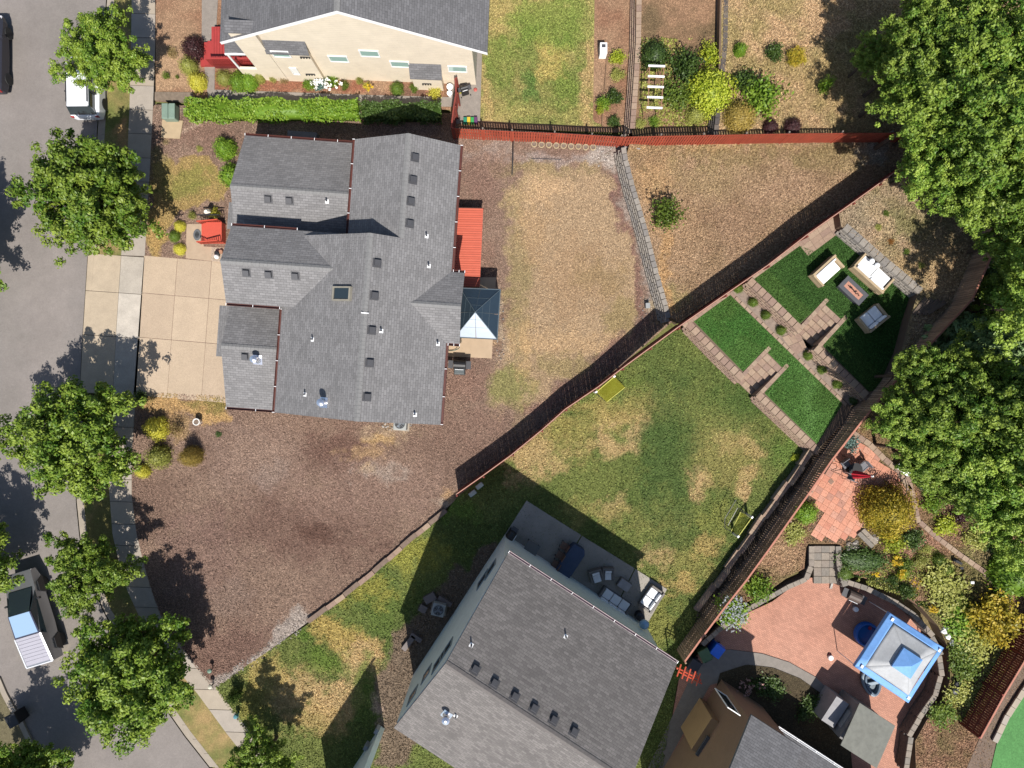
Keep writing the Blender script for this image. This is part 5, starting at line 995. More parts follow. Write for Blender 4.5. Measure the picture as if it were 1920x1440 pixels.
# flowers along the cream house
for i, (x, y, r, k, s_) in enumerate(((512, 147, 9, 'olive', Lz), (532, 150, 10, 'straw', Lz), (578, 158, 13, 'bright', Lz), (600, 158, 14, 'blue', Lz), (622, 152, 14, 'bright', Lz), (646, 160, 10, 'box', Lz), (674, 152, 8, 'olive', Lz), (688, 162, 8, 'gold', Lz), (744, 165, 13, 'box', D), (776, 165, 10, 'box', Lz), (815, 174, 14, 'gold', Lz))):
    b(['grey-green bush under the first window of the cream wall', 'straw-coloured twiggy bush by the cream bay', 'green rose bush under the cream bay', 'pale blue-green bush below the cream bay corner', 'white-tipped bush at the corner of the cream bay', 'small green bush along the red bark bed', 'slim bush against the cream wall', 'yellow-flowering bush at the end of the red bark bed', 'round green bush in the house shadow', 'leafy plant right of the round shaded bush', 'row of yellow flowers under the projecting bay'][i], x, y, r, k, s_, .6)
def flowers(label, px, py, rx, ry, n, mat, zb, h=.5, size=.16, cat='flowers', name='flowers'):
    c = G(px, py, zb+h); t = thing(name, label, cat, (c.x, c.y, zb)); P = []
    for i in range(n):
        a, r = R_.uniform(0, 6.28), math.sqrt(R_.random()); q = np.array([r*math.cos(a)*rx/S, r*math.sin(a)*ry/S, h+R_.uniform(-.1, .1)])
        P.append(q+rng.normal(size=(14, 3))*size*.32)
    P = np.concatenate(P); mobj('petals', leaf_mesh('petals', P, unit(rng.normal(size=P.shape)*.5+np.array([0, 0, 1])), size*.5, rng.uniform(0, 1, len(P)), mat), t)['kind'] = 'stuff'
flowers('scatter of white roses beside the cream bay', 612, 158, 30, 9, 26, LFW, 0, .7, .14); flowers('yellow blooms at the end of the cream house bed', 692, 163, 8, 6, 12, LFY, 0, .6, .1)
# north terrace garden
b('lime green bush beside the north lawn edge, top one', 1158, 106, 18, 'chart', Lz, .8); b('sparse leafy bush in the vegetable strip', 1158, 140, 16, 'olive', Lz, .5); b('tall green plant beside the north lawn corner', 1132, 192, 16, 'bright', Lz, .8); b('blue-green leafy bush next to the dark block wall', 1152, 180, 18, 'deep', Lz, .8); b('yellow-green plant at the lawn corner', 1126, 205, 10, 'chart', Lz, .6); b('dark small bush by the fence under the vegetable strip', 1152, 228, 14, 'deep', Lz, .5)
z = .8
b('rounded dark green bush at the top of the terrace, left of the trellis head', 1229, 100, 27, 'deep', D, 1.1, zb=z); b('loose dark tree-like shrub right of the trellis', 1288, 125, 34, 'deep', Lz, 1.8, zb=z); b('second loose dark shrub below it', 1270, 178, 34, 'box', Lz, 1.3, zb=z); b('bright green shrub at the top edge by the block wall', 1330, 104, 24, 'chart', Lz, 1.2, zb=z)
b('big chartreuse domed conifer shrub, the brightest one', 1336, 170, 40, 'chart', D, 1.7, zb=z, sy=1.15, rz=1.2); b('olive lower lobe below the chartreuse dome', 1306, 214, 18, 'olive', D, .7, zb=z); b('small leafy plant at the foot of the trellis', 1226, 228, 12, 'bright', Lz, .4, zb=z); b('pale low plant beside the trellis foot', 1202, 232, 12, 'olive', Lz, .3, zb=z)
z = 1.5
b('large loose mid-green shrub on the dry slope', 1430, 176, 42, 'bright', Lz, 1.7, zb=z); b('darker shrub joining its left side', 1396, 150, 24, 'deep', Lz, 1.3, zb=z); b('round clipped olive-brown bush above the orange fence', 1389, 217, 28, 'fleck', D, 1.2, zb=z); b('small green plant tied to a stake at the top', 1389, 92, 12, 'bright', D, .8, zb=z); b('green bush left of the yellow one at the top', 1455, 96, 19, 'deep', Lz, 1.0, zb=z); b('orange-yellow bush at the top of the dry slope', 1494, 106, 22, 'golds', Lz, .8, zb=z); b('plum bush against the fence, left one', 1446, 236, 14, 'plum', D, .6, zb=z); b('plum bush against the fence, right one', 1488, 236, 16, 'plum', D, .7, zb=z)
# terrace shrubs
for i, (x, y) in enumerate(((1385, 540), (1413, 566), (1437, 590), (1466, 619), (1517, 666), (1543, 692), (1572, 720))): bush(['ball shrub against the diagonal fence', 'second ball shrub from the diagonal fence', 'third ball shrub from the diagonal fence', 'ball shrub just left of the upper steps', 'ball shrub just right of the upper steps', 'ball shrub in the middle of the right strip', 'ball shrub before the brown fence'][i]+', in the narrow terrace strip', x, y, 9.5, 'box', D, .5, zb=Z1, group='ball shrubs in the terrace strip')
b('shaded bush in the corner by the brown fence', 1600, 750, 12, 'deep', D, .7, zb=.6)
for i, (x, y, k) in enumerate(((1647, 426, 'olive'), (1671, 453, 'autumn'), (1700, 472, 'box'), (1728, 498, 'olive'), (1662, 400, 'box'))): b(['small yellow-green tuft nearest the wall on the dry slope', 'orange-brown tuft on the dry slope', 'small green tuft on the dry slope below the orange one', 'faint low tuft at the right of the dry slope', 'faint green weed high on the dry slope'][i], x, y, 7, k, Lz, .25, zb=Z3)
# right garden
z = GZ
b('round golden-brown bush above the tile patio edge, the largest in the garden', 1668, 958, 46, 'golds', D, 2.2, zb=z); b('yellow shrub below the large golden bush', 1676, 1020, 26, 'chart', Lz, .9, zb=z); b('dark upright grasses beside the yellow shrub', 1712, 1012, 24, 'deep', Lz, .7, zb=z)
b('bright green mound between fence and tile patio', 1513, 962, 21, 'bright', D, .8, zb=z, sy=1.0); b('low olive weeds along the fence below the green mound', 1490, 1000, 24, 'olive', Lz, .4, zb=z)
b('wide low heather-like mound right of the garden steps', 1618, 1050, 48, 'deep', D, .55, zb=z, sy=.5, rz=-.1); b('low green carpet plant hugging the steps', 1586, 1075, 14, 'box', D, .35, zb=z); 
for i, (x, y, r, k, s_, h) in enumerate(((1682, 1052, 12, 'golds', Lz, .4), (1700, 1062, 18, 'box', Lz, .6), (1692, 1078, 13, 'chart', Lz, .5), (1676, 1088, 12, 'deep', Lz, .5), (1700, 1108, 17, 'deep', Lz, .7), (1728, 1052, 15, 'olive', Lz, .5), (1762, 1050, 12, 'box', D, .5), (1776, 1068, 12, 'box', D, .5), (1738, 1030, 10, 'olive', Lz, .3), (1762, 1088, 38, 'olive', Lz, .7), (1786, 1122, 46, 'olive', Lz, .7), (1806, 1166, 44, 'bright', Lz, .7), (1830, 1206, 42, 'olive', Lz, .7), (1812, 1252, 34, 'box', Lz, .6), (1800, 1300, 30, 'olive', Lz, .5), (1768, 1340, 30, 'box', Lz, .6), (1800, 1225, 24, 'box', Lz, .5))):
    b(['orange-flowered clump right of the low mound', 'leafy clump right of the low mound', 'bright yellow clump in the middle bed', 'small dark clump left of the yellow lily', 'dark broad-leaved clump above the patio wall', 'grey-green clump beside the path', 'round box bush, left of a pair by the path', 'round box bush, right of a pair by the path', 'sparse sprouts under the stone path', 'feathery groundcover patch nearest the yellow star flower', 'feathery groundcover patch in the middle slope', 'feathery groundcover patch left of the yellow bush', 'feathery groundcover patch above the white rocks', 'dark groundcover beside the dark red fence', 'pale groundcover near the round pot', 'grassy clump at the bottom bed edge', 'mossy patch just right of the white rocks'][i], x, y, r, k, s_, h, zb=z)
b('large yellow-leaved bush at the right edge', 1866, 1160, 58, 'golds', Lz, 2.0, zb=z, name='golden_bush'); b('vivid green bush above the yellow-leaved one', 1906, 1078, 44, 'bright', D, 1.8, zb=z); b('green bush in the bed left of the wood', 1752, 945, 24, 'bright', Lz, .8, zb=z); b('olive bush in the upper right bed', 1775, 985, 26, 'chart', Lz, .7, zb=z); b('dark red-brown bush in the upper right bed', 1800, 970, 20, 'plum', Lz, .8, zb=z); b('soft green grass clump near the stone path bend', 1832, 1010, 26, 'olive', Lz, .7, zb=z); b('green bush near the white sign cushion', 1732, 905, 18, 'deep', Lz, .6, zb=z); b('trailing weeds at the foot of the wood', 1712, 862, 20, 'olive', Lz, .5, zb=z)
b('leafy green bush behind the white flowering hydrangea', 1424, 1106, 30, 'bright', Lz, 1.0, zb=z); b('hydrangea leaves along the brown fence', 1374, 1148, 30, 'bright', Lz, .9, zb=z, sy=1.3, rz=.7); flowers('white and pale blue hydrangea heads along the brown fence', 1376, 1150, 26, 34, 150, leaf_mat('hydrangea_petal', C(176, 184, 204), C(236, 236, 226), .1), z, 1.0, .085)
b('green plants in the shaded island bed', 1440, 1290, 40, 'deep', Lz, .6, zb=.08, sy=.6, rz=-.4); b('more green plants at the far end of the island bed', 1520, 1330, 36, 'deep', Lz, .6, zb=.08, sy=.7); flowers('pale pink flowers in the shaded island bed', 1408, 1290, 28, 16, 22, leaf_mat('pink_petal', C(200, 150, 140), C(230, 190, 176), .1), .08, .6, .12)
flowers('orange lily blooms in the flower bed', 1684, 1052, 12, 10, 16, LFY, z, .5, .12); flowers('yellow star-shaped lily cluster near the patio wall', 1750, 1142, 8, 7, 12, LFY, z, .4, .14); flowers('yellow lily cluster in the middle bed', 1694, 1078, 11, 9, 14, LFY, z, .5, .12); flowers('yellow flower cluster left of the path bushes', 1643, 1078, 5, 5, 7, LFY, z, .4, .12); flowers('few orange blooms by the dark clump', 1718, 1094, 14, 10, 8, LFY, z, .4, .09)
b('small dark leafy bush at the lower left corner of side lawn', 440, 1306, 15, 'deep', Lz, 1.6); 
b('potted blue-green palm-like plant at the top of the tile patio', 1597, 832, 17, 'blue', Lz, .9, zb=z); b('yellow-flowered weeds at the end of the lower terrace wall', 1492, 858, 10, 'chart', Lz, .3); b('straw weeds in the corner under the wood', 1620, 800, 14, 'straw', Lz, .5, zb=z)
# scattered ground cover: one object each, real blades
def tufts(name, label, pxpoly, z, n, mat, size=.10, cat='grass'):
    poly = [G2(p[0], p[1], z) for p in pxpoly]; xs = [p[0] for p in poly]; ys = [p[1] for p in poly]
    X_ = rng.uniform(min(xs), max(xs), n); Y_ = rng.uniform(min(ys), max(ys), n); k = (poly_sd(X_, Y_, poly)[0] > .08) & (fbm(X_, Y_, .7, 3) > .45)
    P = np.stack([X_[k], Y_[k], z+.02+rng.random(k.sum())*.05], 1); me = leaf_mesh(name, P, unit(rng.normal(size=P.shape)*.8+np.array([0, 0, .5])), size, rng.uniform(0, 1, len(P)), mat, elong=1.8)
    o = mobj(name, me); o['kind'] = 'stuff'; tag(o, label, cat)
tufts('garden_weeds', 'low weeds and ground cover spread through the right-hand flower beds', [(1600, 1090), (1660, 1030), (1720, 1000), (1800, 1060), (1900, 1130), (1900, 1260), (1840, 1340), (1780, 1360), (1776, 1220), (1720, 1130)], GZ, 26000, LO, .09, 'weeds')
tufts('garden_weeds', 'low green edging grass along the curved patio wall', [(1580, 1078), (1630, 1090), (1700, 1120), (1750, 1165), (1780, 1220), (1785, 1280), (1760, 1340), (1775, 1340), (1800, 1280), (1795, 1210), (1765, 1150), (1705, 1100), (1640, 1075)], GZ, 22000, LDK, .10, 'grass')
tufts('dry_weeds', 'dry weeds under the wood at the top right', [(1560, 60), (2000, 60), (2000, 250), (1700, 250), (1640, 200)], 1.5, 9000, LT, .1, 'weeds')
tufts('bed_weeds', 'weedy growth in the terrace garden at the top', [(1200, 70), (1345, 70), (1338, 240), (1196, 240)], .8, 6000, LO, .1, 'weeds')
tufts('forest_floor', 'undergrowth beneath the woodland trees', [(1700, 640), (1760, 520), (1960, 400), (1960, 1080), (1840, 1030), (1720, 880), (1640, 800)], 1.2 if False else GZ, 30000, LDK, .2, 'undergrowth')
# ================================================================== OBJECTS
def part(m, name, mat, root, **k): return m.build(name, mat, root, world=False, **k)
def tint(name, r, g, b_, rough=.6, **k): return M(name, C(r, g, b_), rough, **k)
def prof_body(st):
    """loft of 8-point sections; st = [(x, halfwidth, z0, z1, chamfer)]"""
    m = MB(); vs = []
    for x, w_, z0, z1, c in st:
        cz = min(c, (z1-z0)*.45)
        vs += [(x, -w_+c*.6, z0), (x, w_-c*.6, z0), (x, w_, z0+cz), (x, w_, z1-cz), (x, w_-c, z1), (x, -w_+c, z1), (x, -w_, z1-cz), (x, -w_, z0+cz)]
    n = len(st); fs = [(i*8+j, (i+1)*8+j, (i+1)*8+(j+1) % 8, i*8+(j+1) % 8) for i in range(n-1) for j in range(8)]
    return m.add(vs, fs+[tuple(range(7, -1, -1))[::-1], tuple(range((n-1)*8, n*8))[::-1]])
tyre_m = M('tyre_rubber', (.02, .02, .02), .8); rim_m = M('wheel_rim', (.35, .35, .36), .3, .8)
def wheels(root, xs, y, r=.36):
    for x in xs:
        for s_ in (-1, 1):
            m = Matrix.Translation((x, s_*y, r)) @ Matrix.Rotation(math.pi/2, 4, 'X'); o = MB(); o.lathe((0, 0, 0), [(r*.6, -.12), (r*.95, -.12), (r, -.06), (r, .06), (r*.95, .12), (r*.6, .12)], 20); o.v = [tuple(m @ Vector(v)) for v in o.v]
            wv = part(o, 'wheel', tyre_m, root); q = MB(); q.lathe((0, 0, 0), [(.05, -.11), (r*.6, -.09), (r*.6, .09), (.05, .11)], 14); q.v = [tuple(m @ Vector(v)) for v in q.v]; part(q, 'rim', rim_m, wv)
def suv(name, label, px, py, ang, paint, cat='car', zr=-.12):
    c = G(px, py, .7); t = thing(name, label, cat, (c.x, c.y, zr), ang, 'cars parked along the kerb')
    part(prof_body([(-2.38, .74, .45, .82, .12), (-2.3, .88, .32, 1.0, .10), (-1.9, .93, .26, 1.04, .08), (0, .94, .24, 1.02, .08), (1.2, .93, .26, 1.0, .10), (2.0, .90, .30, .94, .14), (2.35, .78, .38, .82, .14)]), 'body', paint, t, smooth=False, bevel=.02)
    part(prof_body([(-2.28, .80, 1.0, 1.04, .02), (-1.98, .72, 1.0, 1.60, .05), (.25, .70, 1.0, 1.62, .05), (1.15, .80, .98, 1.01, .02)]), 'windows', m_glassd, t)
    part(MB().add([(-1.95, -.66, 1.60), (-1.95, .66, 1.60), (.2, .66, 1.64), (.2, -.66, 1.64), (-1.9, -.6, 1.68), (-1.9, .6, 1.68), (.15, .6, 1.70), (.15, -.6, 1.70)], [(0, 3, 2, 1)[::-1], (4, 5, 6, 7)[::-1], (0, 1, 5, 4), (1, 2, 6, 5), (2, 3, 7, 6), (3, 0, 4, 7)]), 'roof', paint, t)
    for i in range(5): part(MB().box(-1.7, -.3, -.42+.2*i, -.37+.2*i, 1.68, 1.72), 'roof_rib', paint, t)
    for s_ in (-1, 1):
        part(MB().box(-1.75, .0, s_*.63-.02, s_*.63+.02, 1.68, 1.74), 'roof_rail', m_black, t); part(MB().box(.8, .95, s_*1.0-.08, s_*1.0+.08, 1.0, 1.13, .02), 'wing_mirror', paint, t)
        part(MB().box(-2.37, -2.25, s_*.74-.1, s_*.74+.1, .75, .95), 'tail_light', M('tail_light_red', C(190, 30, 30), .3), t); part(MB().box(2.12, 2.33, s_*.66-.14, s_*.66+.14, .68, .8), 'headlight', M('headlight_glass', (.6, .6, .62), .1), t)
    for x in (-1.05, -.1): 
        for s_ in (-1, 1): part(MB().box(x-.03, x+.03, s_*.76-.06, s_*.76+.06, 1.0, 1.58), 'window_pillar', m_black, t)
    part(MB().box(-2.0, -1.86, -.62, .62, 1.60, 1.66), 'rear_spoiler', paint, t)
    wheels(t, (-1.4, 1.45), .84, .36); return t
wp = M('white_car_paint', (.74, .76, .80), .25, var=.01, bump=0, fine=.01)
suv('parked_car', 'white car with ribbed roof rails parked under the top left maple', 160, 148, math.radians(90.5), wp)
suv('parked_car', 'dark car mostly outside the frame at the upper left edge', -22, 100, math.radians(90), M('dark_car_paint', (.03, .03, .04), .25, var=.01, bump=0))
# angular pickup
stl = M('brushed_steel', (.34, .35, .37), .32, .75, var=.05, bump=0, scale=1); stl2 = M('bed_cover_steel', C(186, 184, 196), .5, .1, var=.03, bump=0)
pc = G(57, 1158, .9); pk = thing('pickup_truck', 'angular stainless-steel pickup with glass roof and closed bed cover in the street', 'truck', (pc.x, pc.y, -.12), A(-46, -155))
v = [(2.84, -.86, .62), (2.84, .86, .62), (2.84, .78, .95), (2.84, -.78, .95), (-2.84, -.98, .62), (-2.84, .98, .62), (-2.84, .86, 1.36), (-2.84, -.86, 1.36), (2.3, -1.0, .55), (2.3, 1.0, .55), (1.75, .90, 1.16), (1.75, -.90, 1.16), (-.75, -1.01, .5), (-.75, 1.01, .5), (-.75, .80, 1.64), (-.75, -.80, 1.64), (.55, -1.01, .5), (.55, 1.01, .5), (.55, .78, 1.16), (.55, -.78, 1.16)]
part(MB().add(v[:4]+v[8:12]+v[12:16]+v[4:8], [(0, 1, 2, 3), (0, 3, 7, 4), (1, 5, 6, 2), (3, 2, 6, 7), (4, 7, 11, 8), (5, 9, 10, 6), (8, 11, 15, 12), (9, 13, 14, 10), (12, 15, 14, 13), (0, 4, 5, 1), (4, 8, 9, 5), (8, 12, 13, 9), (11, 10, 14, 15), (7, 6, 10, 11)]), 'body', stl, pk)
part(MB().solid([(1.80, -.74, 1.20), (1.80, .74, 1.20), (.52, .64, 1.80), (.52, -.64, 1.80)], .03), 'windshield', m_glassd, pk)
part(MB().solid([(.48, -.64, 1.82), (.48, .64, 1.82), (-.85, .70, 1.69), (-.85, -.70, 1.69)], .03), 'roof_glass', glass_mat('roof_glass_sky_tint', C(176, 208, 240), .2, .1), pk)  # pale blue is reflected sky, painted into the glass colour
part(MB().solid([(.50, -.70, 1.80), (.50, .70, 1.80), (-.90, .78, 1.665), (-.90, -.78, 1.665)], .04), 'roof_frame', M('truck_dark_trim', (.04, .04, .07), .3, bump=0), pk)
part(MB().solid([(-.95, -.74, 1.67), (-.95, .74, 1.67), (-2.72, .76, 1.40), (-2.72, -.76, 1.40)], .03), 'bed_cover', stl2, pk)
for i in range(7): part(MB().box(-1.15-.22*i, -1.145-.22*i+.012, -.73, .73, 1.655-.034*i-.02, 1.655-.034*i+.006), 'cover_slat', M('slat_grey', C(182, 180, 192), .5, bump=0), pk)
for s_ in (-1, 1):
    part(MB().solid([(-.95, s_*.75, 1.69), (-.95, s_*.84, 1.66), (-2.82, s_*.87, 1.38), (-2.82, s_*.77, 1.41)], .04), 'bed_rail', M('rail_steel', (.75, .76, .78), .35, .3, bump=0), pk)
    part(MB().add([(1.55, s_*.90, 1.22), (.5, s_*.70, 1.76), (-.9, s_*.80, 1.62), (-1.1, s_*.92, 1.28), (1.55, s_*.86, 1.22), (.5, s_*.64, 1.76), (-.9, s_*.74, 1.62), (-1.1, s_*.88, 1.28)], [(0, 1, 2, 3), (7, 6, 5, 4), (0, 4, 5, 1), (1, 5, 6, 2), (2, 6, 7, 3), (3, 7, 4, 0)]), 'side_window', m_glassd, pk)
    part(MB().box(.98, 1.12, s_*1.02-.1, s_*1.02+.1, 1.2, 1.34, .02), 'wing_mirror', m_black, pk)
    for x in (-1.9, 1.75): part(MB().add([(x-.55, s_*.97, .5), (x-.3, s_*.99, .98), (x+.3, s_*.99, .98), (x+.55, s_*.97, .5), (x-.55, s_*1.05, .5), (x-.3, s_*1.03, .98), (x+.3, s_*1.03, .98), (x+.55, s_*1.05, .5)], [(0, 1, 2, 3), (7, 6, 5, 4), (0, 4, 5, 1), (1, 5, 6, 2), (2, 6, 7, 3)]), 'wheel_arch', m_black, pk)
part(MB().box(-2.88, -2.82, -.84, .84, 1.28, 1.38), 'tail_rail', M('rail_steel', (.8, .8, .8)), pk); part(MB().box(2.80, 2.86, -.8, .8, .88, .92), 'light_bar', m_wh, pk)
wheels(pk, (-1.9, 1.75), .88, .42)
# seating
wick = tint('tan_wood', 200, 176, 140); wcush = M('white_cushion', (.78, .79, .80), .85, var=.04, scale=3); gw = tint('grey_wicker', 120, 114, 108, var=.2, scale=12); gcush = M('light_grey_cushion', (.62, .62, .62), .9, var=.04)
def sofa(label, px, py, z, ang, L, dp, seats, fm, cm, hb=.72, arms=True, name='outdoor_sofa', cat='sofa', grp=None):
    c = G(px, py, z+.35); t = thing(name, label, cat, (c.x, c.y, z), ang, grp)
    part(MB().box(-L/2, L/2, -dp/2, dp/2, .04, .28), 'seat_frame', fm, t, bevel=.01); part(MB().box(-L/2, L/2, dp/2-.13, dp/2, .285, hb), 'back_frame', fm, t, bevel=.01)
    if arms:
        for s_ in (-1, 1): part(MB().box(s_*L/2-.06-(s_*.06), s_*L/2+.06-(s_*.06), -dp/2, dp/2-.135, .285, hb-.12), 'arm', fm, t, bevel=.01)
    iw = L-(.26 if arms else .04); w_ = iw/seats
    for i in range(seats):
        x = -iw/2+w_*(i+.5)
        part(MB().box(x-w_/2+.01, x+w_/2-.01, -dp/2+.02, dp/2-.30, .29, .45, .02), 'seat_cushion', cm, t, bevel=.04); part(MB().box(x-w_/2+.015, x+w_/2-.015, dp/2-.29, dp/2-.14, .30, hb+.06, .02), 'back_cushion', cm, t, bevel=.04)
    for x in (-L/2+.08, L/2-.08):
        for y in (-dp/2+.08, dp/2-.08): part(MB().box(x-.03, x+.03, y-.03, y+.03, 0, .04), 'leg', m_black, t)
    return t
sofa('white-cushioned loveseat with tan wooden sides, nearest the diagonal fence on the turf', 1549, 509, Z2, A(42, -38), 1.75, .95, 1, wick, wcush, .8)
sofa('long white-covered sofa with a tan arm below the upper stone wall', 1634, 514, Z2, A(-64, -58), 2.35, 1.15, 2, wick, wcush, .72)
sofa('white two-seat sofa in dappled tree shade beside the fire table', 1635, 597, Z2, A(42, -34)+math.pi, 1.5, 1.05, 2, wick, wcush, .72)
def box_thing(name, label, cat, px, py, z, ang, lx, ly, h, parts_):
    c = G(px, py, z+h/2); t = thing(name, label, cat, (c.x, c.y, z), ang)
    for nm, m, mt, kw in parts_: part(m, nm, mt, t, **kw)
    return t
for i, (x, y) in enumerate(((1636, 489), (1646, 497))): 
    c = G(x, y, Z2+.8); t = thing('throw_pillow', ['round white pillow on the sofa back, left of two', 'round white pillow on the sofa back, right of two'][i], 'pillow', (c.x, c.y, Z2+.72)); part(MB().lathe((0, 0, 0), [(.02, -.06), (.14, -.04), (.17, .02), (.13, .09), (.02, .11)], 12), 'cover', wcush, t, smooth=True)
q = MB(); 
for i in range(9): q.tube([(-.42+i*.1, R_.uniform(-.08, .08), .60), (-.34+i*.1, R_.uniform(-.1, .1), .62)], .025, 5)
box_thing('fire_table', 'dark grey rectangular fire table with a pinkish gravel inset and black logs', 'fire table', 1596, 546, Z2, A(58, 55), 1.65, .85, .55, [('table_body', MB().box(-.75, .75, -.34, .34, 0, .5), tint('charcoal_panel', 78, 78, 84), {}), ('table_top', MB().box(-.84, .84, -.43, -.2, .5, .56).box(-.84, .84, .2, .43, .5, .56).box(-.84, -.6, -.199, .199, .5, .56).box(.6, .84, -.199, .199, .5, .56), tint('charcoal_top', 92, 92, 98), {}), ('gravel_bed', MB().box(-.6, .6, -.2, .2, .50, .55), tint('pink_gravel', 206, 148, 124, var=.3, scale=30, fine=.4), {}), ('logs', q, m_black, {})])
# teal house patio
sofa('grey wicker armchair with pale cushions, left one of the pair on the shaded patio', 1118, 1080, .06, A(20, -4)+.1, .8, .85, 1, gw, gcush, .62, name='armchair', cat='armchair')
sofa('grey wicker armchair with pale cushions, right one of the pair on the shaded patio', 1140, 1076, .06, A(20, -1)-.05, .72, .8, 1, gw, gcush, .60, name='armchair', cat='armchair')
sofa('three-seat grey wicker sofa against the teal house gutter side', 1152, 1128, .06, A(50, 34)+math.pi*1, 2.1, .9, 3, gw, gcush, .62)
sofa('white two-seat sofa half in sunlight at the patio corner', 1221, 1122, .06, A(-26, 36)+math.pi*0, 1.5, .9, 2, gw, wcush, .66)
box_thing('ottoman', 'pale square-topped ottoman between the armchairs and the sunlit sofa', 'ottoman', 1170, 1096, .06, A(20, 14), .85, .65, .42, [('base', MB().box(-.4, .4, -.3, .3, .0, .3), gw, dict(bevel=.01)), ('cushion', MB().box(-.4, .4, -.3, .3, .305, .44, .02), tint('taupe_cushion', 170, 166, 166), dict(bevel=.04))])
navy = tint('navy_cover', 50, 72, 104, var=.15); m = MB().prism([(-1.25, -.42), (-.9, -.52), (.7, -.5), (1.15, -.38), (1.28, 0), (1.1, .42), (.5, .5), (-1.0, .5), (-1.28, .3)], .06, .78)
box_thing('covered_table', 'dark navy-covered dining table on the shaded patio', 'table', 1066, 1056, .06, A(-33, 50), 2.5, 1.0, .78, [('cover', m, navy, dict(bevel=.05)), ('leg', MB().box(-.9, -.82, -.04, .04, 0, .1), m_black, {})])
for i, (x, y) in enumerate(((1058, 1024), (1050, 1041), (1042, 1058))):
    c = G(x, y, .5); t = thing('dining_chair', ['brown dining chair at the upper end of the covered table', 'brown dining chair in the middle of the covered table side', 'brown dining chair at the lower end of the covered table side'][i], 'chair', (c.x, c.y, .06), A(-33, 50)+math.pi/2, 'chairs along the covered table')
    part(MB().box(-.22, .22, -.22, .22, .42, .47), 'seat', tint('chair_brown', 120, 92, 76), t); part(MB().box(.2, .24, -.22, .22, .48, .95), 'backrest', tint('chair_brown', 0, 0, 0), t)
    for lx in (-.2, .2):
        for ly in (-.2, .2): part(MB().box(lx-.02, lx+.02, ly-.02, ly+.02, 0, .42), 'leg', m_black, t)
box_thing('side_table', 'dull grey rectangular table near the grill by the house corner', 'table', 993, 1032, .06, A(20, -34), 1.1, .9, .7, [('table_top', MB().box(-.6, .6, -.42, .42, .66, .72), tint('slate_top', 112, 112, 110), {})]+[('leg', MB().box(x-.03, x+.03, y-.03, y+.03, 0, .66), m_black, {}) for x in (-.5, .5) for y in (-.35, .35)])
def grill(label, px, py, z, ang, s_=1.0, mt=None, name='grill'):
    mt = mt or m_dark; c = G(px, py, z+.6); t = thing(name, label, 'grill', (c.x, c.y, z), ang)
    part(MB().box(-.38*s_, .38*s_, -.28*s_, .28*s_, .1, .72), 'cabinet', mt, t, bevel=.02); m = MB()
    vs = []; 
    for k in range(7):
        a = math.pi*k/6; vs += [(-.36*s_, -.26*s_*math.cos(a), .73+.24*math.sin(a)), (.36*s_, -.26*s_*math.cos(a), .73+.24*math.sin(a))]
    m.add(vs, [(2*k, 2*k+1, 2*k+3, 2*k+2) for k in range(6)]+[tuple(range(0, 14, 2))[::-1], tuple(range(1, 14, 2))]); part(m, 'lid', mt, t)
    part(MB().tube([(-.26*s_, -.3*s_, .86), (.26*s_, -.3*s_, .86)], .018, 6), 'handle', m_wh, t)
    for s2 in (-1, 1): part(MB().box(s2*.55*s_-.15*s_, s2*.55*s_+.15*s_, -.24*s_, .24*s_, .7, .74), 'side_shelf', m_vent, t)
    for x in (-.3, .3):
        for y in (-.2, .2): part(MB().box(x-.03, x+.03, y-.03, y+.03, 0, .1), 'leg', m_black, t)
    return t
grill('black grill in the shade at the corner of the teal house', 958, 1004, .06, A(10, -16), .85)
grill('dark grill with black lid beside the brick wall of the round patio', 1600, 1117, 0, A(36, 16), 1.1, tint('grill_brown', 96, 80, 72))
grill('small black kettle-like grill behind the cream house gate', 871, 168, 0, .3, .6)
hp = G(1208, 1171, 1.9); t = thing('patio_heater', 'pale blue domed patio heater at the patio corner', 'patio heater', (hp.x, hp.y, .06))
part(MB().lathe((0, 0, 0), [(.26, 0), (.26, .5), (.1, .56)], 14), 'base', m_dark, t); part(MB().tube([(0, 0, .5), (0, 0, 1.8)], .04, 8), 'pole', m_vent, t); part(MB().lathe((0, 0, 1.85), [(.28, -.12), (.30, 0), (.22, .12), (.06, .18)], 18), 'dome', M('pale_blue_metal', C(160, 196, 226), .3, .2, bump=0), t, smooth=True)
c = G(1182, 1165, .3); tag(MB().obox(G2(1181, 1166, .2), A(12, 8), .5, .12, .06, .2).build('door_mat', m_dark), 'small black bar lying by the teal house gutter near the heater', 'mat')
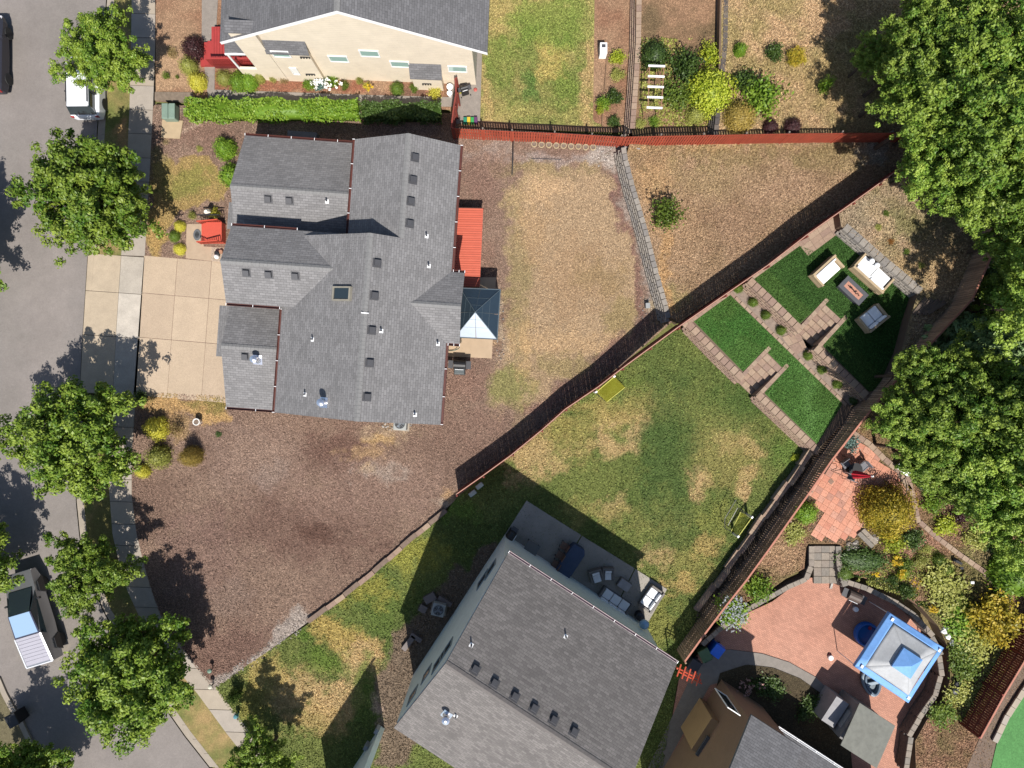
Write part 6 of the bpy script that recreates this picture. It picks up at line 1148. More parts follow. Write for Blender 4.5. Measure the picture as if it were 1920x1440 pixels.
# air conditioners
def ac(label, px, py, z, ang, sz=.85):
    c = G(px, py, z+.7); t = thing('air_conditioner', label, 'air conditioner', (c.x, c.y, z), ang); h = sz/2
    part(MB().box(-h, h, -h, h, .08, .72), 'casing', tint('ac_casing', 176, 178, 174, var=.06), t, bevel=.03); part(MB().box(-h-.1, h+.1, -h-.1, h+.1, 0, .07), 'pad', conc_m, t)
    m = MB().lathe((0, 0, .725), [(h*.80, 0), (h*.78, .03)], 24); part(m, 'fan_well', m_dark, t)
    g = MB(); 
    for r in (.25, .45, .65, .8): g.tube([(h*r*math.cos(a), h*r*math.sin(a), .765) for a in [6.283*k/20 for k in range(21)]], .008, 4, cap=False)
    for k in range(8): g.tube([(0, 0, .765), (h*.8*math.cos(k*.785), h*.8*math.sin(k*.785), .765)], .008, 4)
    part(g, 'fan_grille', tint('grille_grey', 150, 156, 160), t); part(MB().lathe((0, 0, .76), [(h*.2, 0), (h*.16, .03)], 12), 'hub', tint('hub_grey', 120, 126, 134), t)
    b4 = MB()
    for k in range(3):
        a = k*2.094; b4.solid([(.05*math.cos(a), .05*math.sin(a), .757), (h*.7*math.cos(a-.2), h*.7*math.sin(a-.2), .759), (h*.7*math.cos(a+.45), h*.7*math.sin(a+.45), .757)], .004)
    part(b4, 'fan_blades', tint('blade_grey', 130, 140, 150), t); return t
ac('white air conditioner peeking out below the main house roof edge', 750, 794, 0, -.07, .8); ac('pale air conditioner with round fan in the shade beside the teal wall', 822, 1144, 0, A(20, -30)+.35, .78)
for i, (x, y, a_, lx, ly) in enumerate(((806, 1122, .5, .75, .5), (793, 1142, -.5, .5, .45), (834, 1128, -.55, .95, .3), (766, 1206, .9, 1.1, .35), (780, 1196, -.6, .8, .3))):
    tag(MB().obox(G2(x, y, .3), a_, lx, ly, 0, .32, .01).build('concrete_block', tint('dull_block', 120, 108, 104, var=.15), bevel=.01), ['dull stone slab left of the shaded air conditioner', 'small square slab lower left of the shaded air conditioner', 'long slab behind the shaded air conditioner', 'long slab in the shade below the air conditioner', 'short slab meeting the long one by the teal wall'][i], 'stone slab')
# football goals
yel = leaf_mat('yellow_net', C(190, 186, 40), C(206, 200, 60), .35, .8)
_n = yel.node_tree; _o = _n.nodes['Material Output'].inputs[0]; _t = _n.nodes.new('ShaderNodeBsdfTransparent'); _x = _n.nodes.new('ShaderNodeMixShader'); _x.inputs[0].default_value = .5
_n.links.new(_o.links[0].from_socket, _x.inputs[1]); _n.links.new(_t.outputs[0], _x.inputs[2]); _n.links.new(_x.outputs[0], _o)
def goal(label, p, q, r, s_, zt, up):
    """p,q front foot corners (px), r,s rear corners; net slopes from crossbar to ground"""
    a, b_, c, d = G(*p, zt[0]), G(*q, zt[1]), G(*r, zt[2]), G(*s_, zt[3]); o = (a+b_+c+d)/4; t = thing('football_goal', label, 'goal', (o.x, o.y, 0))
    m = MB(); m.tube([a, b_], .03, 6); m.tube([c, d], .022, 6); part2 = lambda mb, nm, mt: mb.build(nm, mt, t)
    part2(m, 'crossbar', tint('yellow_bar', 226, 222, 110, .4)); n = MB(); k = 10; vs = []
    for i in range(k+1):
        for j in range(k+1):
            p1 = a.lerp(b_, i/k).lerp(d.lerp(c, i/k), j/k); sag = -.22*math.sin(math.pi*i/k)*math.sin(math.pi*j/k); vs.append((p1.x, p1.y, max(.03, p1.z+sag)))
    n.add(vs, [(i*(k+1)+j, (i+1)*(k+1)+j, (i+1)*(k+1)+j+1, i*(k+1)+j+1) for i in range(k) for j in range(k)]); part2(n, 'net', yel)
    for e in (a, b_): part2(MB().tube([e, (e.x, e.y, .03)], .03, 6), 'goal_post', tint('yellow_bar', 0, 0, 0))
    for e, f in ((a, d), (b_, c)): part2(MB().tube([(e.x, e.y, .03), (f.x, f.y, .03)], .02, 6), 'ground_bar', m_black)
    for e in (a, b_): part2(MB().obox((e.x, e.y), up, .14, .1, .02, .1 if e.z < .5 else e.z+.06), 'white_corner', m_wh)
    return t
goal('small yellow-netted goal beside the diagonal fence', (1152, 706), (1118, 735), (1137, 754), (1172, 726), (.95, .95, .08, .08), .6)
goal('small yellow-netted goal with a black frame beside the stepped wall', (1410, 970), (1384, 1006), (1371, 996), (1389, 960), (.95, .95, .3, .3), .9)
gt2 = thing('goal_frame', 'thin black folding frame standing open beside the second yellow goal', 'frame', (*G2(1372, 970), 0)); MB().tube([G(1370, 996, .3), G(1359, 990, .5), G(1359, 972, .75), G(1380, 937, .95), G(1383, 952, .6), G(1400, 962, .3)], .022, 6).build('tube', m_black, gt2); MB().tube([G(1383, 952, .6), G(1365, 985, .3)], .018, 6).build('brace', m_black, gt2)
# gazebo
GP = [G(863, 540, 2.3), G(938, 543, 2.3), G(932, 636, 2.3), G(853, 632, 2.3)]; ap = (GP[0]+GP[1]+GP[2]+GP[3])/4+Vector((0, 0, .95)); ap = Vector((G(891, 585, 3.2).x, G(891, 585, 3.2).y, 3.2))
gz = thing('gazebo', 'dark glossy metal-roofed gazebo beside the house, south face coloured pale like a sky reflection', 'gazebo', (ap.x, ap.y, 0))
pan = M('gazebo_panel', (.035, .055, .075), .22, .35, var=.04, bump=0); pan2 = M('gazebo_seam', C(110, 126, 136), .4, .3, bump=0)
pan_glare = M('gazebo_panel_glare', (.45, .5, .56), .30, .85, var=.06, scale=1.5, bump=0)  # for the south face only: its bright reflection is put into the colour
for i in range(4):
    a, b_ = GP[i], GP[(i+1) % 4]
    for (s0, s1, t0, t1) in ((0, .5, 0, .40), (.5, 1, 0, .40), (0, .5, .41, .70), (.5, 1, .41, .70), (0, .5, .71, 1), (.5, 1, .71, 1)):
        f = lambda s_, t_: a.lerp(ap, t_).lerp(b_.lerp(ap, t_), s_)
        MB().solid([f(s0+.01, t0), f(s1-.01, t0), f(s1-.01, t1), f(s0+.01, t1)] if t1 < 1 else [f(s0+.01, t0), f(s1-.01, t0), f(.5, .995)], .02).build('roof_panel', pan_glare if i == 2 else pan, gz)
    up_ = Vector((0, 0, .02)); MB().tube([a+up_, ap+up_], .022, 6).build('hip_bar', pan2, gz); MB().tube([a, b_], .035, 6).build('eave_bar', pan2, gz)
    MB().tube([a.lerp(b_, .5)+up_, ap+up_], .010, 5).build('seam_bar', pan2, gz)
    for t_ in (.405, .705): MB().tube([a.lerp(ap, t_)+up_*.6, b_.lerp(ap, t_)+up_*.6], .008, 5).build('seam_bar', pan2, gz)
    p = a.lerp(Vector((ap.x, ap.y, a.z)), .1); MB().box(p.x-.05, p.x+.05, p.y-.05, p.y+.05, .05, 2.32).build('post', m_black, gz)
# back deck: individual boards
dkm = [tint('deck_coral', 226, 112, 86, var=.05), tint('deck_coral_b', 220, 106, 80, var=.05)]
bd = thing('back_deck', 'coral-red wooden deck running along the east wall of the main house', 'deck', (*G2(878, 460), 0)); ya, yb = 390, 537
for i in range(34):
    y0, y1 = ya+(yb-ya)*i/34, ya+(yb-ya)*(i+1)/34-.5; sh = (y0-390)*.045
    MB().prism([G2(850-sh, y0, 1.1), G2(906-sh, y0+1, 1.1), G2(906-sh, y1+1, 1.1), G2(850-sh, y1, 1.1)], 1.06, 1.1).build('deck_board', dkm[i % 2], bd)
MB().prism([G2(852, 393, 1.1), G2(903, 394, 1.1), G2(897, 534, 1.1), G2(846, 533, 1.1)], 0, 1.05).build('deck_base', tint('deck_under', 120, 60, 46), bd)
MB().prism([G2(850, 388.6, 1.12), G2(907, 389.6, 1.12), G2(907, 391, 1.12), G2(850, 390, 1.12)], .9, 1.12).build('rim_board', tint('deck_rim', 90, 50, 40), bd)
for i in range(2): MB().prism([G2(906.5-i*0+9*i, 500, .5), G2(915+9*i, 500, .5), G2(914+9*i, 522, .5), G2(905.5+9*i, 522, .5)], 0, .75-.35*i).build('step', dkm[0], bd) if 0 else None
# entry steps
es = thing('entry_steps', 'coral-red front steps with slatted railing up to the main house door', 'steps', (*G2(400, 440), 0)); et = tint('entry_coral', 222, 92, 70, var=.05)
for i in range(4):
    x0_, x1_ = 380+5.0*i, (380+5.0*(i+1) if i < 3 else 424); MB().prism([G2(x0_, 421), G2(x1_-.3, 421), G2(x1_-.3, 457), G2(x0_, 457)], .0, .16*(i+1)).build('step', et, es)
for yy in (420, 458):
    a, b_ = Vector((*G2(379, yy), .75)), Vector((*G2(423, yy), 1.25)); MB().tube([a, b_], .04, 6).build('handrail', et, es); m = MB()
    for k in range(12): p = a.lerp(b_, k/11); m.box(p.x-.02, p.x+.02, p.y-.02, p.y+.02, .05+.05*k, p.z)
    m.build('balusters', et, es, kind='stuff')
rlg = thing('porch_railing', 'black slatted railing section behind the entry plants', 'railing', (*G2(405, 410), 0)); m = MB()
for k in range(12): x = G2(386+3.2*k, 410)[0]; y = G2(386, 410)[1]; m.box(x-.012, x+.012, y-.012, y+.012, 0, .95)
m.build('balusters', m_black, rlg, kind='stuff'); a = G2(384, 410); c = G2(424, 410); MB().box(a[0], c[0], a[1]-.03, a[1]+.03, .95, 1.0).build('handrail', m_black, rlg)
# small things round the main house
def lathe_thing(name, label, cat, px, py, z, prof, mt, pn='body', n=16, h=.3, extra=()):
    c = G(px, py, z+h); t = thing(name, label, cat, (c.x, c.y, z)); part(MB().lathe((0, 0, 0), prof, n), pn, mt, t)
    for nm, m, mm in extra: part(m, nm, mm, t)
    return t
m = MB().lathe((0, 0, 0), [(.30, 0), (.32, .03)], 20, .75, 1.1); q = MB()
for k in range(7): q.lathe((-.12+.04*k, 0, 0), [(.012, .03), (.012, .05)], 6, 1, 20*math.sqrt(max(.05, 1-((k-3)/3.4)**2)))
c = G(369, 440, .1); t = thing('door_mat', 'oval black-and-grey patterned mat on the entry walk', 'mat', (c.x, c.y, .035)); part(m, 'mat', tint('mat_grey', 110, 112, 116), t); part(q, 'scroll_pattern', m_black, t)
m = MB().lathe((0, 0, 0), [(.27, .0), (.30, .05)], 18); 
c = G(387, 397, .9); t = thing('garden_lamp', 'white-shaded garden lamp beside the entry railing', 'lamp', (c.x, c.y, 0)); part(MB().tube([(0, 0, 0), (0, 0, .8)], .03, 6), 'pole', m_black, t); part(MB().lathe((0, 0, .8), [(.22, 0), (.10, .22)], 6), 'lamp_shade', M('cream_shade', (.7, .66, .58), .6), t)
c = G(318, 210, .5); t = thing('utility_box', 'pale green utility transformer box on its concrete pad', 'utility box', (c.x, c.y, .08), 0); gm = tint('sage_metal', 142, 164, 148, .5, var=.08, scale=2)
part(MB().box(-.40, .40, -.47, .47, 0, .55), 'cabinet', gm, t, bevel=.06); part(MB().box(-.42, -.01, -.49, .49, .555, .63, .03), 'lid', gm, t, bevel=.03); part(MB().box(.01, .42, -.49, .49, .555, .63, .03), 'lid', gm, t, bevel=.03)
c = G(369, 791, .4); t = thing('planter_pot', 'round pot with a white rim standing alone in the bark yard', 'plant pot', (c.x, c.y, 0)); part(MB().lathe((0, 0, 0), [(.14, 0), (.2, .42), (.22, .45), (.22, .5), (.17, .5), (.16, .44)], 18), 'pot', M('white_ceramic', (.7, .68, .64), .4), t); part(MB().lathe((0, 0, .44), [(.16, 0), (.12, .03)], 12), 'soil', tint('pot_soil', 140, 120, 104), t)
t = grill('black covered barbecue on the bark next to the gazebo patio', 862, 684, 0, -.05+math.pi/2*0, 1.0)
c = G(862, 684, .7); bq = t
part(MB().box(-.36, .36, -.62, .12, .25, .78, .05), 'front_cover', tint('cover_grey', 96, 104, 106), bq, bevel=.04)
hs = thing('garden_hose', 'green garden hose looped beside the main house corner', 'hose', (*G2(850, 650), .05)); MB().tube([G(836+18*math.cos(k*.5)*(1-.02*k)+8, 651+7*math.sin(k*.5), .09+.004*k) for k in range(22)]+[G(866, 640, .1)], .015, 5).build('tube', tint('hose_green', 90, 110, 90), hs)
for i in range(9):
    c = G(1001.5+13.8*i, 270.5+i*.75+(i % 2)*.5, .05); t = thing('ring_planter', ['first', 'second', 'third', 'fourth', 'fifth', 'sixth', 'seventh', 'eighth', 'last'][i]+' round stone-rimmed planter from the left, below the orange fence', 'planter ring', (c.x, c.y, 0), 0, 'row of round planters'); m = MB(); vs = []; n = 20
    for r, z in ((.185, 0), (.185, .12), (.145, .12), (.145, .02)): vs += [(r*math.cos(6.283*k/n), r*math.sin(6.283*k/n), z) for k in range(n)]
    m.add(vs, [(j*n+k, j*n+(k+1) % n, (j+1)*n+(k+1) % n, (j+1)*n+k) for j in range(3) for k in range(n)]); part(m, 'rim', tint('ring_rim', 206, 186, 150), t); part(MB().lathe((0, 0, 0), [(.145, .0), (.145, .05)], n), 'fill', tint('ring_fill', 138, 122, 108, var=.3, scale=12), t)
for i, (x, y) in enumerate(((886, 925), (899, 911))): tag(MB().obox(G2(x, y, .1), A(14, -11), .50, .30, 0, .16).build('utility_cover', tint('pale_green_lid', 190, 206, 196, .5), bevel=.05), ['pale green rounded utility cover at the fence end, lower one', 'pale green rounded utility cover at the fence end, upper one'][i], 'utility cover', 'utility covers at the fence end')
c = G(1214, 573, .2); tag(MB().obox((c.x, c.y), .05, .28, .32, 0, .38).build('sprinkler_box', tint('box_grey', 170, 172, 172), bevel=.02), 'small grey box on the ground left of the grey block wall foot', 'box')
tag(MB().tube([G(962, 262, .1), G(962, 285, .3), G(960, 328, .05)], .035, 6).build('black_stake', m_dark), 'thin black stake and cable standing near the round planters', 'stake'); tag(MB().tube([G(996, 297, .04), G(1052, 299, .04)], .02, 5).build('loose_pipe', m_vent), 'thin grey pipe lying on the bark below the round planters', 'pipe')
tag(MB().tube([G(1152, 273, .1), G(1200, 279, 1.0)], .045, 6).build('white_pipe', tint('pipe_white', 190, 186, 186)), 'pale pipe lying across the head of the grey block wall', 'pipe')
tag(MB().prism([G2(*p) for p in ((397, 463), (419, 466), (418, 491), (397, 490))], .0, .045).build('pebble_bed', ground_mat('pebbles', 14, .4, chips=1.2, cs=12) if 0 else tint('pale_pebbles', 190, 170, 150, var=.35, scale=14, fine=.4, fscale=20)), 'pale pebble patch beside the entry walk', 'pebble bed')
c = G(405, 479, .3); t = thing('garden_ornament', 'white animal-shaped garden ornament with a dark base on the pebbles', 'ornament', (c.x, c.y, .05)); part(MB().lathe((0, -.05, 0), [(.12, 0), (.16, .15), (.10, .32), (.02, .38)], 12), 'figure', m_wh, t, smooth=True); part(MB().lathe((.04, .16, 0), [(.14, 0), (.16, .25), (.1, .3)], 12), 'dark_pot', m_dark, t); part(MB().lathe((.26, .24, 0), [(.10, 0), (.13, .2), (.12, .22)], 12), 'clay_pot', tint('clay', 190, 140, 110), t)
for i, (x, y) in enumerate(((393, 1258), (394, 1288))):
    c = G(x, y, .5); t = thing('path_light', ['green-topped short post light in the bark near the sidewalk corner', 'white-topped short post light at the lawn and sidewalk corner'][i], 'path light', (c.x, c.y, 0)); part(MB().tube([(0, 0, 0), (0, 0, .5)], .04, 6), 'post', m_black, t); part(MB().lathe((0, 0, .5), [(.14, 0), (.13, .06), (.03, .12)], 12), 'cap', tint('light_cap%d' % i, *((130, 160, 140) if i == 0 else (226, 220, 200))), t)
lathe_thing('garden_globe', 'shiny blue-green glass globe at the bottom edge beside the small dark bush', 'ornament', 444, 1341, 0, [(.06, 0), (.1, .3), (.16, .42), (.12, .56), (.02, .6)], glass_mat('teal_globe', C(120, 180, 190), .08, .3), 'globe')
# stones near things: individual rocks
rockme = []
for k in range(4):
    v_, f_ = ico_core(1, .8, .55, -1, 8, 4); rk = rng.normal(size=(len(v_), 3))*.09
    m = MB().add([(p[0]+rk[i, 0], p[1]+rk[i, 1], p[2]+rk[i, 2]) for i, p in enumerate(v_)], [f[::-1] for f in f_]); o = m.build('rock_source', tint('rock_grey%d' % k, *((170, 160, 150), (150, 142, 136), (190, 182, 174), (160, 146, 130))[k], var=.25, scale=3), world=False, smooth=True); rockme.append(o.data); bpy.data.objects.remove(o)
def rocks(name, label, pts, z, cat='rocks', rr=(.1, .22), mt=None):
    c = G(*pts[0], z); t = thing(name, label, cat, (c.x, c.y, z))
    for x, y in pts:
        p = G(x, y, z); s_ = R_.uniform(*rr); o = mobj('rock', rockme[R_.randrange(4)] if mt is None else mt, t, (p.x-c.x, p.y-c.y, .02), (s_, s_, s_), R_.uniform(0, 6))
    return t
rp = [(R_.uniform(1586, 1612), R_.uniform(1016, 1036)) for _ in range(20)]+[(R_.uniform(1622, 1644), R_.uniform(998, 1014)) for _ in range(12)]
rocks('rock_pile', 'heap of mottled grey rocks between tile patio and garden steps', rp, GZ)
rocks('rock_border', 'pale stones scattered along the gazebo patio and deck edge', [(R_.uniform(930, 945), R_.uniform(560, 680)) for _ in range(26)], 0, rr=(.04, .09)); rocks('rock_border', 'pale stones beside the air conditioner under the main roof edge', [(R_.uniform(716, 775), R_.uniform(794, 806)) for _ in range(22)], 0, rr=(.04, .1))
rocks('rock_border', 'loose stones at the head of the grey block wall', [(R_.uniform(1118, 1168), R_.uniform(272, 312)) for _ in range(60)], 0, rr=(.03, .08)); rocks('rock_border', 'pale stones at the foot of the grey block wall', [(R_.uniform(1195, 1246), R_.uniform(556, 600)) for _ in range(24)], 0, rr=(.03, .08)); rocks('rock_border', 'gravel stones along the lower bark yard edge', [(395+(575-395)*u+R_.uniform(-10, 8), 1290+(1168-1290)*u+R_.uniform(-8, 8)) for u in [R_.random() for _ in range(120)]], 0, rr=(.03, .07))
rocks('white_rocks', 'three bright white boulders in a row beside the canopy', [(1770, 1183), (1772, 1179), (1777, 1194), (1782, 1191), (1788, 1203), (1784, 1206)], GZ, rr=(.17, .24), mt=None if 0 else (lambda d: (d.materials.clear(), d.materials.append(M('white_stone', (.8, .8, .78), .8)), d)[2])(rockme[0].copy()))
for i in range(2):
    a = [(1614, 996), (1640, 1022), (1634, 1027), (1608, 1001)]; q = [(x+7*i, y-6*i+1) for x, y in a]; tag(MB().prism([G2(*p, GZ+.2-.08*i) for p in q], GZ-.1, GZ+.2-.08*i).build('stone_slab', gstone[i+1]), ['long grey stone slab among the rocks, lower of two', 'long grey stone slab among the rocks, upper of two'][i], 'stone slab')
# tile patio furniture
zt = GZ+.05
def mchair(label, px, py, ang):
    c = G(px, py, zt+.5); t = thing('patio_chair', label, 'chair', (c.x, c.y, zt), ang, 'chairs round the dark patio table'); sm = tint('sling_grey', 128, 128, 134)
    part(MB().box(-.24, .24, -.24, .24, .42, .45), 'seat', sm, t); part(MB().box(-.24, .24, .25, .28, .46, .9), 'backrest', sm, t)
    for s_ in (-1, 1): part(MB().tube([(s_*.28, -.26, 0), (s_*.28, -.26, .6), (s_*.28, .28, .66), (s_*.28, .34, 0)], .018, 6), 'side_frame', m_black, t)
mchair('grey sling chair left of the dark patio table', 1586, 870, .6); mchair('grey sling chair right of the dark patio table', 1620, 875, -.9); mchair('grey sling chair below the dark table, beside the red umbrella', 1599, 893, 2.7)
lathe_thing('patio_table', 'small dark round table between the sling chairs on the red tiles', 'table', 1601, 880, zt, [(.26, 0), (.05, .04), (.04, .68), (.40, .69), (.42, .72)], m_dark, 'pedestal_top', 20, .5)
ub = G(1602, 890, zt+1.3); ue = G(1634, 893, zt+2.3); t = thing('closed_umbrella', 'closed bright red patio umbrella with a white tip leaning over the tiles', 'umbrella', (ub.x, ub.y, zt)); P0 = Vector((0, 0, 1.25)); P1 = ue-Vector((ub.x, ub.y, zt))
m = MB(); vs = []; n = 16; d = (P1-P0).normalized(); uu = d.cross(Vector((0, 0, 1))).normalized(); ww = d.cross(uu)
for k, (tt, rr_) in enumerate(((0, .26), (.35, .22), (.75, .12), (1, .04))):
    for j in range(n): a = 6.283*j/n; r = rr_*(1 if j % 2 else .68); p = P0.lerp(P1, tt)+r*(math.cos(a)*uu+math.sin(a)*ww); vs.append(p)
m.add(vs, [(k*n+j, k*n+(j+1) % n, (k+1)*n+(j+1) % n, (k+1)*n+j) for k in range(3) for j in range(n)]); part(m, 'canopy', M('crimson_fabric', C(200, 24, 48), .8, var=.08, bump=0), t); part(MB().tube([(0, 0, 0), P0, P1+d*.06], .022, 6), 'pole', m_wh, t); part(MB().tube([P1, P1+d*.12], .05, 8), 'tip', m_wh, t)
def hose(label, pts, z, mt, r=.013):
    t = thing('garden_hose', label, 'hose', (*G2(*pts[0], z), z)); P = [G(*p, z+.02) for p in pts]; out = []
    for a, b_ in zip(P, P[1:]): out += [a.lerp(b_, k/4) for k in range(4)]
    MB().tube(out+[P[-1]], r, 5).build('tube', mt, t)
hosm = tint('hose_brown', 110, 80, 66)
hose('thin brown hose curling over the red tiles left of the chairs', [(1583, 879), (1565, 883), (1554, 876), (1558, 868), (1568, 870), (1569, 878), (1558, 882), (1580, 892), (1600, 900)], zt, hosm); hose('thin brown hose arching over the red tiles right of the chairs', [(1608, 862), (1620, 860), (1628, 868), (1632, 876), (1628, 884), (1640, 881), (1652, 884)], zt, hosm)
a = [G(*p, zt+z_) for p, z_ in (((1679, 876), .35), ((1690, 867), .5), ((1711, 884), .5), ((1703, 894), .35))]; t = thing('printed_cushion', 'white cushion panel with green and blue print at the tile patio corner', 'cushion', (a[0].x, a[0].y, zt)); MB().solid(a, .1).build('panel', m_wh, t)
f = lambda s_, t_: a[0].lerp(a[1], t_).lerp(a[3].lerp(a[2], t_), s_)+Vector((0, 0, .004)); MB().solid([f(.02, .4), f(.02, .98), f(.4, .9)], .002).build('green_print', tint('print_green', 60, 170, 130), t); MB().solid([f(.75, .55), f(.95, .5), f(.95, .95), f(.72, .9)], .002).build('blue_print', tint('print_blue', 60, 80, 150), t)
for s_, t_ in ((.45, .3), (.55, .5), (.62, .25)): MB().solid([f(s_, t_), f(s_+.08, t_), f(s_+.08, t_+.2), f(s_, t_+.2)], .002).build('blue_print', tint('print_blue', 0, 0, 0), t)
t = thing('curved_rail', 'dark curved metal rail at the edge of the tile patio beside the golden bush', 'railing', (*G2(1698, 905, GZ), GZ)); MB().tube([G(1684, 906, zt+.1), G(1696, 896, zt+.5), G(1700, 910, zt+.6), G(1699, 925, zt+.4), G(1695, 935, zt)], .03, 6).build('rail', m_dark, t)
lathe_thing('dark_pot', 'dark round pot in the golden bush shadow at the tile edge', 'plant pot', 1622, 962, zt, [(.12, 0), (.2, .25), (.18, .32)], m_dark, 'pot')
lathe_thing('square_drain', 'dull brown tile-sized cover among the red tiles', 'cover', 1558, 903, zt, [(.2, 0), (.2, .012)], tint('drain_brown', 150, 116, 96), 'cover', 4, 0)
# brick patio
cz = 2.35; CW, CN, CE, CS = G(1602, 1250, cz), G(1668, 1148, cz), G(1770, 1215, cz), G(1703, 1318, cz); cc = (CW+CN+CE+CS)/4
bl = M('blue_canopy_cloth', C(128, 184, 252), .7, var=.05, scale=1.2, bump=.1, fscale=6); gy = M('grey_canopy_cloth', C(196, 198, 200), .8, var=.06, scale=1.5, bump=.3, fscale=5)
cn = thing('canopy_tent', 'blue and grey square pop-up canopy over the brick patio', 'canopy', (cc.x, cc.y, 0)); apx = Vector((cc.x, cc.y, 3.35)); crn = [CW, CN, CE, CS]
for i in range(4):
    a, b_ = crn[i], crn[(i+1) % 4]; lo = Vector((0, 0, -.22)); A1, B1 = a.lerp(apx, .2), b_.lerp(apx, .2); A2, B2 = a.lerp(apx, .70), b_.lerp(apx, .70); sg = Vector((0, 0, -.10))
    k = 6
    def panel(p, q, r, s2, nm, mt, sag):
        m = MB(); vs = []
        for ii in range(k+1):
            for jj in range(k+1): v0_ = p.lerp(q, ii/k).lerp(s2.lerp(r, ii/k), jj/k); vs.append(v0_+Vector((0, 0, -sag*math.sin(math.pi*ii/k)*math.sin(math.pi*(.3+.7*jj/k)))))
        m.add(vs, [(x_*(k+1)+y_, (x_+1)*(k+1)+y_, (x_+1)*(k+1)+y_+1, x_*(k+1)+y_+1) for x_ in range(k) for y_ in range(k)]); o = m.build(nm, mt, cn, smooth=True); md = o.modifiers.new('t', 'SOLIDIFY'); md.thickness = .01; return o
    panel(a, b_, B1, A1, 'blue_border', bl, .02); panel(A1, B1, B2, A2, 'grey_roof_panel', gy, .08); MB().add([a, b_, b_+lo, a+lo], [(0, 1, 2, 3)]).build('valance', bl, cn)
    up2 = Vector((0, 0, .18)); c0, c1 = a.lerp(apx, .66)+up2, b_.lerp(apx, .66)+up2; MB().solid([c0, c1, apx+up2*1.4], .01).build('vent_cap', bl, cn); MB().add([c0, c1, c1-up2*.7, c0-up2*.7], [(0, 1, 2, 3)]).build('vent_skirt', bl, cn)
    p = a.lerp(apx, .14)+Vector((0, 0, .03)); MB().obox((p.x, p.y), A(66, -102), .18, .14, p.z-.04, p.z+.02).build('white_patch', m_wh, cn)
    p = a.lerp(Vector((cc.x, cc.y, a.z)), .04); MB().tube([(p.x, p.y, 0), (p.x, p.y, cz)], .03, 6).build('leg', m_wh, cn)
c = G(1626, 1190, .3); t = thing('inflatable_pool', 'round blue inflatable pool half hidden under the canopy', 'pool', (c.x, c.y, .01)); bp = M('pool_blue', C(20, 110, 210), .35, var=.1, scale=2, bump=0)
for k in range(3): part(MB().tube([(.68*math.cos(a), .68*math.sin(a), .08+.13*k) for a in [6.283*j/24 for j in range(25)]], .075, 8, cap=False), 'ring', bp, t, smooth=True)
part(MB().lathe((0, 0, .02), [(.66, 0), (.66, .22)], 24), 'water', glass_mat('pool_water', C(20, 100, 180), .05), t); part(MB().lathe((.1, .45, .42), [(.12, 0), (.10, .05)], 10), 'red_toy', tint('toy_red', 160, 40, 70), t)
c = G(1637, 1281, .3); t = thing('inflatable_boat', 'grey-blue inflatable boat beside the canopy leg in the shade', 'inflatable boat', (c.x, c.y, .02), A(8, 42)); gb = tint('boat_grey', 160, 178, 190, .5)
el_ = lambda rx, ry, z: [(rx*math.cos(a), ry*math.sin(a)*(1-.25*math.cos(a)), z) for a in [6.283*j/28 for j in range(29)]]
part(MB().tube(el_(.78, .50, .14), .13, 10, cap=False), 'outer_tube', gb, t, smooth=True); part(MB().tube(el_(.70, .42, .3), .09, 8, cap=False), 'upper_tube', tint('boat_blue', 90, 110, 130, .5), t, smooth=True); part(MB().lathe((0, 0, .03), [(.65, 0), (.65, .08)], 24, 1, .6), 'floor', tint('boat_floor', 120, 134, 144), t); part(MB().box(-.1, .1, -.36, .36, .2, .32), 'seat', gb, t, bevel=.03)
for i, (x, y, lb) in enumerate(((1557, 1233, 'small white-and-pink toy on the bare middle of the brick patio'), (1604, 1142, 'small white cloth bundle near the canopy shadow tip'), (1558, 1094, 'grey-white driftwood ornament at the foot of the garden steps'))):
    c = G(x, y, .1); t = thing(['toy_bucket', 'cloth_bundle', 'driftwood'][i], lb, ['toy', 'cloth', 'ornament'][i], (c.x, c.y, .003), R_.uniform(0, 3))
    if i == 2: [part(MB().tube([(-.35, .06*k, .05), (0, .04*k-.06, .12+.03*k), (.38, -.07*k, .05)], [.02, .05, .02], 6), 'branch', tint('driftwood_grey', 190, 184, 176), t) for k in (-1, 0, 1)]
    else: part(MB().lathe((0, 0, 0), [(.12, 0), (.17, .06), (.16, .2), (.05, .24)], 9), 'body', m_wh, t); part(MB().lathe((.08, .14, 0), [(.07, 0), (.09, .1), (.02, .12)], 8), 'trim', tint('toy_maroon%d' % i, *((130, 50, 60) if i == 0 else (170, 160, 160))), t)
def bin_(label, px, py, ang, mt, h=1.05):
    c = G(px, py, h*.9); t = thing('wheelie_bin', label, 'bin', (c.x, c.y, 0), ang, 'bins by the brown fence'); part(MB().box(-.26, .26, -.3, .3, .05, h-.06, -.06), 'body', mt, t, bevel=.02); part(MB().box(-.35, .35, -.40, .38, h-.055, h+.02, .03), 'lid', mt, t, bevel=.02); part(MB().tube([(-.25, .42, h-.06), (.25, .42, h-.06)], .02, 6), 'handle', mt, t)
    for s_ in (-1, 1): part(MB().box(s_*.22-.03, s_*.22+.03, .2, .4, 0, .18), 'wheel', m_black, t)
bin_('bright blue recycling bin between the brown fence and the brick patio', 1345, 1220, A(24, 18), M('bin_blue', C(20, 120, 255), .4, bump=0)); bin_('dull green bin left of the blue one', 1322, 1228, A(-26, 14), M('bin_green', C(84, 120, 84), .5, bump=0)); bin_('dark grey bin in the shadow by the red arbour', 1302, 1248, A(24, 14), M('bin_grey', C(60, 66, 76), .5, bump=0), .9)
ar = thing('garden_arbour', 'bright orange-red slatted arbour between the fence end and the tan house', 'arbour', (*G2(1290, 1264), 0)); om = tint('arbour_orange', 232, 100, 70)
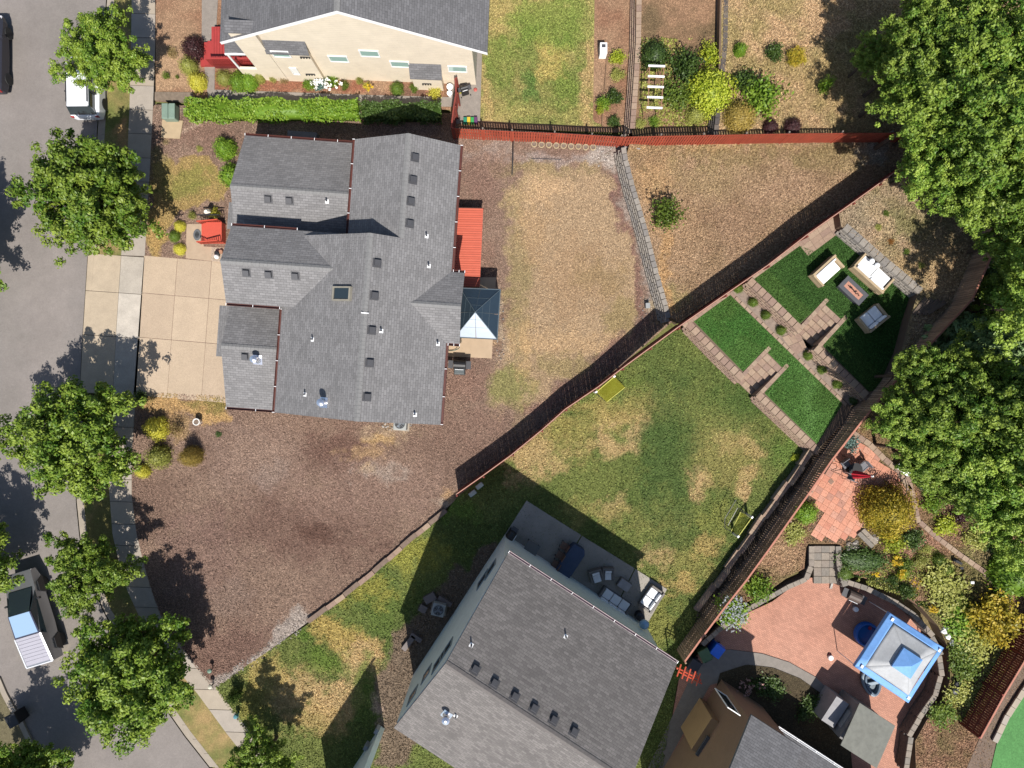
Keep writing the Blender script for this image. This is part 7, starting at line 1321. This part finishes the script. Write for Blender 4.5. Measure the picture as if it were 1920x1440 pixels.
for d_ in (0, 7): a, b_ = G(1270+d_*.3, 1252+d_, 2.2), G(1318+d_*.3-4, 1275+d_, 2.2); o_ = (b_-a); MB().tube([a, b_], .045, 4).build('beam', om, ar)
for k in range(5):
    p = G(1274+9.0*k, 1255+4.4*k, 2.28); MB().tube([p+Vector((.10, .30, 0)), p+Vector((-.14, -.42, 0))], .04, 4).build('cross_slat', om, ar)
for p in ((1270, 1254), (1314, 1277)): q = G(*p, 2.2); MB().tube([(q.x, q.y, 0), q], .05, 4).build('post', om, ar)
for i, (x, y, lb) in enumerate(((1800, 1064, 'thin dark garden stake light among the flower beds'), (1820, 1091, 'white-headed stake light in the shade of the green bush'))):
    c = G(x, y, GZ+.6); t = thing('stake_light', lb, 'garden light', (c.x, c.y, GZ)); part(MB().tube([(0, 0, 0), (0, 0, .7)], .02, 5), 'stake', m_black, t); part(MB().box(-.1, .1, -.07, .07, .7, .78), 'head', m_dark if i == 0 else m_wh, t)
for i, (x, y) in enumerate(((1796, 1283), (1793, 1297))): lathe_thing('garden_pot', ['dark round pot above the grey one beside the patio bed', 'grey round pot beside the dark red fence bed'][i], 'plant pot', x, y, GZ, [(.14, 0), (.2, .3), (.16, .36), (.14, .3)], m_dark if i == 0 else tint('pot_grey', 140, 140, 140), 'pot')
tag(MB().obox(G2(1792, 1052, GZ), A(20, 10), .6, .14, GZ, GZ+.2).build('garden_brick', m_dark), 'dark brick standing beside the diagonal stone path', 'brick'); tag(MB().obox(G2(1765, 1110, GZ), .8, .3, .22, GZ, GZ+.25).build('slate_marker', tint('slate', 170, 176, 186)), 'small bluish slate piece in the groundcover', 'stone')
# corner at lower right
capwall('garden_wall', 'pale concrete kerb around the green turf in the bottom right corner', [(1866, 1392), (1888, 1346), (1914, 1306), (1940, 1268)], 1.1, .8, .35, sl_m, step=.6)
# north garden pieces
tr = thing('garden_trellis', 'white-barred wooden ladder-like trellis standing over the vegetable bed', 'trellis', (*G2(1227, 165, 1.6), .8)); wm = tint('trellis_wood', 196, 150, 116)
for (xa, xb) in ((1218, 1215), (1245, 1240)): a, b_ = G(xa, 122, 2.3), G(xb, 202, 2.3); MB().tube([a, b_], .03, 4).build('side_rail', wm, tr); [MB().tube([(p.x, p.y, .8), p], .03, 4).build('post', wm, tr) for p in (a, b_)]
for k in range(5): a, b_ = G(1217-.8*k, 123+19.6*k, 2.36), G(1246-1.3*k, 124+19.6*k, 2.36); ang = math.atan2(b_.y-a.y, b_.x-a.x); c = (a+b_)/2; MB().obox((c.x, c.y), ang, (b_-a).length+.08, .11, 2.32, 2.37).build('crossbar', m_wh, tr)
c = G(1131, 93, .5); t = thing('compost_bin', 'white upright bin with an open square top at the lawn edge', 'bin', (c.x, c.y, 0)); part(MB().box(-.22, .22, -.34, .34, 0, .72), 'body', M('bin_white', (.8, .8, .8), .5), t, bevel=.02); part(MB().box(-.12, .12, .02, .22, .725, .74), 'opening', m_vent, t)
tag(MB().prism([G2(1137, 108, .1), G2(1139, 108, .1), G2(1130, 236, .1), G2(1128, 236, .1)], -.1, .12).build('timber_edge', tint('timber', 150, 118, 90)), 'long thin timber edge between the north lawn and vegetable strip', 'edging')
for i, (x, y, r) in enumerate(((843.5, 163, .2), (843, 175, .17))): lathe_thing('round_stool', ['larger white round stool beside the red side gate', 'smaller white round stool just below the larger one'][i], 'stool', x, y, 0, [(r*.6, 0), (r*.7, .4), (r, .41), (r, .45)], m_wh, 'stool', 18, .4)
t = thing('toy_chest', 'colourful green, yellow and purple toy box by the orange fence end', 'toy box', (*G2(882, 226, .2), 0)); P = Vector(t.location)
for k, (cl, x) in enumerate((((40, 150, 120), -.32), ((230, 200, 60), -.1), ((60, 170, 90), .12), ((110, 60, 110), .34))): MB().box(x-.1, x+.1, -.18, .18, 0, .28+.04*(k % 2)).build('panel', tint('toy_colour%d' % k, *cl), t, world=False)
lathe_thing('yellow_bucket', 'small yellow bucket beside the black grill at the cream house', 'bucket', 862, 170, 0, [(.08, 0), (.12, .2), (.10, .2)], tint('bucket_yellow', 220, 210, 60), 'bucket'); lathe_thing('red_toy_ring', 'small red object on the path right of the cream house', 'toy', 891, 165, .03, [(.1, 0), (.12, .06), (.06, .1)], tint('pink_red', 200, 100, 90), 'toy')
bn = thing('street_bin', 'dark bin standing on the far pavement at the bottom left corner', 'bin', (*G2(33, 1344, .5), 0), .5); part(MB().box(-.3, .3, -.35, .35, .02, .95, -.04), 'body', m_dark, bn, bevel=.03); part(MB().box(-.36, .36, -.41, .41, .955, 1.02, .03), 'lid', m_dark, bn, bevel=.02)
hose('thin black seam-like cable lying near the lower left kerb', [(-10, 824), (0, 822), (12, 818), (20, 815)], -.115, m_dark, .02)
